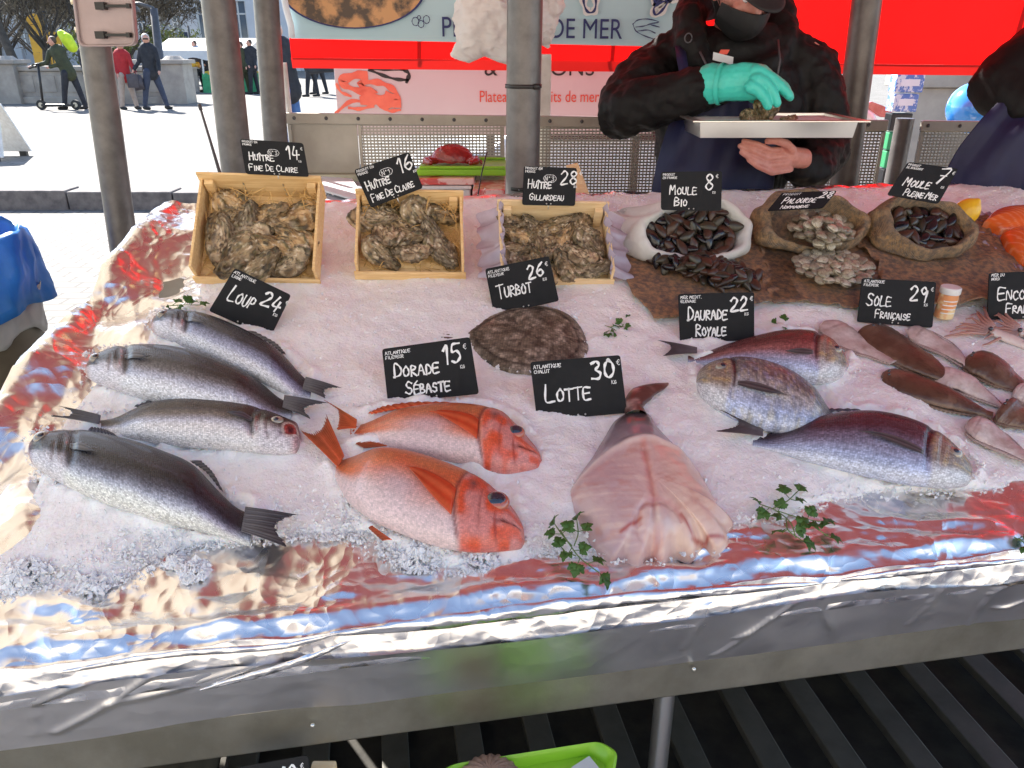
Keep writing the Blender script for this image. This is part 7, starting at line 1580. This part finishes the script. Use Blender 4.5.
# body
b = MB()
def ellipsoid_rows(c, rows): pass
b.chain([hips, np.array([chest[0], sy, 1.22]), chest, np.array([nk[0], sy+.02, sL[2]-.09])], [.14, .13, .14, .10], 20, ell=[1.15, 1.1, 1.2, 1.35], up=(0, 1, 0))
b.chain([np.array([nk[0], sy, sL[2]]), nk+UP*.02, hd-UP*.02], [.062, .055, .05], 16)
b.chain([sL, eL, wL], [.062, .045, .030], 14); b.chain([sR, eR, wR], [.062, .045, .030], 14)
fz = .12
for s, fx in ((-1, hips[0]-.10), (1, hips[0]+.10)):
    b.chain([np.array([hips[0]+s*.08, sy+.03, 1.0]), np.array([fx, sy+.01, .58]), np.array([fx, sy+.04, fz+.08])], [.09, .062, .042], 14); b.chain([np.array([fx, sy+.05, fz+.045]), np.array([fx, sy-.12, fz+.035])], [.04, .034], 12)
# head: skull, jaw, nose, brow, ears; looking down towards the tray
fd = unit(np.array([.28, -.75, -.60])); hu = unit(np.array([.12, -.50, .86])); hu = unit(hu-fd*(hu@fd)); hs = np.cross(fd, hu)
M = np.stack([hs, fd, hu], 1)
H0 = hd+UP*.03
b.ball(H0+hu*.02-fd*.01, (.074, .094, .092), 28, 18, M); b.ball(H0-hu*.055+fd*.030, (.056, .060, .062), 24, 14, M)
b.ball(H0-hu*.010+fd*.070, (.048, .030, .040), 20, 12, M)
nose = [H0+hu*.020+fd*.092, H0-hu*.006+fd*.106, H0-hu*.022+fd*.112]; b.chain(nose, [.008, .011, .014], 12)
for s in (-1, 1):
    b.ball(H0-hu*.026+fd*.100+hs*s*.011, .008, 10, 8); b.ball(H0+hu*.032+fd*.082+hs*s*.030, (.022, .010, .008), 14, 8, M)
    b.ball(H0-hu*.005-fd*.005+hs*s*.076, (.008, .020, .030), 14, 10, M); b.ball(H0-hu*.012+fd*.068+hs*s*.036, (.022, .018, .020), 14, 10, M)
b.ball(H0-hu*.055+fd*.092, (.022, .010, .010), 12, 8, M)
# bare hand under the tray, fingers curled towards the camera side
hw = X(797, 160, 2.27)
def finger(mb, pts, rad): mb.chain(pts, rad, 12)
palm = X(775, 156, 2.235)
b.chain([wR, X(803, 158, 2.28), X(786, 157, 2.25), palm], [.028, .027, .030, .022], 16, ell=[1, 1, 1.1, 1.1])
for pts, rad in (([(784, 150), (770, 150), (756, 144), (744, 141)], (.0098, .0088, .0082, .0072)), ([(786, 156), (768, 158), (752, 150.5), (740, 146)], (.0100, .0090, .0083, .0072)), ([(788, 163), (768, 165.5), (752, 158.5), (742, 152.5)], (.0105, .0095, .0088, .0076)), ([(790, 169), (772, 172.5), (758, 166.5), (749, 160)], (.0098, .0088, .0080, .0070)), ([(792, 150), (786, 143.5), (776, 140.5), (768, 141)], (.013, .0115, .0105, .009))):
    finger(b, [X(u, v, 2.225-.020*min(i, 2)) for i, (u, v) in enumerate(pts)], rad)
b.build('body', 'skin_cold', r, mods=[remesh(.0028), smoothm(1, .4)])
for s in (-1, 1):
    b = MB(); b.ball(H0+hu*.020+fd*.071+hs*s*.030, .0105, 16, 10); e = b.build('eye', 'ink_white', r); b = MB(); b.ball(H0+hu*.012+fd*.0775+hs*s*.030, .0055, 12, 8); b.build('iris', 'eye_dark', e)
# hair and cap
b = MB(); b.ball(H0+hu*.030-fd*.022, (.080, .096, .092), 26, 16, M); b.build('hair', 'hair_brown', r, mods=[disp(.02, .008)])
b = MB(); P = []
for th in np.linspace(0.02, 1.45, 12): P.append([H0+hu*(.052+.080*math.cos(th))-fd*.008+hs*.086*math.sin(th)*math.cos(a)+fd*.104*math.sin(th)*math.sin(a) for a in np.linspace(0, 2*math.pi, 36, endpoint=False)])
b.grid(np.array(P), closed_v=True); cp = b.build('cap', 'mask_black', r, mods=[solid(.003)])
b = MB(); P = [[H0+hu*(.062-.020*q-.012*abs(math.sin(a))*0)+fd*(.090*math.cos(a)*(1+.0)+.075*q*math.cos(a)**.5 if math.cos(a) > 0 else .09*math.cos(a))+hs*(.082*math.sin(a)*(1-.12*q)) for a in np.linspace(-1.25, 1.25, 24)] for q in np.linspace(0, 1, 8)]; b.grid(np.array(P)); b.build('cap_brim', 'mask_black', cp, mods=[solid(.004)])
# mask with ear loops
b = MB(); P = []
for i, q in enumerate(np.linspace(0, 1, 14)):
    row = []
    for a in np.linspace(-1.30, 1.30, 30):
        rad = .082+.030*math.cos(a)**2*math.sin(math.pi*(q*.8+.15)); z_ = -.010-.098*q+.012*math.cos(a)*(1-q)*1.2; zz_ = .012*math.sin(a)**2*(1 if q < .5 else 1.5)
        row.append(H0+hu*(z_+zz_*(1 if q > .5 else -.3))+fd*(rad*1.10*math.cos(a)+.012-.028*q*q)+hs*(.081*math.sin(a)*(1-.30*q*q)))
    P.append(row)
b.grid(np.array(P)); mk_ = b.build('face_mask', 'mask_black', r, mods=[solid(.002), ('s', 'SUBSURF', {'levels': 1, 'render_levels': 1})])
for s in (-1, 1): b = MB(); b.tube([H0-hu*.020+fd*.034+hs*s*.078, H0+hu*.002+fd*.012+hs*s*.084, H0+hu*.008-fd*.010+hs*s*.088], .0016, 6); b.tube([H0-hu*.075+fd*.030+hs*s*.060, H0-hu*.045+fd*.010+hs*s*.074, H0-hu*.02-fd*.012+hs*s*.086], .0016, 6); b.build('ear_loop', 'mask_black', mk_)
# jacket
b = MB()
top = np.array([nk[0], sy+.01, sL[2]-.02])
b.chain([np.array([hips[0], sy+.03, 1.0]), np.array([chest[0], sy+.02, 1.20]), np.array([chest[0], sy+.01, chest[2]]), top], [.185, .180, .188, .130], 28, ell=[1.10, 1.10, 1.22, 1.55], up=(0, 1, 0))
b.chain([sL-np.array([-.03, 0, -.00]), sL-np.array([.01, 0, .03]), lerp(sL, eL, .5)+np.array([-.01, 0, 0]), eL, lerp(eL, wL, .5), X(716, 86, 2.27)], [.085, .090, .083, .080, .068, .055], 20)
b.chain([sR+np.array([-.03, 0, 0]), sR+np.array([.01, 0, -.03]), lerp(sR, eR, .5)+np.array([.015, 0, 0]), eR+np.array([.01, 0, 0]), X(808, 168, 2.34), X(798, 166, 2.32)], [.085, .090, .086, .082, .062, .050], 20)
# collar / hood lying round the neck
hc = nk+np.array([-.005, .03, -.01])
b.chain([X(700, 64, sy-.13), X(690, 42, sy-.08), X(688, 18, sy-.02), X(700, 2, sy+.08), X(735, -6, sy+.13), X(775, 10, sy+.10), X(785, 40, sy), X(772, 62, sy-.10)], [.034, .042, .050, .05, .05, .05, .044, .032], 14)
b.chain([X(700, 66, sy-.12), X(735, 74, sy-.10), X(772, 64, sy-.11)], [.036, .04, .036], 12)
b.build('jacket', 'jacket_black', r, mods=[remesh(.007), smoothm(3, .5), disp(.09, .036), disp(.035, .014)])
b = MB()
for (a, c, e) in (((700, 52, sy-.17), (706, 64, sy-.20), (712, 80, sy-.21)), ((778, 40, sy-.12), (780, 60, sy-.18), (776, 84, sy-.20))): b.tube([X(*a), X(*c), X(*e)], .003, 8)
c = X(688, 38, sy-.16); b.tube([c+np.array([math.cos(a)*.010, -.004, math.sin(a)*.012]) for a in np.linspace(0, 6.2, 14)], .0018, 6); b.build('drawcord', 'post_dark', r)
b = MB(); a, c = X(713, 56, sy-.215), X(733, 61, sy-.215); b.box((a+c)/2, (c-a)/2, (0, .0015, 0), (0, 0, .010)); b.build('name_tag', 'pale_plastic', r, False); b = MB(); b.box(X(724, 52, sy-.213), (.012, 0, 0), (0, .001, 0), (.003, 0, .006)); b.build('red_patch', 'ink_red', r, False)
# apron over the front of the jacket
b = MB(); P = []
for v, u0, u1, dy in ((88, 684, 768, .222), (105, 676, 772, .228), (125, 668, 776, .232), (150, 660, 776, .236), (175, 654, 774, .238), (200, 650, 772, .238), (235, 648, 774, .238)):
    row = []
    for q in np.linspace(0, 1, 34):
        a = (q-.5)*2.2; row.append(X(u0+(u1-u0)*q, v, sy-dy*math.cos(a*.75)**.8+.006*math.sin(q*23+v*.05)+.0)) 
    P.append(row)
lo_ = P[-1]; P.append([q*np.array([1, 1, 0])+UP*.55 for q in lo_]); b.grid(np.array(P)); ap = b.build('apron', 'apron_navy', r, mods=[('s', 'SUBSURF', {'levels': 2, 'render_levels': 2}), disp(.08, .012), solid(.002)])
b = MB(); b.grid(np.array([[X(u-5, v, y_), X(u+5, v, y_)] for u, v, y_ in ((686, 94, sy-.215), (685, 76, sy-.195), (682, 60, sy-.165), (680, 46, sy-.11))])); b.build('apron_strap', 'apron_navy', ap, mods=[solid(.003, 0)])
# turquoise glove
b = MB(); gw = X(722, 83, 2.245)
b.chain([X(712, 84, 2.26), X(726, 83, 2.24), X(742, 82, 2.225), X(757, 82, 2.215)], [.054, .046, .049, .046], 18, ell=[.85, .8, .62, .55], up=(0, 0, 1))
for pts, rad in (([(757, 72), (768, 76), (780, 86), (789, 95)], (.021, .0165, .0150, .0125)), ([(757, 80), (766, 84), (773, 93), (777, 103)], (.020, .0155, .0145, .012)), ([(752, 87), (759, 91), (765, 99), (768, 106)], (.019, .015, .0135, .0115)), ([(756, 76), (772, 78), (784, 87), (790, 97)], (.019, .0155, .0135, .0115))):
    i0 = 0; yo = {72: .0, 80: -.016, 87: -.024, 76: .022}[pts[0][1]]
    b.chain([X(u, v, 2.205+yo-.004*i) for i, (u, v) in enumerate(pts)], rad, 12)
b.chain([X(744, 88, 2.25), X(754, 98, 2.262), X(764, 104, 2.262)], [.018, .0145, .012], 12)
b.build('glove', 'glove', r, mods=[remesh(.0028), smoothm(2, .5), disp(.022, .0035)])
b = MB(); c = X(721, 84, 2.247); dx = unit(X(740, 82, 2.22)-c); P = []
for i, (o_, rr_) in enumerate(((-.006, .0535), (.0, .0555), (.006, .0535))): P.append([c+dx*o_+UP*rr_*.98*math.cos(a)+unit(np.cross(dx, UP))*rr_*.86*math.sin(a) for a in np.linspace(0, 2*math.pi, 40, endpoint=False)])
b.grid(np.array(P), closed_v=True); b.build('glove_cuff', 'glove', r)
# trousers and shoes under the apron, standing on a low platform
b = MB()
for s, fx in ((-1, hips[0]-.10), (1, hips[0]+.10)): b.chain([np.array([hips[0]+s*.08, sy+.03, 1.0]), np.array([fx, sy+.01, .58]), np.array([fx, sy+.04, fz+.10])], [.115, .082, .065], 16)
b.build('trousers', 'cloth_black', r, mods=[remesh(.012), smoothm(2)])
for fx in (hips[0]-.10, hips[0]+.10): b = MB(); b.chain([np.array([fx, sy+.06, fz+.05]), np.array([fx, sy-.04, fz+.055]), np.array([fx, sy-.15, fz+.042])], [.050, .050, .040], 14); b.build('shoe', 'rubber', r)
rp = thing('platform', 'low wooden platform the sellers stand on behind the table', 'platform', (1.1, 2.6, 0)); b = MB(); b.abox(.2, 2.2, 2.22, 2.95, .06, .12); b.build('deck', 'wood_pale', rp, False); b = MB(); b.abox(.25, .32, 2.25, 2.9, 0, .0595); b.abox(2.08, 2.15, 2.25, 2.9, 0, .0595); b.build('bearer', 'wood_pale', rp, False)
# the tray and the oyster on it
y0 = 2.10; a, c = X(692, 127, y0), X(868, 127, y0); zt_ = a[2]+.012; xc = (a[0]+c[0])/2; hw_ = (c[0]-a[0])/2
r = thing('steel_tray', 'shallow stainless steel tray held level by the fish seller', 'tray', (xc, y0+.13, zt_-.05))
b = MB(); rows = []
for (ix, iy, z_) in ((0, 0, 0), (.0, .0, .0035), (.022, .022, .0035), (.028, .028, -.040), (.06, .06, -.041)): rows.append([np.array([xc+sx*(hw_-ix), y0+.13+sy_*(.14-iy), zt_+z_]) for sx, sy_ in ((-1, -1), (1, -1), (1, 1), (-1, 1))])
b.grid(np.array(rows), closed_v=True); k = len(b.v); b.f.append((k-4, k-3, k-2, k-1)); b.build('pan', 'steel_bright', r, False, mods=[solid(.0018), bev(.002)])
b = MB(); b.box((xc, y0+.13, zt_-.012), (hw_-.03, 0, 0), (0, .11, 0), (0, 0, .010)); o = b.build('crushed_ice', 'polystyrene', None, False, mods=[('s', 'SUBSURF', {'levels': 3, 'render_levels': 3, 'subdivision_type': 'SIMPLE'}), disp(.02, .012)]); kind(o, 'stuff'); tag(o, 'thin layer of crushed ice in the steel tray the seller holds', 'ice')
put('oyster', X(766, 111, 2.215), (.1, -.75, .6), 'large craggy oyster gripped by the turquoise gloved hand over the tray', 'oysters on the steel tray', 1.25, idx=0, tilt=.0, yaw=1.4)
put('oyster', X(748, 119, 2.20), (.1, -.35, .8), 'flat oyster under the gripped one on the steel tray', 'oysters on the steel tray', 1.15, idx=3, tilt=.1, yaw=1.2)
put('oyster', X(790, 121, 2.20), (.1, -.2, .8), 'oyster at the right on the steel tray', 'oysters on the steel tray', 1.0, idx=2, tilt=.1, yaw=1.0)
# second seller, mostly outside the frame
r = thing('person', 'second seller at the right edge in black jacket and navy apron, head out of frame', 'person', (2.05, 2.5, .12)); cx = at_y(1120, 60, 2.5)[0]
b = MB(); sy = 2.5
b.chain([(cx, sy, 1.05), (cx, sy, 1.25), (cx, sy, 1.45)], [.15, .15, .14], 20, ell=[1.2, 1.2, 1.4], up=(0, 1, 0)); b.chain([(cx, sy, 1.55), (cx, sy, 1.66)], [.06, .055], 12)
b.ball((cx, sy-.02, 1.79), (.076, .095, .115), 24, 16); b.chain([(cx, sy-.11, 1.80), (cx, sy-.125, 1.77)], [.010, .014], 10)
for s in (-1, 1): b.ball((cx+s*.076, sy, 1.78), (.01, .02, .03), 10, 8); b.chain([(cx+s*.09, sy, 1.0), (cx+s*.1, sy, .6), (cx+s*.1, sy+.03, .2)], [.1, .07, .045], 14)
sh = at_y(1040, 52, sy); el = at_y(1000, 86, sy-.05); wr = at_y(1040, 120, 2.32)
b.chain([sh, el, wr], [.06, .045, .03], 14); b.chain([(cx+.2, sy, 1.52), (cx+.28, sy, 1.25), (cx+.2, sy-.2, 1.15)], [.06, .045, .03], 14)
hand(b, wr, np.array([.8, -.3, -.3]), UP, FING(.8), ((-.03, 0, 0), (-.05, .05, .02), (-.04, .085, .03))); b.build('body', 'skin', r, mods=[remesh(.006), smoothm(2)])
b = MB(); b.chain([(cx, sy, 1.0), (cx, sy, 1.25), (cx, sy, 1.46)], [.19, .19, .15], 24, ell=[1.2, 1.25, 1.5], up=(0, 1, 0))
b.chain([sh+np.array([.03, 0, -.01]), sh, lerp(sh, el, .5), el, lerp(el, wr, .6)], [.09, .092, .09, .088, .07], 20); b.chain([(cx+.19, sy, 1.5), (cx+.29, sy, 1.25), (cx+.22, sy-.14, 1.16)], [.09, .085, .06], 16)
b.build('jacket', 'jacket_black', r, mods=[remesh(.009), smoothm(3), disp(.09, .02)])
b = MB(); P = []
for v, u0, dy in ((88, 1010, .20), (110, 990, .22), (140, 962, .24), (170, 945, .25), (205, 934, .25), (250, 930, .25)):
    P.append([at_y(u0+q*(1250-u0), v, sy-dy*math.sin(math.pi*min(1, q*.8+.12))**.5+.012*math.sin(q*30+v*.04)) for q in np.linspace(0, 1, 40)])
P.append([np.array(q)*np.array([1, 1, 0])+UP*.5 for q in P[-1]]); b.grid(np.array(P)); b.build('apron', 'apron_navy', r, mods=[('s', 'SUBSURF', {'levels': 2, 'render_levels': 2}), disp(.1, .03), solid(.003)])
b = MB(); b.ball((cx, sy+.01, 1.82), (.085, .10, .105), 20, 14); b.build('hair', 'hair_brown', r)
b = MB()
for s in (-1, 1): b.chain([(cx+s*.09, sy, 1.0), (cx+s*.1, sy, .6), (cx+s*.1, sy+.03, .21)], [.12, .09, .07], 14)
b.build('trousers', 'cloth_black', r, mods=[remesh(.014)])
for s in (-1, 1): b = MB(); b.chain([(cx+s*.1, sy+.05, .17), (cx+s*.1, sy-.13, .16)], [.048, .04], 12); b.build('shoe', 'rubber', r)
# ================================================================== people on the plaza
def walker(label, u, vf, Y, h, jm, tm, hm='hair_brown', face=-1, lean=0., stride=.25, arms=((.25, .1), (-.2, .1)), hood=None, z0=FZ, extra=None, grp='people walking on the plaza', turn=0.):
    x = at_y(u, vf, Y)[0]; r = thing('person', label, 'person', (x, Y, z0), grp); k = h/1.75; zz = lambda a: z0+a*k
    ct, stn = math.cos(turn), math.sin(turn)
    def L_(a, d, z_): return np.array([x+a*ct*k-d*stn*k, Y+a*stn*k+d*ct*k, zz(z_)])
    # a = sideways/along walking (x), d = depth
    hp = L_(0, 0, .93); sh = L_(lean, -.0, 1.43); hd_ = L_(lean*1.35, -.02, 1.62)
    legs = [(stride, .09), (-stride, -.09)]; fc_ = face
    def body_parts(b, f):
        b.chain([hp, lerp(hp, sh, .5), sh], [.13*k*f, .13*k*f, .12*k*f], 16, ell=[1.25, 1.15, 1.45], up=(0, 1, 0))
    b = MB(); body_parts(b, .85); b.chain([sh, hd_-UP*.05*k], [.055*k, .05*k], 10); b.ball(hd_+UP*.01*k, (.085*k, .092*k, .115*k), 18, 12); b.chain([hd_+np.array([fc_*.07*k, -.06*k, 0]), hd_+np.array([fc_*.085*k, -.085*k, -.015*k])], [.012*k, .015*k], 8)
    for s in (-1, 1): b.ball(hd_+np.array([s*.08*k, .01, 0]), (.012*k, .02*k, .03*k), 8, 6)
    AR = []
    for i, (ea, wa) in enumerate(arms):
        s = 1 if i else -1; s0 = sh+np.array([s*.17*k, 0, -.03*k]); e0 = s0+np.array([ea*.25*k+s*.05*k, -.04*k, -.27*k]); w0 = e0+np.array([wa*.5*k+ea*.2*k, -.12*k, -.22*k+abs(wa)*.28*k]); AR.append((s0, e0, w0)); b.chain([s0, e0, w0, w0+unit(w0-e0)*.06*k], [.045*k, .038*k, .028*k, .032*k], 10)
        for j in range(4): q = w0+unit(w0-e0)*.07*k+np.array([(j-1.5)*.014*k, 0, 0]); b.chain([q, q+unit(w0-e0)*.05*k+np.array([0, -.015*k, 0])], .008*k, 6)
        b.chain([w0+unit(w0-e0)*.03*k, w0+unit(w0-e0)*.06*k+np.array([-s*.03*k, -.02*k, 0])], .009*k, 6)
    LG = []
    for sx, sd_ in legs:
        h0 = hp+np.array([sx*.15*k, sd_*k, -.05*k]); kn = L_(sx*.62, sd_, .49); an = L_(sx, sd_, .08); LG.append((h0, kn, an)); b.chain([h0, kn, an], [.085*k, .055*k, .038*k], 12); b.chain([an-UP*.03*k, an+np.array([fc_*.12*k, -.06*k, -.04*k])], [.038*k, .03*k], 8)
    b.build('body', 'skin', r, mods=[remesh(.014*k), smoothm(1)])
    b = MB(); body_parts(b, 1.12); b.chain([hp-UP*.10*k, hp], [.15*k, .15*k], 16, ell=[1.3, 1.3], up=(0, 1, 0))
    for s0, e0, w0 in AR: b.chain([s0, e0, w0], [.068*k, .058*k, .045*k], 12)
    b.chain([sh+UP*.02*k, sh+UP*.07*k], [.085*k, .06*k], 12)
    b.build('jacket', jm, r, mods=[remesh(.016*k), smoothm(1), disp(.12, .03)])
    b = MB()
    for h0, kn, an in LG: b.chain([h0, kn, an+UP*.02*k], [.105*k, .075*k, .058*k], 12)
    b.chain([hp-UP*.05*k, hp+UP*.02*k], [.13*k, .13*k], 14, ell=[1.2, 1.2], up=(0, 1, 0)); b.build('trousers', tm, r, mods=[remesh(.016*k)])
    for h0, kn, an in LG: b = MB(); b.chain([an-UP*.035*k-np.array([fc_*.03*k, 0, 0]), an+np.array([fc_*.13*k, -.07*k, -.045*k])], [.045*k, .034*k], 10); b.build('shoe', 'rubber', r)
    b = MB(); b.ball(hd_+np.array([-fc_*.015*k, .02*k, .035*k]), (.093*k, .098*k, .105*k) if hood is None else (.11*k, .115*k, .13*k), 16, 10); b.build('hair' if hood is None else 'hood', hm if hood is None else hood, r, mods=[disp(.03, .015)])
    return r, AR, hd_, LG, hp
Y = 21.3
walker('person in olive green jacket leaning over a scooter beside the balustrade', 76, 110, Y, 1.72, 'cloth_green', 'cloth_black', 'hair_brown', -1, -.18, .22, ((-.3, -.5), (-.35, -.45)))
_, AR, _, _, _ = walker('walker with white hair in a red jacket and beige trousers', 130, 108, Y, 1.62, 'cloth_red', 'cloth_beige', 'hair_white', 1, .03, .16, ((.1, .1), (.1, .2)))
p = AR[1][2]; b = MB(); b.box(p+np.array([.06, -.05, -.25]), (.11, .0, .02), (0, .05, 0), (-.02, 0, .17)); b.tube([p, p+np.array([.03, -.05, -.06]), p+np.array([.08, -.05, -.10])], .01, 6); tag(b.build('shopping_bag', 'bag_brown'), 'dark bag carried by the walker in the red jacket', 'bag')
r_, AR, hd_, _, _ = walker('white haired man in sunglasses, dark jacket and dark trousers walking', 157, 110, Y, 1.78, 'cloth_black', 'cloth_navy', 'hair_white', 1, .02, .24, ((-.1, -.15), (.05, .05)))
b = MB(); b.box(hd_+np.array([.03, -.088, .012]), (.06, .01, 0), (0, .008, 0), (0, 0, .016)); b.build('sunglasses', 'mask_black', r_, False)
p = AR[0][2]; b = MB(); b.box(p+np.array([-.05, -.05, -.28]), (.14, .0, .0), (0, .06, 0), (0, 0, .16)); b.tube([p+np.array([-.12, -.05, -.13]), p, p+np.array([.04, -.05, -.13])], .012, 6); tag(b.build('shopping_bag', 'bag_brown', mods=[bev(.02)]), 'dark bag carried by the man in the dark jacket', 'bag')
walker('person in black mostly hidden behind the leftmost grey post', 97, 109, Y+1.5, 1.7, 'cloth_black', 'cloth_black', 'hair_brown', 1, 0, .15)
# scooter and neon backpack
p = at_y(62, 110, Y-.1); r = thing('kick_scooter', 'dark kick scooter in front of the person in green', 'scooter', (p[0], Y-.2, FZ)); b = MB(); b.box((p[0], Y-.2, FZ+.11), (.42, 0, .0), (0, .07, 0), (0, 0, .03)); b.build('deck', 'black_plastic', r, False, mods=[bev(.01)])
b = MB(); b.tube([(p[0]-.40, Y-.2, FZ+.12), (p[0]-.30, Y-.2, FZ+1.08)], .03, 10); b.tube([(p[0]-.30, Y-.42, FZ+1.08), (p[0]-.30, Y+.02, FZ+1.08)], .02, 8); b.tube([(p[0]-.55, Y-.2, FZ+.98), (p[0]-.28, Y-.2, FZ+1.06)], .025, 8); b.build('handlebar', 'black_plastic', r)
for dx in (-.44, .44): b = MB(); b.tube([(p[0]+dx, Y-.23, FZ+.12), (p[0]+dx, Y-.17, FZ+.12)], .12, 20); w_ = b.build('wheel', 'rubber', r, autos=R(40)); b = MB(); b.tube([(p[0]+dx, Y-.24, FZ+.12), (p[0]+dx, Y-.16, FZ+.12)], .06, 14); b.build('hub', 'steel', w_, autos=R(40))
p = at_y(67, 41, Y+.30); b = MB(); b.chain([p+np.array([-.10, 0, .16]), p+np.array([.0, 0, .05]), p+np.array([.10, 0, -.14])], [.10, .15, .13], 14); b.chain([p+np.array([.02, -.05, .12]), p+np.array([.1, -.05, .0])], .07, 10); tag(b.build('neon_bundle', 'neon'), 'neon yellow bundle behind the shoulder of the person in green', 'bundle')
# near plaza person behind the grey posts, pointing right
walker('person in black coat and blue jeans reaching right beside the red curtain', 294, 150, 12., 1.80, 'cloth_black', 'jeans', 'hair_white', 1, -.05, .10, ((.0, .0), (.75, .95)), grp='people by the stall')
walker('distant dark dressed person seen under the curtain, left of two', 313, 98, 27., 1.75, 'cloth_black', 'cloth_black', stride=.15)
walker('distant dark dressed person seen under the curtain, right of two', 321, 97, 28.5, 1.7, 'cloth_navy', 'cloth_black', stride=.2)
walker('market shopper in dark red top under the far awning', 201, 92, 30., 1.7, 'bag_brown', 'cloth_black', stride=.1)
walker('market shopper in olive green at the far stall', 246, 92, 28.6, 1.65, 'cloth_green', 'cloth_green', stride=.1)
walker('market shopper in black at the right end of the far stall', 255, 93, 28.6, 1.72, 'cloth_black', 'cloth_black', stride=.1)
walker('market shopper in black beside the person in dark red', 211, 91, 32., 1.7, 'cloth_black', 'cloth_black', stride=.1)
# leftover unused prototypes are removed
for lst in PR_.values():
    for o in lst:
        if 'label' not in o: bpy.data.objects.remove(o)
# consistent normals on modest meshes
import bmesh
for me in bpy.data.meshes:
    if me.users and len(me.polygons) < 60000:
        bm = bmesh.new(); bm.from_mesh(me); bmesh.ops.recalc_face_normals(bm, faces=bm.faces); bm.to_mesh(me); bm.free()
